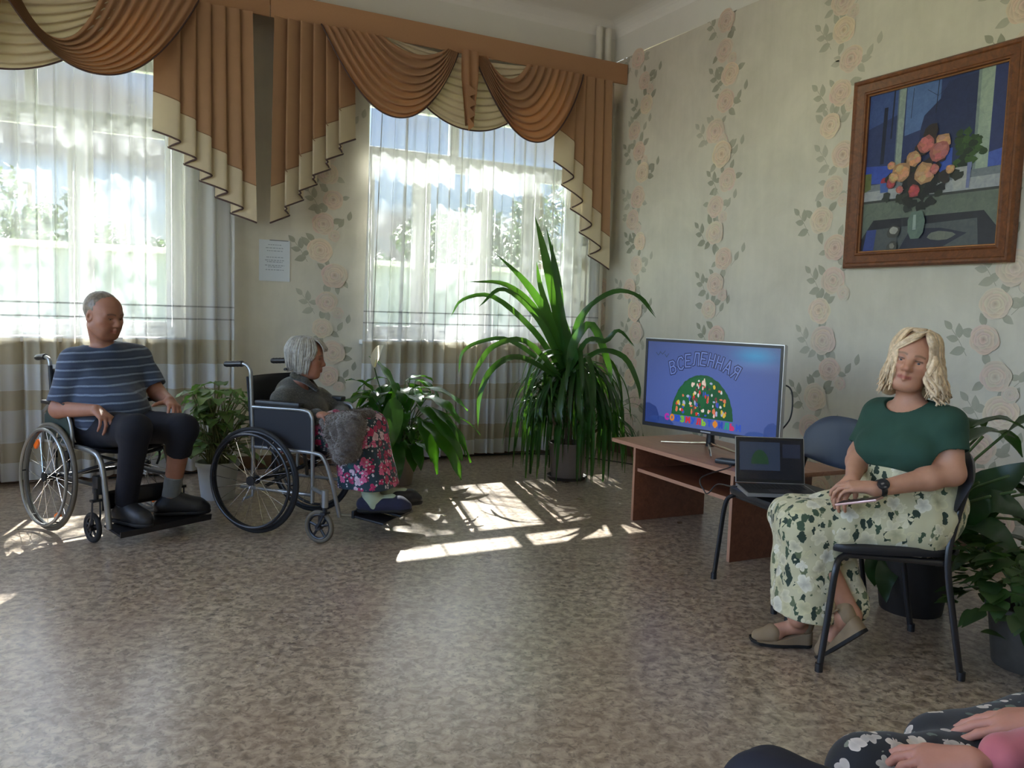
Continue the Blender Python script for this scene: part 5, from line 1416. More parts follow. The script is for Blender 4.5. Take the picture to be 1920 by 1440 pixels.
# ================================================================ the man in the wheelchair
npv = lambda v: np.array(v, float)
def cloth(name, c, rough=.85, var=.1, scale=30, bump=.3): return plain(name, c, rough, var=var, scale=scale, bump=bump, Sheen__Weight=.2)
def frame_from(F, roll=0.0):
    F = Vector(F).normalized(); S = Vector((0, 0, 1)).cross(F).normalized(); U = F.cross(S)
    # S is the person's left when facing F
    if roll: q = Matrix.Rotation(roll, 3, F); S = q @ S; U = q @ U
    return npv(F), npv(S), npv(U)
def stripe_mat():
    t = NT('striped_jersey'); co = t.coord(); sx = t.n('SeparateXYZ'); t.t.links.new(co, sx.inputs[0])
    nz = t.noise(co, 6, 2); z = t.math('ADD', sx.outputs[2], t.math('MULTIPLY', nz.outputs[0], .02))
    z = t.math('ADD', z, t.math('MULTIPLY', sx.outputs[0], -.05))
    w = t.math('FRACT', t.math('MULTIPLY', z, 1/.046))
    st = t.ramp(w, [(0, (1, 1, 1)), (.13, (1, 1, 1)), (.20, (0, 0, 0)), (.5, (.12,)*3), (.9, (0, 0, 0)), (1, (1, 1, 1))])
    fine = t.noise(co, 300, 2)
    base = t.mix(t.noise(co, 5, 2).outputs[0], srgb(30, 42, 66), srgb(48, 62, 88))
    col = t.mix(t.math('MULTIPLY', st, t.math('MULTIPLY', fine.outputs[0], 1.1)), base, srgb(142, 158, 180))
    return t.done(t.pbsdf(col, .85, 0, t.bump(fine.outputs[0], .3, .001), Sheen__Weight=.2))
man = thing('person', 'balding man in a blue striped t-shirt sitting in a wheelchair', 'person', OM)
hd = at(193, 592, 4.66)
F, S, U = frame_from((.64, -.74, -.22))
hc = npv(hd); sc = 1.10
nb = npv(at(199, 660, 4.72))                       # base of the neck
shR, shL = npv(at(140, 680, 4.62)), npv(at(256, 672, 4.92))
elR, wrR = npv(at(110, 768, 4.56)), npv(at(181, 769, 4.40))
elL, wrL = npv(at(296, 738, 4.92)), npv(at(318, 752, 4.72))
hpR, hpL = npv(at(186, 806, 4.66)), npv(at(226, 800, 4.82))
knR, knL = npv(at(254, 806, 4.34)), npv(at(342, 804, 4.54))
loc = lambda O, h, x, y, z: npv(O)+npv(h)*x+np.array([-h[1], h[0], 0])*y+np.array([0, 0, z])
anR, anL = loc(OM, hM, .475, -.10, .195), loc(OM, hM, .485, .16, .20)
toR, toL = loc(OM, hM, .635, -.07, .098), loc(OM, hM, .585, .31, .098)
mid = (hpR+hpL)/2; la = (hpL-hpR)/np.linalg.norm(hpL-hpR)
sp = (shR+shL)/2; fwd = npv(hM)
SK = srgb(158, 112, 92)
def limbs(ops, r=0.0, k=.03, legs=True, arms=True, tors=True, big=1.0, tg=(0, 0, 0), belly=.11):
    if tors:
        for s, sh, hp in ((-1, shR, hpR), (1, shL, hpL)):
            a = sp+(sh-sp)*.55+np.array([0, 0, -.05]); b = mid+(hp-mid)*.9+np.array([0, 0, .10])
            ops.append(rc(a, b, .108*big+r, .128*big+r, .09, tg[0])); ops.append(rc(b, hp, .128*big+r, .115*big+r, .05, tg[0]))
            ops.append(rc(nb+np.array([0, 0, -.015]), sh, .060+r, .066*big+r, .05, tg[0]))
        ops.append(rc(mid+fwd*belly+np.array([0, 0, .10]), sp+fwd*.06+np.array([0, 0, -.20]), .135*big+r, .10*big+r, .10, tg[0]))
    if arms:
        for sh, e, w in ((shR, elR, wrR), (shL, elL, wrL)): ops.append(rc(sh, e, .058*big+r, .047+r, k, tg[1])); ops.append(rc(e, w, .048+r, .030+r, .02, tg[1]))
    if legs:
        for hp, kn, an in ((hpR, knR, anR), (hpL, knL, anL)): ops.append(rc(hp, kn, .096+r, .070+r, .05, tg[2])); ops.append(rc(kn, an, .064+r, .042+r, .03, tg[2]))
ops = []
limbs(ops)
ops.append(rc(nb-U*.02, hc-U*.060-F*.030, .064, .056, .025)); 
P = head_ops(ops, hc, F, S, U, sc, jaw=1.15, age=1, wid=1.04)
hand_ops(ops, wrR, npv(at(214, 796, 4.33))-wrR, npv((.1, -.3, -1)), 1, per=((14, 22, 14), (38, 34, 18), (46, 36, 18), (50, 34, 18)), spread=13, sc=1.08, thumb=(.8, .55, .25))
hand_ops(ops, wrL, npv(at(345, 784, 4.52))-wrL, npv((-.25, -.25, -1)), -1, curls=(26, 26, 16), spread=9, sc=1.06, thumb=(.35, .85, .25))
for an, to in ((anR, toR), (anL, toL)): ops.append(rc(an-np.array([0, 0, .02]), to+np.array([0, 0, .028])-(to-an)*.12, .042, .024, .03))
body = sdf_obj('body', ops, .0040, M_skin, man, face_col(hc, F, S, U, sc, SK, srgb(142, 84, 72), srgb(92, 72, 60), .16, .35, False, 1.04))
eyes(man, P, F, S, U, Vector(F)+Vector((.2, .1, -.15)), sc)
# short grey hair round the sides and back
ops = [el(P(0, -.016, .036), np.array((.0785, .0990, .0885))*sc, np.array([S, F, U]), .0, 0), plane(P(0, .058, .080), (F*.90+U*.02)), rc(P(.07, .075, .075), P(.06, .12, .03), .035, .05, .01, 0, 's'), rc(P(-.07, .075, .075), P(-.06, .12, .03), .035, .05, .01, 0, 's'), plane(P(0, 0, -.042), -U+F*.25)]
ops.append(disp(wrinkle(.0025, 160, 3)))
sdf_obj('hair', ops, .0040, hair_mat('short_grey_hair', srgb(84, 72, 60), srgb(122, 108, 92)), man, lambda v: np.ones((len(v), 3)))
# t-shirt
ops = []
limbs(ops, .016, legs=False, arms=False, big=1.02)
for sh, e, k in ((shR, elR, .80), (shL, elL, .74)):
    d = e-sh; ops.append(rc(sh, sh+d*1.0, .078, .074, .03))
    
ops.append(disp(wrinkle(.006, 26, 5)))
ops.append(el(P(0, -.01, -.128), (.085, .085, .062), np.array([S, F, U]), .006, 0, 's'))
for sh, e, k in ((shR, elR, .80), (shL, elL, .72)):
    d = e-sh; L = np.linalg.norm(d); d = d/L
    ops.append(rc(sh+d*(L*k+.115), sh+d*(L*k+.26), .115, .115, .004, 0, 's'))
ops.append(plane(mid+np.array([0, 0, .015])+fwd*.1, (-fwd*.25+np.array([0, 0, -1]))*1.0, .01))
sdf_obj('t_shirt', ops, .0045, stripe_mat(), man)
# dark trousers, the left leg pushed up to the calf
ops = []
limbs(ops, .014, arms=False, tors=False)
ops.append(rc(hpR, hpL, .125, .125, .05)); ops.append(rc(mid+np.array([0, 0, .07]), mid+np.array([0, 0, .02]), .15, .14, .06))
ops.append(disp(wrinkle(.007, 30, 8)))
dR = (anR-knR)/np.linalg.norm(anR-knR); dL = (anL-knL)/np.linalg.norm(anL-knL)
ops.append(rc(anR+dR*.065, anR+dR*.2, .085, .085, .004, 0, 's')); ops.append(rc(knL+dL*.255, anL+dL*.2, .12, .12, .004, 0, 's'))
sdf_obj('trousers', ops, .005, plain('navy_trousers', srgb(13, 14, 25), .9, var=.12, bump=.2), man)
def shoe(parent, an, to, mat, sole, sock=None, w=.040, name='shoe', sockh=.10, up=None):
    up = up or [0, 0, 1]
    an, to = npv(an), npv(to); d = to-an; fl = d.copy(); fl[2] = 0; fl /= np.linalg.norm(fl)
    zb = to[2]; heel = an-fl*.045; heel[2] = zb
    L = []
    o = [rc(heel+np.array([0, 0, .042]), to-fl*.035+np.array([0, 0, .036]), w, w*1.04, .02), rc(an+np.array([0, 0, -.01]), to-fl*.05+np.array([0, 0, .045]), w*1.08, w*.86, .03), rc(to-fl*.04+np.array([0, 0, .03]), to+np.array([0, 0, .026]), w*1.0, w*.72, .02)]
    o.append(plane([0, 0, zb+.004], [0, 0, -1], .003))
    so = sdf_obj(name, o, .0045, mat, parent)
    o = [rc(heel+np.array([0, 0, .012]), to-fl*.035+np.array([0, 0, .012]), w*1.02, w*1.06, .01), rc(to-fl*.04+np.array([0, 0, .012]), to+np.array([0, 0, .012]), w*1.03, w*.76, .02), plane([0, 0, zb-.004], [0, 0, -1], .002), plane([0, 0, zb+.016], [0, 0, 1], .003)]
    sdf_obj('sole', o, .0045, sole, so)
    return so
M_sock = cloth('grey_sock', srgb(104, 108, 108)); M_shoe = plain('black_shoe', srgb(24, 24, 26), .5, var=.15); M_sole = plain('black_sole', srgb(18, 18, 18), .7)
for an, to, kn, q in ((anR, toR, knR, .09), (anL, toL, knL, .135)):
    d = (kn-an)/np.linalg.norm(kn-an)
    sdf_obj('sock', [rc(an-d*.03, an+d*q, .047, .051, .01), plane(an+d*q, d, .003), disp(wrinkle(.002, 60, 2))], .0045, M_sock, man)
    shoe(man, an, to, M_shoe, M_sole, w=.046)
# ================================================================ the old woman in the second wheelchair
old = thing('person', 'grey-haired old woman in a dark knit jacket and flowered skirt in a wheelchair', 'person', OO)
hc = npv(at(574, 672, 4.82)); F, S, U = frame_from((.90, -.40, -.10)); sc = 1.0
nb = npv(at(556, 728, 4.84)); shR, shL = npv(at(530, 750, 4.73)), npv(at(597, 748, 5.02))
elR, wrR = npv(at(548, 800, 4.76)), npv(at(600, 778, 4.60)); elL, wrL = npv(at(640, 772, 5.00)), npv(at(640, 784, 4.84))
hpR, hpL = npv(at(526, 815, 4.86)), npv(at(565, 808, 4.97)); knR, knL = npv(at(671, 812, 4.62)), npv(at(698, 800, 4.77))
anR, toR = loc(OO, hO, .63, -.05, .225), loc(OO, hO, .80, .05, .150)
anL, toL = loc(OO, hO, .61, .13, .225), loc(OO, hO, .77, .24, .150)
mid = (hpR+hpL)/2; sp = (shR+shL)/2; fwd = npv(hO)
ops = []
limbs(ops, -.016, big=.85)
ops.append(rc(nb, hc-U*.055-F*.012, .050, .050, .03))
P = head_ops(ops, hc, F, S, U, sc, fem=True, age=1, jaw=1.05)
hand_ops(ops, wrR, npv(at(634, 782, 4.46))-wrR, npv((-.1, .5, -1)), 1, curls=(34, 36, 24), spread=6, sc=.95, thumb=(.7, .6, .3))
hand_ops(ops, wrL, npv(at(618, 790, 4.55))-wrL, npv((.2, .1, -1)), -1, curls=(30, 34, 20), spread=6, sc=.95)
sdf_obj('body', ops, .0042, M_skin, old, face_col(hc, F, S, U, sc, srgb(160, 112, 92), srgb(136, 84, 76), srgb(110, 96, 84), .18, 0))
eyes(old, P, F, S, U, F, sc)
# chin-length grey hair combed back
rr = random.Random(8); m = MB()
def skull(th, ph, q=1.05, sc=1.0, P=None):
    s, f, u = .078*q*math.sin(th)*math.sin(ph), .100*q*math.sin(th)*math.cos(ph)-.014, .090*q*math.cos(th)+.034
    return Vector(P(s, f, u))
def combed(m, P, n, phr, length, rad, rr, part=.0, wav=.004, freq=30, flare=.02, lift=1.05, fringe=False, tone=(.75, 1.2), down=Vector((0, 0, -1)), lean=0.0, endth=1.50):
    for k in range(n):
        ph = rr.uniform(*phr)*rr.choice((-1, 1)); q = lift*rr.uniform(.99, 1.07)
        pf = rr.uniform(-.9, .55); pts = [Vector(P(part+.006*math.copysign(1, ph), .04+pf*.055-.02, .034+.090*lift*math.sqrt(max(.05, 1-((.04+pf*.055-.006)/.104)**2))))]
        for t in (.30, .62, 1.0): pts.append(skull(lerp(.25, endth, t), ph, q, 1, P))
        p = pts[-1].copy(); out = (p-Vector(P(0, -.014, .034))); out.z = 0; out.normalize()
        L = length*rr.uniform(.82, 1.08); a = rr.uniform(0, 6)
        for i in range(1, 6):
            t = i/5
            w = math.sin(a+t*freq*length)*wav*(.4+t); side = Vector((-out.y, out.x, 0))
            pts.append(p+down*L*t+out*(flare*t*t+w)+side*(w*.8+lean*t*t))
        tn = rr.uniform(*tone); lock(m, pts, rad*rr.uniform(.8, 1.25), (tn, tn*.985, tn*.97), .5, 24)
combed(m, P, 330, (1.15, 3.14), .128, .0078, rr, 0, .003, 20, -.016, 1.09, endth=1.45, tone=(.84, 1.14), lean=-.012)
combed(m, P, 90, (.80, 1.25), .062, .0070, rr, 0, .003, 20, .002, 1.09, endth=1.30, tone=(.86, 1.12), lean=-.03)
for k in range(60):      # short fringe swept forward
    s = rr.uniform(-.05, .05); z = rr.uniform(-.006, .006)
    lock(m, [P(s*.5, .02, .122+z), P(s*.9, .065, .112+z), P(s*1.05, .096, .082+z), P(s*1.1, .104+rr.uniform(0, .012), .058+z)], .0065, (1.05, 1.04, 1.02), .5, 12)
m.build('hair', hair_mat('grey_hair', srgb(128, 124, 116), srgb(168, 164, 156)), old, True, 180)
sdf_obj('hair_cap', [el(P(0, -.018, .036), np.array((.080, .098, .090)), np.array([S, F, U]), 0, 0), plane(P(0, .050, .05), F*.95+U*.2), plane(P(0, 0, -.05), -U)], .005, hair_mat('grey_hair_under', srgb(112, 108, 100), srgb(140, 136, 128)), old, lambda v: np.ones((len(v), 3)))
MB().tube([P(-.05, -.105, -.075), P(.05, -.105, -.075)], .008, 10).build('hair_clip', M_black, old, True)
# jacket
def knit_mat():
    t = NT('dark_knit'); co = t.coord(); a = t.noise(co, 120, 4, .7); b = t.noise(co, 14, 3)
    col = t.ramp(t.math('ADD', t.math('MULTIPLY', a.outputs[0], .7), t.math('MULTIPLY', b.outputs[0], .3)), [(.38, srgb(44, 43, 38)), (.55, srgb(70, 68, 60)), (.70, srgb(112, 108, 98))])
    return t.done(t.pbsdf(col, .9, 0, t.bump(a.outputs[0], .6, .004), Sheen__Weight=.3))
ops = []
limbs(ops, .004, legs=False, arms=False, big=.82)
for sh, e, w in ((shR, elR, wrR), (shL, elL, wrL)): ops.append(rc(sh, e, .068, .060, .04)); ops.append(rc(e, e+(w-e)*.86, .058, .048, .02))
ops.append(rc(nb-fwd*.05-np.array([0, 0, .03]), sp-fwd*.04-np.array([0, 0, .12]), .085, .12, .06))
ops.append(disp(wrinkle(.007, 24, 6)))
ops.append(el(P(0, .01, -.135), (.062, .075, .055), np.array([S, F, U]), .006, 0, 's'))
ops.append(plane(mid+np.array([0, 0, -.02]), (0, 0, -1), .01))
sdf_obj('jacket', ops, .0045, knit_mat(), old)
sdf_obj('collar', [rc(P(.055, .02, -.125), P(.012, .085, -.175), .018, .012, .01), rc(P(-.055, .02, -.125), P(-.012, .085, -.175), .018, .012, .01), rc(P(.05, -.05, -.105), P(-.05, -.05, -.105), .022, .022, .01), rc(P(.05, -.05, -.105), P(.055, .02, -.125), .022, .018, .01), rc(P(-.05, -.05, -.105), P(-.055, .02, -.125), .022, .018, .01)], .0045, knit_mat(), old)
def flower_mat(name, base, petals, leafc, scale, leaf_amt=.5, psize=.42, lobes=5, inner=None, seedoff=0.0, rough=.8, white=None):
    """printed cloth: scattered blossoms with lobed edges and sprigs of leaves"""
    t = NT(name); co = t.coord()
    mp = t.n('Mapping'); t.t.links.new(co, mp.inputs[0]); mp.inputs['Location'].default_value = (seedoff, seedoff*.7, seedoff*1.3)
    ds = t.noise(mp.outputs[0], scale*1.1, 2)
    vm = t.n('VectorMath', _operation='MULTIPLY_ADD'); t.t.links.new(ds.outputs[1], vm.inputs[0]); vm.inputs[1].default_value = (.35/scale,)*3; t.t.links.new(mp.outputs[0], vm.inputs[2])
    V1 = t.n('TexVoronoi', Scale=scale, Randomness=.85); t.t.links.new(vm.outputs[0], V1.inputs['Vector'])
    df = t.n('VectorMath', _operation='SUBTRACT'); t.t.links.new(vm.outputs[0], df.inputs[0]); t.t.links.new(V1.outputs['Position'], df.inputs[1])
    sx = t.n('SeparateXYZ'); t.t.links.new(df.outputs[0], sx.inputs[0])
    ang = t.math('ARCTAN2', t.math('ADD', sx.outputs[2], t.math('MULTIPLY', sx.outputs[1], .6)), t.math('SUBTRACT', sx.outputs[0], t.math('MULTIPLY', sx.outputs[1], .5)))
    lob = t.math('MULTIPLY', t.math('ABSOLUTE', t.math('SINE', t.math('MULTIPLY', ang, lobes/2))), .34)
    cr = t.n('SeparateColor'); t.t.links.new(V1.outputs['Color'], cr.inputs[0])
    r = t.math('DIVIDE', V1.outputs['Distance'], t.math('ADD', t.math('MULTIPLY', cr.outputs[1], .35), .75))
    edge = t.math('MULTIPLY', t.math('ADD', .66, lob), psize)
    isfl = t.math('LESS_THAN', r, edge)
    pet = t.ramp(cr.outputs[0], petals, 'CONSTANT')
    sh = t.ramp(t.math('DIVIDE', r, t.math('MAXIMUM', edge, .01)), [(.0, (.62,)*3), (.45, (.85,)*3), (1, (1.12,)*3)])
    pet = t.mix(1.0, pet, sh, 'MULTIPLY')
    if inner: pet = t.mix(t.math('LESS_THAN', r, psize*.20), pet, inner)
    d3 = t.noise(mp.outputs[0], scale*3.2, 2); vm2 = t.n('VectorMath', _operation='MULTIPLY_ADD'); t.t.links.new(d3.outputs[1], vm2.inputs[0]); vm2.inputs[1].default_value = (.42/scale,)*3; t.t.links.new(vm.outputs[0], vm2.inputs[2])
    V2 = t.n('TexVoronoi', Scale=scale*2.1, Randomness=1.0); mp2 = t.n('Mapping'); t.t.links.new(vm2.outputs[0], mp2.inputs[0]); mp2.inputs['Scale'].default_value = (1.0, 1.0, .48); mp2.inputs['Rotation'].default_value = (.5, .7, .4); t.t.links.new(mp2.outputs[0], V2.inputs['Vector'])
    c2 = t.n('SeparateColor'); t.t.links.new(V2.outputs['Color'], c2.inputs[0])
    lf = t.math('MULTIPLY', t.math('LESS_THAN', V2.outputs['Distance'], .40), t.math('LESS_THAN', c2.outputs[0], leaf_amt))
    lcol = t.ramp(c2.outputs[1], leafc, 'CONSTANT')
    col = t.mix(lf, base, lcol); col = t.mix(isfl, col, pet)
    if white:
        V3 = t.n('TexVoronoi', Scale=scale*2.6); t.t.links.new(mp.outputs[0], V3.inputs['Vector']); c3 = t.n('SeparateColor'); t.t.links.new(V3.outputs['Color'], c3.inputs[0])
        wd = t.math('MULTIPLY', t.math('LESS_THAN', V3.outputs['Distance'], .34), t.math('LESS_THAN', c3.outputs[0], .45)); wd = t.math('MULTIPLY', wd, t.math('GREATER_THAN', V3.outputs['Distance'], .10)); col = t.mix(wd, col, white)
    fine = t.noise(co, 400, 2)
    return t.done(t.pbsdf(col, rough, 0, t.bump(fine.outputs[0], .2, .001), Sheen__Weight=.1))
M_sk_old = flower_mat('pink_flowered_cloth', srgb(34, 56, 70), [(0, srgb(176, 40, 92)), (.35, srgb(206, 96, 140)), (.6, srgb(150, 34, 78)), (.8, srgb(206, 176, 190))], [(0, srgb(26, 84, 84)), (.5, srgb(40, 66, 90))], 20, .45, .62, 5, srgb(214, 190, 160), .3, white=srgb(206, 200, 206))
ops = []
lO_ = npv(lO)
kr, kl = knR+np.array([0, 0, .0]), knL
hemR, hemL = anR+np.array([.0, 0, .04]), anL+np.array([0, 0, .04])
for hp, kn, hm in ((hpR, kr, hemR), (hpL, kl, hemL)): ops.append(rc(hp, kn, .090, .084, .05)); ops.append(rc(kn, hm, .080, .088, .05))
ops.append(rc(hpR, hpL, .095, .095, .05)); ops.append(rc((kr+kl)/2, (hemR+hemL)/2, .085, .095, .07)); ops.append(rc(kr-fwd*.08+lO_*.03-np.array([0, 0, .05]), hemR-fwd*.13, .07, .085, .06)); ops.append(rc(hpR*.5+kr*.5, hpL*.5+kl*.5, .11, .11, .06))
ops.append(disp(wrinkle(.010, 34, 4, (0, 0, 1))))
ops.append(plane((hemR+hemL)/2+np.array([0, 0, .01]), (0, 0, -1), .004))
sdf_obj('skirt', ops, .005, M_sk_old, old)
M_gs = cloth('pale_green_sock', srgb(160, 172, 146)); M_slip = cloth('navy_slipper', srgb(26, 30, 58)); M_slipb = plain('black_slipper', srgb(20, 20, 24), .5)
for an, to, kn, mt in ((anR, toR, knR, M_slip), (anL, toL, knL, M_slipb)):
    d = (kn-an)/np.linalg.norm(kn-an)
    sdf_obj('sock', [rc(an-d*.035, an+d*.12, .050, .054, .02), rc(an-d*.03, to+(an-to)*.42+np.array([0, 0, .035]), .044, .030, .02), disp(wrinkle(.003, 50, 2))], .0045, M_gs, old)
    shoe(old, an+np.array([0, 0, -.03]), to, mt, M_sole, w=.042, name='slipper')
# fluffy brown-grey shawl bunched on her lap
def fur_mat():
    t = NT('fluffy_wool'); co = t.coord(); a = t.noise(co, 60, 6, .75, .6); b = t.noise(co, 12, 3)
    col = t.ramp(t.math('ADD', t.math('MULTIPLY', a.outputs[0], .7), t.math('MULTIPLY', b.outputs[0], .3)), [(.35, srgb(52, 44, 38)), (.55, srgb(88, 76, 68)), (.72, srgb(128, 116, 106))])
    return t.done(t.pbsdf(col, .95, 0, t.bump(a.outputs[0], .9, .010), Sheen__Weight=.6))
fur = thing('woollen_shawl', 'fluffy brown shawl bunched on the old woman\'s lap', 'shawl', at(640, 830, 4.45))
L_ = lambda u, v, d: npv(at(u, v, d))
fo = [rc(L_(615, 792, 4.56), L_(662, 800, 4.44), .050, .066, .05), rc(L_(660, 796, 4.46), L_(652, 842, 4.40), .066, .072, .05), rc(L_(630, 815, 4.50), L_(640, 852, 4.44), .060, .055, .05), rc(L_(655, 784, 4.55), L_(690, 778, 4.66), .048, .040, .05)]
fo.append(disp(wrinkle(.010, 40, 9))); fo.append(disp(wrinkle(.004, 160, 10)))
fo_ob = sdf_obj('wool', fo, .0045, fur_mat(), fur)
rr = random.Random(2); m = MB(); me = fo_ob.data
for k in range(2600):
    v = me.vertices[rr.randrange(len(me.vertices))]; p = wmat(fur) @ v.co; n = v.normal
    t_ = (n+Vector((rr.gauss(0, .5), rr.gauss(0, .5), rr.gauss(0, .5)))).normalized()
    m.tube([p, p+t_*.008+Vector((0, 0, -.001)), p+t_*.016+Vector((rr.gauss(0, .003), rr.gauss(0, .003), -.004))], [.0011, .0008, .0003], 3, caps=False)
o = m.build('wool_pile', plain('wool_fibre', srgb(96, 84, 76), .95, var=.3), fur, True, 180); o['kind'] = 'stuff'
# ================================================================ the blonde woman on the chair
bl = thing('person', 'blonde woman in a green blouse and flowered skirt sitting on a chair', 'person', (2.80, 2.08, 0))
hc = npv(at(1710, 678, 3.10)); F, S, U = frame_from((-.86, -.50, .02), -.22); sc = .97
nb = npv(at(1706, 764, 3.15)); shL, shR = npv(at(1776, 796, 3.02)), npv(at(1650, 780, 3.26))
elL, wrL = npv(at(1786, 888, 2.98)), npv(at(1640, 918, 2.96)); elR, wrR = npv(at(1612, 852, 3.27)), npv(at(1598, 898, 3.10))
hpL, hpR = npv(at(1718, 966, 3.14)), npv(at(1700, 958, 3.30)); knL, knR = npv(at(1506, 988, 3.15)), npv(at(1488, 970, 3.30))
anR = npv(at(1496, 1158, 3.24)); anL = npv(at(1596, 1154, 3.10))
mid = (hpR+hpL)/2; sp = (shR+shL)/2; fwd = npv(hW); chest = np.array([-1.0, -.06, 0]); chest /= np.linalg.norm(chest)
wst = npv(at(1696, 884, 3.18)); lft = (shL-shR)/np.linalg.norm(shL-shR)
def torso(o, r=0.0, tg=0):
    for s, sh in ((1, shL), (-1, shR)):
        o.append(rc(sp+lft*s*.085+np.array([0, 0, -.06]), wst+lft*s*.060, .082+r, .088+r, .07, tg))
        o.append(rc(wst+lft*s*.06, mid+lft*s*.075+np.array([0, 0, .04]), .088+r, .105+r, .06, tg))
        o.append(rc(nb+np.array([0, 0, -.012]), sh, .044+r, .056+r, .04, tg))
        o.append(el(sp+chest*.080+lft*s*.072+np.array([0, 0, -.108]), np.array((.076, .080, .070))+r, None, .05, tg))
    o.append(rc(sp+np.array([0, 0, -.04]), wst+chest*.01, .085+r, .092+r, .07, tg))
ops = []; torso(ops)
for sh, e, w in ((shL, elL, wrL), (shR, elR, wrR)): ops.append(rc(sh, e, .052, .043, .03)); ops.append(rc(e, e+(w-e)*.3, .043, .042, .02)); ops.append(rc(e+(w-e)*.3, w, .042, .026, .02))
for hp, kn, an in ((hpL, knL, anL), (hpR, knR, anR)): ops.append(rc(hp, kn, .09, .062, .05)); ops.append(rc(kn, an, .056, .036, .03))
ops.append(rc(nb, hc-U*.05-F*.012, .047, .046, .03))
P = head_ops(ops, hc, F, S, U, sc, fem=True, jaw=.95, smile=1)
hand_ops(ops, wrR, npv(at(1562, 938, 3.03))-wrR, npv((.25, .1, -1)), 1, curls=(22, 40, 30), spread=4, sc=.90, thumb=(.8, .5, .1))
hand_ops(ops, wrL+np.array([0, 0, .006]), npv(at(1560, 912, 3.01))-wrL, npv((.1, .35, -1)), -1, curls=(16, 34, 26), spread=5, sc=.92, thumb=(.85, .45, .15))
# feet
heelR, toeR = npv(at_z(1520, 1212, 0.0)), npv(at_z(1417, 1206, 0.0))
toeL = npv(at_z(1540, 1238, 0.0)); heelL = npv(at(1626, 1186, 3.02)); 
hL_ = heelL-toeL; hL_ *= .235/np.linalg.norm(hL_); heelL = toeL+hL_
toeR = heelR+(toeR-heelR)*(.240/np.linalg.norm(toeR-heelR))
def footframe(h, t): X = (t-h)/np.linalg.norm(t-h); Y = np.cross([0, 0, 1], X); Y /= np.linalg.norm(Y); Z = np.cross(X, Y); return X, Y, Z
def foot(o, h, t, an):
    X, Y, Z = footframe(h, t); p = lambda x, y, z: h+X*x+Y*y+Z*z
    o.append(rc(an, p(.042, 0, .090), .034, .030, .02)); o.append(rc(p(.045, 0, .085), p(.15, 0, .055), .030, .026, .03)); o.append(rc(p(.14, -.018, .045), p(.19, -.016, .034), .022, .016, .02)); o.append(rc(p(.14, .016, .045), p(.18, .018, .034), .022, .014, .02))
foot(ops, heelR, toeR, anR); foot(ops, heelL, toeL, anL)
SKB = srgb(188, 140, 116)
sdf_obj('body', ops, .0034, M_skin, bl, face_col(hc, F, S, U, sc, SKB, srgb(166, 96, 86), srgb(120, 92, 70), .20, 0, True))
eyes(bl, P, F, S, U, Vector((0, 0, EYE))-Vector(hc), sc)
# sandals on wedge soles
M_sand = plain('beige_suede', srgb(140, 120, 94), .85, var=.1, bump=.2)
def sandal(h, t, nm='sandal'):
    X, Y, Z = footframe(h, t); L = np.linalg.norm(t-h)
    wid = lambda x: .034+.010*math.sin(PI*min(1, max(0, (x-.06)/.16))) if x < .20 else .044*math.sqrt(max(.02, 1-((x-.20)/.045)**2))*.98
    def blockm(z0, z1, ins=0.0):
        m = MB(); xs = [i/22*L for i in range(23)]; vs = []
        for x in xs:
            xx = min(x, .2435); w = wid(xx)-ins
            if x < .02: w *= math.sqrt(max(.05, 1-((.02-x)/.024)**2))
            for zz in (z0, z1):
                z = zz(x) if callable(zz) else zz
                for s in (-1, 1): vs.append(h+X*x+Y*s*w+Z*z)
        n = len(xs); fs = []
        for i in range(n-1):
            a, b = i*4, i*4+4
            fs += [(a, b, b+1, a+1), (a+2, a+3, b+3, b+2), (a, a+2, b+2, b), (a+1, b+1, b+3, a+3)]
        fs += [(0, 1, 3, 2), (4*n-4, 4*n-2, 4*n-1, 4*n-3)]
        m.add(vs, fs); return m
    o = blockm(lambda x: .004+.010*max(0, (x-.19)/.05), lambda x: .016+.010*max(0, (x-.19)/.05)).build('sandal', M_sole, bl, True, 50)
    blockm(lambda x: .016+.008*max(0, (x-.19)/.05), lambda x: lerp(.066, .022, min(1, x/.17))).build('wedge', M_sand, o, True, 50)
    p = lambda x, y, z: h+X*x+Y*y+Z*z
    up = [rc(p(.030, 0, .085), p(.022, 0, .105), .036, .033, .02), rc(p(.155, 0, .040), p(.205, 0, .030), .036, .030, .03), rc(p(.150, .012, .052), p(.150, -.012, .052), .027, .027, .02)]
    up.append(rc(p(.085, 0, .13), p(.11, 0, .10), .040, .035, .006, 0, 's'))
    up.append(plane(p(0, 0, .02), -Z, .002)); sdf_obj('upper', up, .004, M_sand, o)
    MB().tube(bez([p(.02, .038, .115), p(.06, .040, .118), p(.085, .0, .135), p(.06, -.040, .118), p(.02, -.038, .115)], 20), .004, 6).build('ankle_strap', M_sand, o, True, 180)
    return o
sandal(heelR, toeR); sandal(heelL, toeL)
# blouse
ops = []; torso(ops, .012)
for sh, e, k in ((shL, elL, .80), (shR, elR, .78)):
    d = e-sh; ops.append(rc(sh+np.array([0, 0, -.004]), e, .066, .066, .03))
ops.append(disp(wrinkle(.006, 30, 15)))
for sh, e, k in ((shL, elL, .42), (shR, elR, .66)):
    d = e-sh; L = np.linalg.norm(d); d = d/L; q_ = sh+d*L*k; ops.append(rc(q_+d*.085, q_+d*.24, .085, .085, .004, 0, 's'))
ops.append(el(nb+chest*.030+np.array([0, 0, .045]), (.085, .085, .075), None, .006, 0, 's'))
ops.append(plane(wst+chest*.1+np.array([0, 0, .016]), npv((0, 0, -1))+chest*.30, .008))
sdf_obj('blouse', ops, .0042, plain('green_linen', srgb(34, 68, 56), .85, var=.12, scale=24, bump=.2), bl)
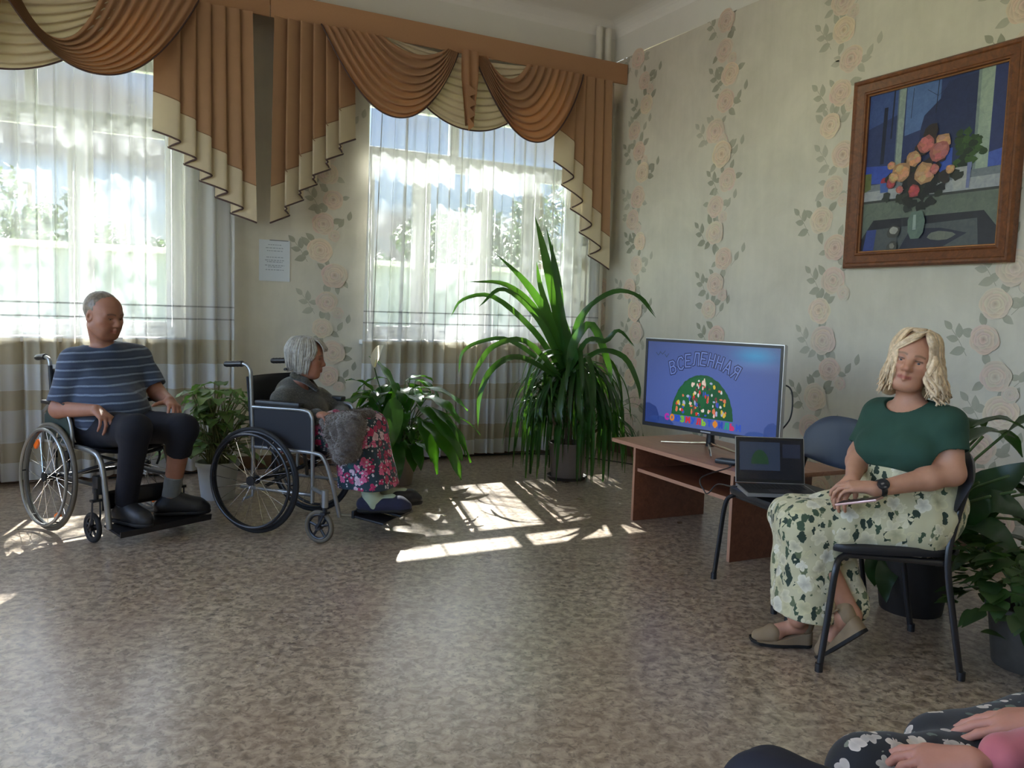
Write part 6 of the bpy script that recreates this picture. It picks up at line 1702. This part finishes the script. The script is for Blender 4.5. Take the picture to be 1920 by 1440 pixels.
# long flowered skirt
def skirt_mat():
    return flower_mat('leafy_flowered_cloth', srgb(194, 188, 154), [(0, srgb(206, 200, 170)), (.4, srgb(196, 190, 152)), (.7, srgb(214, 210, 190))], [(0, srgb(40, 58, 46)), (.4, srgb(60, 80, 58)), (.75, srgb(98, 108, 78))], 15.5, 1.0, .54, 5, None, 2.1)
hemz = .165
ops = []
ops.append(rc(wst+chest*.022+np.array([0, 0, .05]), mid+chest*.03+np.array([0, 0, .05]), .126, .150, .06))
for s in (-1, 1): ops.append(rc(wst+lft*s*.062+np.array([0, 0, .05]), mid+lft*s*.08+np.array([0, 0, .04]), .114, .130, .06)); ops.append(rc(hpL, hpR, .135, .135, .05))
for hp, kn in ((hpL, knL), (hpR, knR)): ops.append(rc(hp, kn, .125, .086, .06))
ops.append(rc((hpL+hpR)/2+np.array([0, 0, .02]), (knL+knR)/2+np.array([0, 0, .01]), .120, .085, .06))
Lz = lambda u, v, d: npv(at(u, v, d))
kmid = (knL+knR)/2
for a, b, r1, r2 in ((knR, Lz(1482, 1160, 3.24), .080, .078), (knL, Lz(1500, 1160, 3.17), .078, .080), (knL+np.array([.07, -.04, -.01]), Lz(1530, 1162, 3.14), .070, .072), (kmid+np.array([.13, -.06, -.03]), Lz(1592, 1120, 3.17), .065, .070), (kmid+np.array([.12, -.02, -.04]), Lz(1560, 1140, 3.22), .07, .08)):
    ops.append(rc(a, b-np.array([0, 0, .03]), r1, r2, .045))
ops.append(disp(wrinkle(.014, 38, 21, (0, 0, 1)))); ops.append(disp(wrinkle(.004, 70, 22)))
ops.append(plane([2.45, 2.2, hemz], (-.06, .0, -1), .004))
ops.append(rc(hpL+np.array([-.03, -.055, -.045]), knL+np.array([.06, -.05, -.02]), .085, .060, .05))
ops.append(plane(wst+chest*.1+np.array([0, 0, .034]), npv((0, 0, 1))-chest*.30, .004))
sdf_obj('skirt', ops, .0045, skirt_mat(), bl)
MB().tube([Vector(wst+np.array([0, 0, .004-.30*math.cos(a)*.136])+chest*.02*0+np.array([math.cos(a)*.136, math.sin(a)*.178, 0])) for a in [i*PI/20 for i in range(40)]], .011, 8, closed=True).build('waistband', plain('green_band', srgb(34, 66, 54), .85), bl, True, 180)
# wristwatch
d = (wrL-elL)/np.linalg.norm(wrL-elL); wc = wrL-d*.022
q = Vector(d).to_track_quat('Z', 'Y').to_matrix(); m = MB()
m.lathe([(.030, -.011), (.0325, -.008), (.0325, .008), (.030, .011)], wc, 24, R=q); wo = m.build('watch_strap', M_black, bl, True)
nrm = Vector((-.55, -.60, .60)); nrm = (nrm-Vector(d)*nrm.dot(Vector(d))).normalized(); qq = nrm.to_track_quat('Z', 'Y').to_matrix()
MB().lathe([(.0, .0), (.021, .0), (.022, .004), (.021, .010), (.019, .011), (.0, .0112)], Vector(wc)+nrm*.028, 28, R=qq).build('watch_case', plain('dark_glass', (.02, .022, .026), .12), wo, True)
MB().tube(bez([Vector(nb)+Vector(chest)*.048+Vector(lft)*x+Vector((0, 0, -.004-.030*(1-(x/.05)**2))) for x in (-.05, -.025, 0, .025, .05)], 16), .0016, 5).build('necklace', plain('fine_chain', srgb(190, 160, 110), .3, .8), bl, True)
# shoulder-length wavy blonde hair parted on her left
m = MB(); rr = random.Random(18)
prt = .018
combed(m, P, 250, (.95, 3.14), .175, .0125, rr, prt, .013, 42, .030, 1.10, tone=(.72, 1.25), endth=1.42)
combed(m, P, 70, (.80, 1.10), .16, .0115, rr, prt, .014, 42, .012, 1.10, tone=(.8, 1.25), endth=1.40)
for k in range(34):      # fringe swept to her right
    z = rr.uniform(-.008, .006); s0 = prt+rr.uniform(-.004, .012)
    lock(m, [P(s0, .045+rr.uniform(-.04, .02), .126), P(s0-.030, .082, .100+z), P(s0-.060, .082, .070+z), P(-.070, .062, .030+z), P(-.082, .035+rr.uniform(-.01, .01), -.02+z), P(-.085+rr.uniform(-.01, .01), .03, -.07+z)], .0105, tuple([rr.uniform(.8, 1.25)]*3), .5, 20)
for k in range(22):
    z = rr.uniform(-.008, .006); s0 = prt+rr.uniform(-.002, .010)
    lock(m, [P(s0, .045+rr.uniform(-.04, .02), .126), P(s0+.025, .078, .100+z), P(s0+.045, .070, .065+z), P(.078, .045, .025+z), P(.084, .030, -.03+z), P(.082+rr.uniform(-.01, .01), .03, -.08+z)], .0105, tuple([rr.uniform(.8, 1.2)]*3), .5, 20)
M_bl = hair_mat('blonde_hair', srgb(182, 154, 120), srgb(226, 204, 172))
m.build('hair', M_bl, bl, True, 180)
sdf_obj('hair_cap', [el(P(0, -.020, .038), np.array((.081, .098, .089)), np.array([S, F, U]), 0, 0), rc(P(.045, -.055, .0), P(.055, -.05, -.12), .05, .035, .04), rc(P(-.045, -.055, .0), P(-.055, -.05, -.12), .05, .035, .04), plane(P(0, .048, .05), F*.95+U*.2)], .005, hair_mat('blonde_hair_under', srgb(140, 116, 84), srgb(176, 150, 112)), bl, lambda v: np.ones((len(v), 3)))
# phone under her hands
pc = at(1612, 946, 2.93); ph = thing('smartphone', 'smartphone in a pinkish case on the blonde woman\'s lap', 'phone', pc)
dx = (at(1575, 947, 2.97)-at(1620, 942, 2.91)).normalized(); dn = Vector((-.02, .03, 1.0)); dn = (dn-dx*dn.dot(dx)).normalized(); dy = dn.cross(dx); Rm = Matrix((dx, dy, dn)).transposed()
pc = pc+dn*.012
MB().box(pc, (.150, .072, .009), Rm, bev=.004).build('case', plain('pink_metal', srgb(196, 160, 156), .3, .4), ph, True)
MB().box(pc+dn*.005, (.144, .066, .001), Rm).build('screen', M_black, ph, True)
# ================================================================ the two people sitting next to the camera
fl_ = thing('person', 'person in a navy white-flowered dress and pink sleeves, hands on lap', 'person', (1.70, .80, 0))
hF = np.array([-.883, .468, 0]); lF = np.array([-.468, -.883, 0])
knL, knR = npv(at(1640, 1466, 1.50)), npv(at(1782, 1420, 1.62))
H0 = np.array([1.92, .81, .47]); hpL, hpR = H0+lF*.09, H0-lF*.09
anL, anR = np.array([knL[0]+.02, knL[1]-.01, .10]), np.array([knR[0]+.02, knR[1]-.01, .10])
nb = H0-hF*.26+np.array([0, 0, .48]); shL, shR = nb+lF*.18+np.array([0, 0, -.05]), nb-lF*.18+np.array([0, 0, -.05])
wrL, wrR = npv(at(1838, 1432, 1.355)), npv(at(1985, 1352, 1.47))
elL, elR = (shL+wrL)/2-lF*.03+np.array([.06, -.03, -.12]), (shR+wrR)/2-lF*.06+np.array([.06, -.03, -.10])
mid = H0; sp = (shL+shR)/2; fwd = hF
hc = nb+hF*.03+np.array([0, 0, .17]); F, S, U = frame_from((-.85, .5, -.1))
ops = []; limbs(ops, -.016, big=.8, belly=.02)
ops.append(rc(nb, hc-U*.05, .05, .05, .03)); P = head_ops(ops, hc, F, S, U, .98, fem=True)
hand_ops(ops, wrL, npv(at(1700, 1420, 1.415))-wrL, npv((.1, .1, -1)), -1, per=((8, 20, 14), (16, 24, 16), (22, 28, 18), (26, 30, 18)), spread=5, sc=.95, thumb=(.75, .6, .25))
hand_ops(ops, wrR, npv(at(1846, 1352, 1.53))-wrR, npv((.0, .1, -1)), 1, curls=(8, 12, 10), spread=11, sc=1.0, thumb=(.7, .65, .3))
for an in (anL, anR): ops.append(rc(an-np.array([0, 0, .02]), an+hF*.14+np.array([0, 0, -.045]), .038, .026, .03))
SKF = srgb(186, 132, 116)
sdf_obj('body', ops, .0036, M_skin, fl_, face_col(hc, F, S, U, .98, SKF, srgb(150, 80, 74), srgb(90, 70, 56), .15))
M_dress = flower_mat('navy_flowered_cloth', srgb(20, 24, 34), [(0, srgb(176, 168, 164)), (.5, srgb(196, 186, 180)), (.8, srgb(160, 156, 150))], [(0, srgb(78, 96, 92)), (.5, srgb(96, 108, 100)), (.8, srgb(120, 124, 112))], 18, .34, .40, 6, None, .6)
ops = []; limbs(ops, .0, legs=False, arms=False, big=.8, belly=.02)
for hp, kn in ((hpL, knL), (hpR, knR)): ops.append(rc(hp, kn, .088, .078, .04)); ops.append(rc(kn, kn*np.array([1, 1, 0])+np.array([.02, 0, .30]), .076, .085, .04))
ops.append(rc(H0, (knL+knR)/2+np.array([.08, -.03, -.01]), .10, .06, .05)); ops.append(rc(hpL, hpR, .11, .11, .05))
ops.append(disp(wrinkle(.006, 30, 31)))
ops.append(el(nb+np.array([0, 0, .03]), (.085, .085, .07), None, .006, 0, 's')); ops.append(plane([0, 0, .26], (0, 0, -1), .004))
sdf_obj('dress', ops, .0042, M_dress, fl_)
ops = []
for sh, e, w in ((shL, elL, wrL), (shR, elR, wrR)): ops.append(rc(sh, e, .060, .056, .03)); ops.append(rc(e, e+(w-e)*.90, .052, .040, .02))
ops.append(rc(shL, shR, .06, .06, .03)); ops.append(disp(wrinkle(.004, 50, 12)))
sdf_obj('cardigan', ops, .0045, cloth('pink_knit', srgb(178, 96, 104), .85), fl_)
sdf_obj('hair', [el(P(0, -.018, .036), (.081, .099, .09), np.array([S, F, U]), 0, 0), plane(P(0, .05, .05), F*.95+U*.2), plane(P(0, 0, -.06), -U)], .006, hair_mat('brown_hair', srgb(70, 56, 46), srgb(104, 86, 70)), fl_, lambda v: np.ones((len(v), 3)))
M_bsh = plain('dark_shoe', srgb(30, 28, 30), .5)
for an in (anL, anR): shoe(fl_, an, np.array([an[0], an[1], 0])+hF*.16+np.array([0, 0, .006]), M_bsh, M_sole, w=.040)
# neighbour with one knee crossed over
nv = thing('person', 'person in dark navy trousers, only one raised knee in view', 'person', (1.50, .55, 0))
knL = npv(at(1446, 1500, 1.29)); H0 = npv(at(2400, 1560, 1.0)); H0[2] = .53
knR = knL+np.array([.10, -.10, -.10]); hpL, hpR = H0+lF*.08, H0-lF*.08
anL = knL+np.array([.06, -.06, -.36]); anR = np.array([knR[0], knR[1], .10])
nb = H0-hF*.24+np.array([0, 0, .46]); shL, shR = nb+lF*.19+np.array([0, 0, -.05]), nb-lF*.19+np.array([0, 0, -.05])
elL, elR = shL-hF*.05+np.array([0, 0, -.28]), shR-hF*.05+np.array([0, 0, -.28]); wrL, wrR = elL+hF*.10+np.array([0, 0, -.07])+lF*.05, elR+hF*.20+np.array([0, 0, -.03])
mid = H0; sp = (shL+shR)/2; fwd = hF; hc = nb+np.array([0, 0, .18]); F, S, U = frame_from((-.8, .6, -.05))
ops = []; limbs(ops, -.012, big=.85); ops.append(rc(nb, hc-U*.05, .052, .052, .03)); P = head_ops(ops, hc, F, S, U, 1.0)
for w, s in ((wrL, -1), (wrR, 1)): hand_ops(ops, w, hF*1.0, (0, 0, -1), s, curls=(20, 24, 14))
for an in (anL, anR): ops.append(rc(an-np.array([0, 0, .02]), an+hF*.14+np.array([0, 0, -.045]), .038, .026, .03))
sdf_obj('body', ops, .005, M_skin, nv, face_col(hc, F, S, U, 1, SK, srgb(140, 84, 74), srgb(60, 48, 40)))
ops = []; limbs(ops, .004, legs=True, arms=False, tors=False); ops.append(rc(hpL, hpR, .115, .115, .05)); ops.append(disp(wrinkle(.004, 36, 3)))
sdf_obj('trousers', ops, .005, plain('dark_navy_cloth', srgb(25, 27, 42), .85, var=.12, bump=.2), nv)
ops = []; limbs(ops, .010, legs=False, arms=False)
for sh, e, w in ((shL, elL, wrL), (shR, elR, wrR)): ops.append(rc(sh, e, .064, .056, .03)); ops.append(rc(e, e+(w-e)*.85, .054, .042, .02))
ops.append(el(nb+np.array([0, 0, .04]), (.08, .08, .07), None, .006, 0, 's')); ops.append(plane(H0+np.array([0, 0, -.04]), (0, 0, -1), .01))
sdf_obj('sweater', ops, .006, cloth('grey_sweater', srgb(70, 74, 82)), nv)
sdf_obj('hair', [el(P(0, -.018, .036), (.080, .098, .089), np.array([S, F, U]), 0, 0), plane(P(0, .045, .05), F*.9+U*.3), plane(P(0, 0, -.04), -U)], .006, hair_mat('dark_hair', srgb(50, 42, 38), srgb(80, 68, 58)), nv, lambda v: np.ones((len(v), 3)))
for an in (anL, anR): shoe(nv, an, an+hF*.17+np.array([0, 0, -.094]), M_bsh, M_sole, w=.042)
M_b2 = plain('black_back_vinyl', srgb(34, 35, 40), .42)
rzF = math.atan2(hF[1], hF[0])
chair('side_chair', 'black side chair under the person in the white-flowered dress', (1.995, .77, 0), rzF, M_b2, M_seat)
c_ = nb*0+H0; chair('side_chair', 'black side chair under the person with the raised knee', (c_[0], c_[1], 0), rzF, M_b2, M_seat)
# ================================================================ overhead panels added out of view to brighten the room, and the yard outside
def fill_lamp_mat():
    t = NT('fill_lamp_diffuser'); e = t.n('Emission', Color=(1, .95, .88, 1), Strength=FILL_LAMP); return t.done(e.outputs[0])
M_fill_lamp = fill_lamp_mat()
for k, (x, y, lab) in enumerate(((-.6, .2, 'added fill lamp panel over the middle of the room by the side wall'), (2.4, .2, 'added fill lamp panel over the middle of the room by the painting wall'), (-.6, -1.8, 'added fill lamp panel at the far end by the side wall'), (2.4, -1.8, 'added fill lamp panel at the far end by the painting wall'))):
    th = thing('added_fill_lamp', lab, 'fill lamp', (x, y, ZC), 0, 'added fill lamps')
    m = MB()
    for a, b in (((-.62, -.32), (.62, -.30)), ((-.62, .30), (.62, .32)), ((-.62, -.30), (-.60, .30)), ((.60, -.30), (.62, .30))): m.boxab((x+a[0], y+a[1], ZC-.07), (x+b[0], y+b[1], ZC))
    m.build('frame', M_white, th, True)
    MB().boxab((x-.60, y-.30, ZC-.06), (x+.60, y+.30, ZC-.05)).build('diffuser', M_fill_lamp, th, True)
# yard
GZ = -.9
def lawn():
    t = NT('lawn'); co = t.coord(); a = t.noise(co, .8, 5)
    return t.done(t.pbsdf(t.ramp(a.outputs[0], [(.35, srgb(84, 96, 66)), (.65, srgb(116, 122, 96))]), .9))
MB().add([(-60, YW+WT+.02, GZ), (90, YW+WT+.02, GZ), (90, 120, GZ), (-60, 120, GZ)], [(0, 1, 2, 3)]).build('lawn', lawn(), kind='structure', smooth=0)
M_crown = leaf_mat('crown_leaf', srgb(70, 82, 66), srgb(98, 108, 90), srgb(90, 110, 70), .05, .95)
def tree(label, px, d, ztop, zbot, rad, seed):
    c = at(px, 588, d); rr = random.Random(seed)
    th = thing('garden_tree', label, 'tree', (c.x, c.y, GZ), 0, 'trees in the yard')
    MB().tube(bez([(c.x, c.y, GZ-.05), (c.x+.1, c.y, (GZ+zbot)/2), (c.x, c.y+.1, ztop-.5)], 10), [.24, .23, .22, .2, .18, .16, .14, .12, .10, .08, .06][:11], 8).build('trunk', M_bark, th, True)
    m = MB()
    cl = [(Vector((c.x+rr.gauss(0, rad*.45), c.y+rr.gauss(0, rad*.3), rr.uniform(zbot+.5, ztop-.5))), rr.uniform(.5, 1.0)*rad*.45) for _ in range(14)]
    for k in range(1500):
        q, r = rr.choice(cl); v = Vector((rr.gauss(0, 1), rr.gauss(0, 1), rr.gauss(0, 1))).normalized()*r*rr.uniform(.5, 1)
        p = q+v; a = Vector((rr.gauss(0, 1), rr.gauss(0, 1), rr.gauss(0, 1))).normalized(); b = a.orthogonal().normalized(); s = rr.uniform(.10, .22)
        m.add([p-a*s, p+b*s*.5, p+a*s, p-b*s*.5], [(0, 1, 2, 3)], 0, [rnd_tone(rr, .7, 1.2)]*4)
    m.build('crown', M_crown, th, True, 0)
for k, (px, d, zt, zb, r, lab) in enumerate(((60, 26, 5.4, 1.2, 2.2, 'tree in the yard behind the seated man'), (235, 30, 4.6, 1.0, 1.8, 'smaller tree in the yard right of the seated man'), (800, 30, 4.9, 1.2, 1.8, 'tree in the yard behind the left part of the corner window'), (905, 27, 4.6, 1.0, 1.9, 'tree in the yard seen in the middle of the corner window'), (1010, 32, 6.4, 1.4, 2.2, 'taller tree in the yard seen behind the tall potted plant'))):
    tree(lab, px, d, zt, zb, r, 60+k)
p0, p1 = at(-300, 588, 21), at(1400, 588, 21)
yy = 21.0
bt = thing('yard_building', 'long low white building across the yard outside the windows', 'building', (8, yy, GZ))
MB().boxab((-14, yy, GZ), (30, yy+1.2, 2.4)).build('wall', plain('pale_render', srgb(146, 152, 156), .8, var=.03), bt, True)
MB().boxab((-14.2, yy-.2, 2.4), (30.2, yy+1.4, 2.55)).build('roof', plain('pale_roof', srgb(196, 194, 190), .6), bt, True)

# tall tree close to the house: its branches reach up in front of the sun and dapple the floor
rr = random.Random(91); tx, ty = 2.55, 11.0
th = thing('garden_tree', 'tall tree close to the house, outside the wall between the windows', 'tree', (tx, ty, GZ), 0)
MB().tube(bez([(tx, ty, GZ-.05), (tx+.05, ty, 2.0), (tx-.05, ty, 4.2), (tx+.05, ty, 6.4)], 15), [.17, .165, .16, .155, .15, .145, .14, .13, .12, .11, .10, .09, .08, .07, .05, .03], 9).build('trunk', M_bark, th, True)
m = MB(); br = MB()
def shade(x, z, r, n, t=4.0):
    c = Vector((x+.265*t, 6.9+t, z+.974*t)); s0 = Vector((tx, ty, rr.uniform(3.6, 5.6)))
    br.tube(bez([s0, s0.lerp(c, .5)+Vector((0, 0, .12)), c], 6), [.03, .026, .022, .018, .014, .011, .008], 6)
    for k in range(n):
        v = Vector((rr.gauss(0, 1), rr.gauss(0, .8), rr.gauss(0, 1))).normalized()*r*rr.random()**.45
        p = c+v; a = Vector((rr.gauss(0, 1), rr.gauss(0, 1), rr.gauss(0, 1))).normalized(); b = a.orthogonal().normalized(); q = rr.uniform(.035, .06)
        m.add([p-a*q, p+b*q*.5, p+a*q, p-b*q*.5], [(0, 1, 2, 3)], 0, [rnd_tone(rr, .7, 1.2)]*4)
for x, z, r, n in ((2.36, 2.2, .28, 330), (2.42, 1.8, .28, 330), (2.38, 1.4, .30, 300), (2.55, 2.44, .14, 100), (2.66, 1.6, .22, 170), (2.85, 1.3, .24, 150), (2.9, 1.75, .12, 40), (2.35, 2.60, .13, 70), (2.7, 2.57, .07, 30), (3.60, 2.2, .30, 330), (3.62, 2.5, .2, 140), (4.1, 2.5, .2, 140), (3.62, 1.75, .32, 330), (3.60, 1.3, .32, 280), (4.05, 2.2, .34, 340), (4.1, 1.7, .34, 320), (4.0, 1.3, .30, 260), (3.95, 2.8, .28, 190),
                   (.55, 2.85, .36, 260), (.15, 2.95, .30, 190), (.62, 2.2, .20, 80), (.25, 1.9, .22, 90), (-.35, 2.85, .34, 220), (-.3, 2.1, .30, 170), (-.75, 2.8, .28, 120), (.6, 1.4, .26, 110), (-.3, 1.4, .3, 140), (-.9, 1.9, .34, 180)): shade(x, z, r, n)
m.build('crown', M_crown, th, True, 0); br.build('branches', M_bark, th, True)
# ================================================================ camera, light
sc = bpy.context.scene
cam = bpy.data.cameras.new('camera'); co = bpy.data.objects.new('camera', cam); COL.objects.link(co)
Rc = RW @ np.diag([1, -1, -1])
mw = Matrix.Identity(4)
for i in range(3):
    for j in range(3): mw[i][j] = Rc[i, j]
mw.translation = Vector(CAMP); co.matrix_world = mw
cam.sensor_width = 36; cam.lens = FPX*36/1920; cam.clip_start = .05; cam.clip_end = 400
sc.camera = co
sun = bpy.data.lights.new('sun', 'SUN'); so = bpy.data.objects.new('sun', sun); COL.objects.link(so)
sun.energy = 140; sun.angle = math.radians(.5); sun.color = (1, .95, .86)
so.rotation_euler = Vector((-.265, -1, -.974)).to_track_quat('-Z', 'Y').to_euler(); so.location = (5, 20, 20)
w = bpy.data.worlds.new('sky'); sc.world = w; w.use_nodes = True
nt = w.node_tree; nt.nodes.clear()
N = nt.nodes.new; L = nt.links.new
out = N('ShaderNodeOutputWorld'); bg = N('ShaderNodeBackground'); sky = N('ShaderNodeTexSky'); sky.sky_type = 'NISHITA'
sky.sun_disc = False; sky.sun_elevation = math.radians(44); sky.sun_rotation = math.radians(0); sky.altitude = 100; sky.dust_density = 1.2
tc = N('ShaderNodeTexCoord'); mp = N('ShaderNodeMapping'); mp.inputs['Scale'].default_value = (1, 1, 2.6); L(tc.outputs['Generated'], mp.inputs[0])
nz = N('ShaderNodeTexNoise'); nz.inputs['Scale'].default_value = 3.2; nz.inputs['Detail'].default_value = 6; L(mp.outputs[0], nz.inputs['Vector'])
rp = N('ShaderNodeValToRGB'); rp.color_ramp.elements[0].position = .48; rp.color_ramp.elements[1].position = .62; L(nz.outputs[0], rp.inputs[0])
mx = N('ShaderNodeMix'); mx.data_type = 'RGBA'; L(rp.outputs[0], mx.inputs[0])
sk = N('ShaderNodeMix'); sk.data_type = 'RGBA'; sk.blend_type = 'MULTIPLY'; sk.inputs[0].default_value = 1; L(sky.outputs[0], sk.inputs[6]); sk.inputs[7].default_value = (.14, .155, .175, 1)
L(sk.outputs[2], mx.inputs[6]); mx.inputs[7].default_value = (.86, .84, .80, 1)
# sky boosted overhead and sideways, out of view, to light the room; dimmer low
sx = N('ShaderNodeSeparateXYZ'); L(tc.outputs['Generated'], sx.inputs[0])
ml = N('ShaderNodeMapRange'); L(sx.outputs[2], ml.inputs[0]); ml.inputs[1].default_value = .28; ml.inputs[2].default_value = .62; ml.inputs[3].default_value = .50; ml.inputs[4].default_value = 2.4
mr = N('ShaderNodeMapRange'); L(sx.outputs[0], mr.inputs[0]); mr.inputs[1].default_value = -.35; mr.inputs[2].default_value = -.8; mr.inputs[3].default_value = .50; mr.inputs[4].default_value = 5.0
mm = N('ShaderNodeMath'); mm.operation = 'MAXIMUM'; L(ml.outputs[0], mm.inputs[0]); L(mr.outputs[0], mm.inputs[1])
m2 = N('ShaderNodeVectorMath'); m2.operation = 'SCALE'; L(mx.outputs[2], m2.inputs[0]); L(mm.outputs[0], m2.inputs['Scale'])
L(m2.outputs[0], bg.inputs[0]); bg.inputs[1].default_value = SKY_STRENGTH; L(bg.outputs[0], out.inputs[0])
sc.view_settings.view_transform = 'Standard'; sc.view_settings.look = 'None'; sc.view_settings.exposure = EXPOSURE; sc.view_settings.gamma = 1; sc.view_settings.use_curve_mapping = False
sc.cycles.use_denoising = True
sc.cycles.max_bounces = 10; sc.cycles.diffuse_bounces = 5; sc.cycles.transparent_max_bounces = 18; sc.cycles.transmission_bounces = 8
sc.cycles.sample_clamp_indirect = 8; sc.cycles.caustics_reflective = False; sc.cycles.caustics_refractive = False
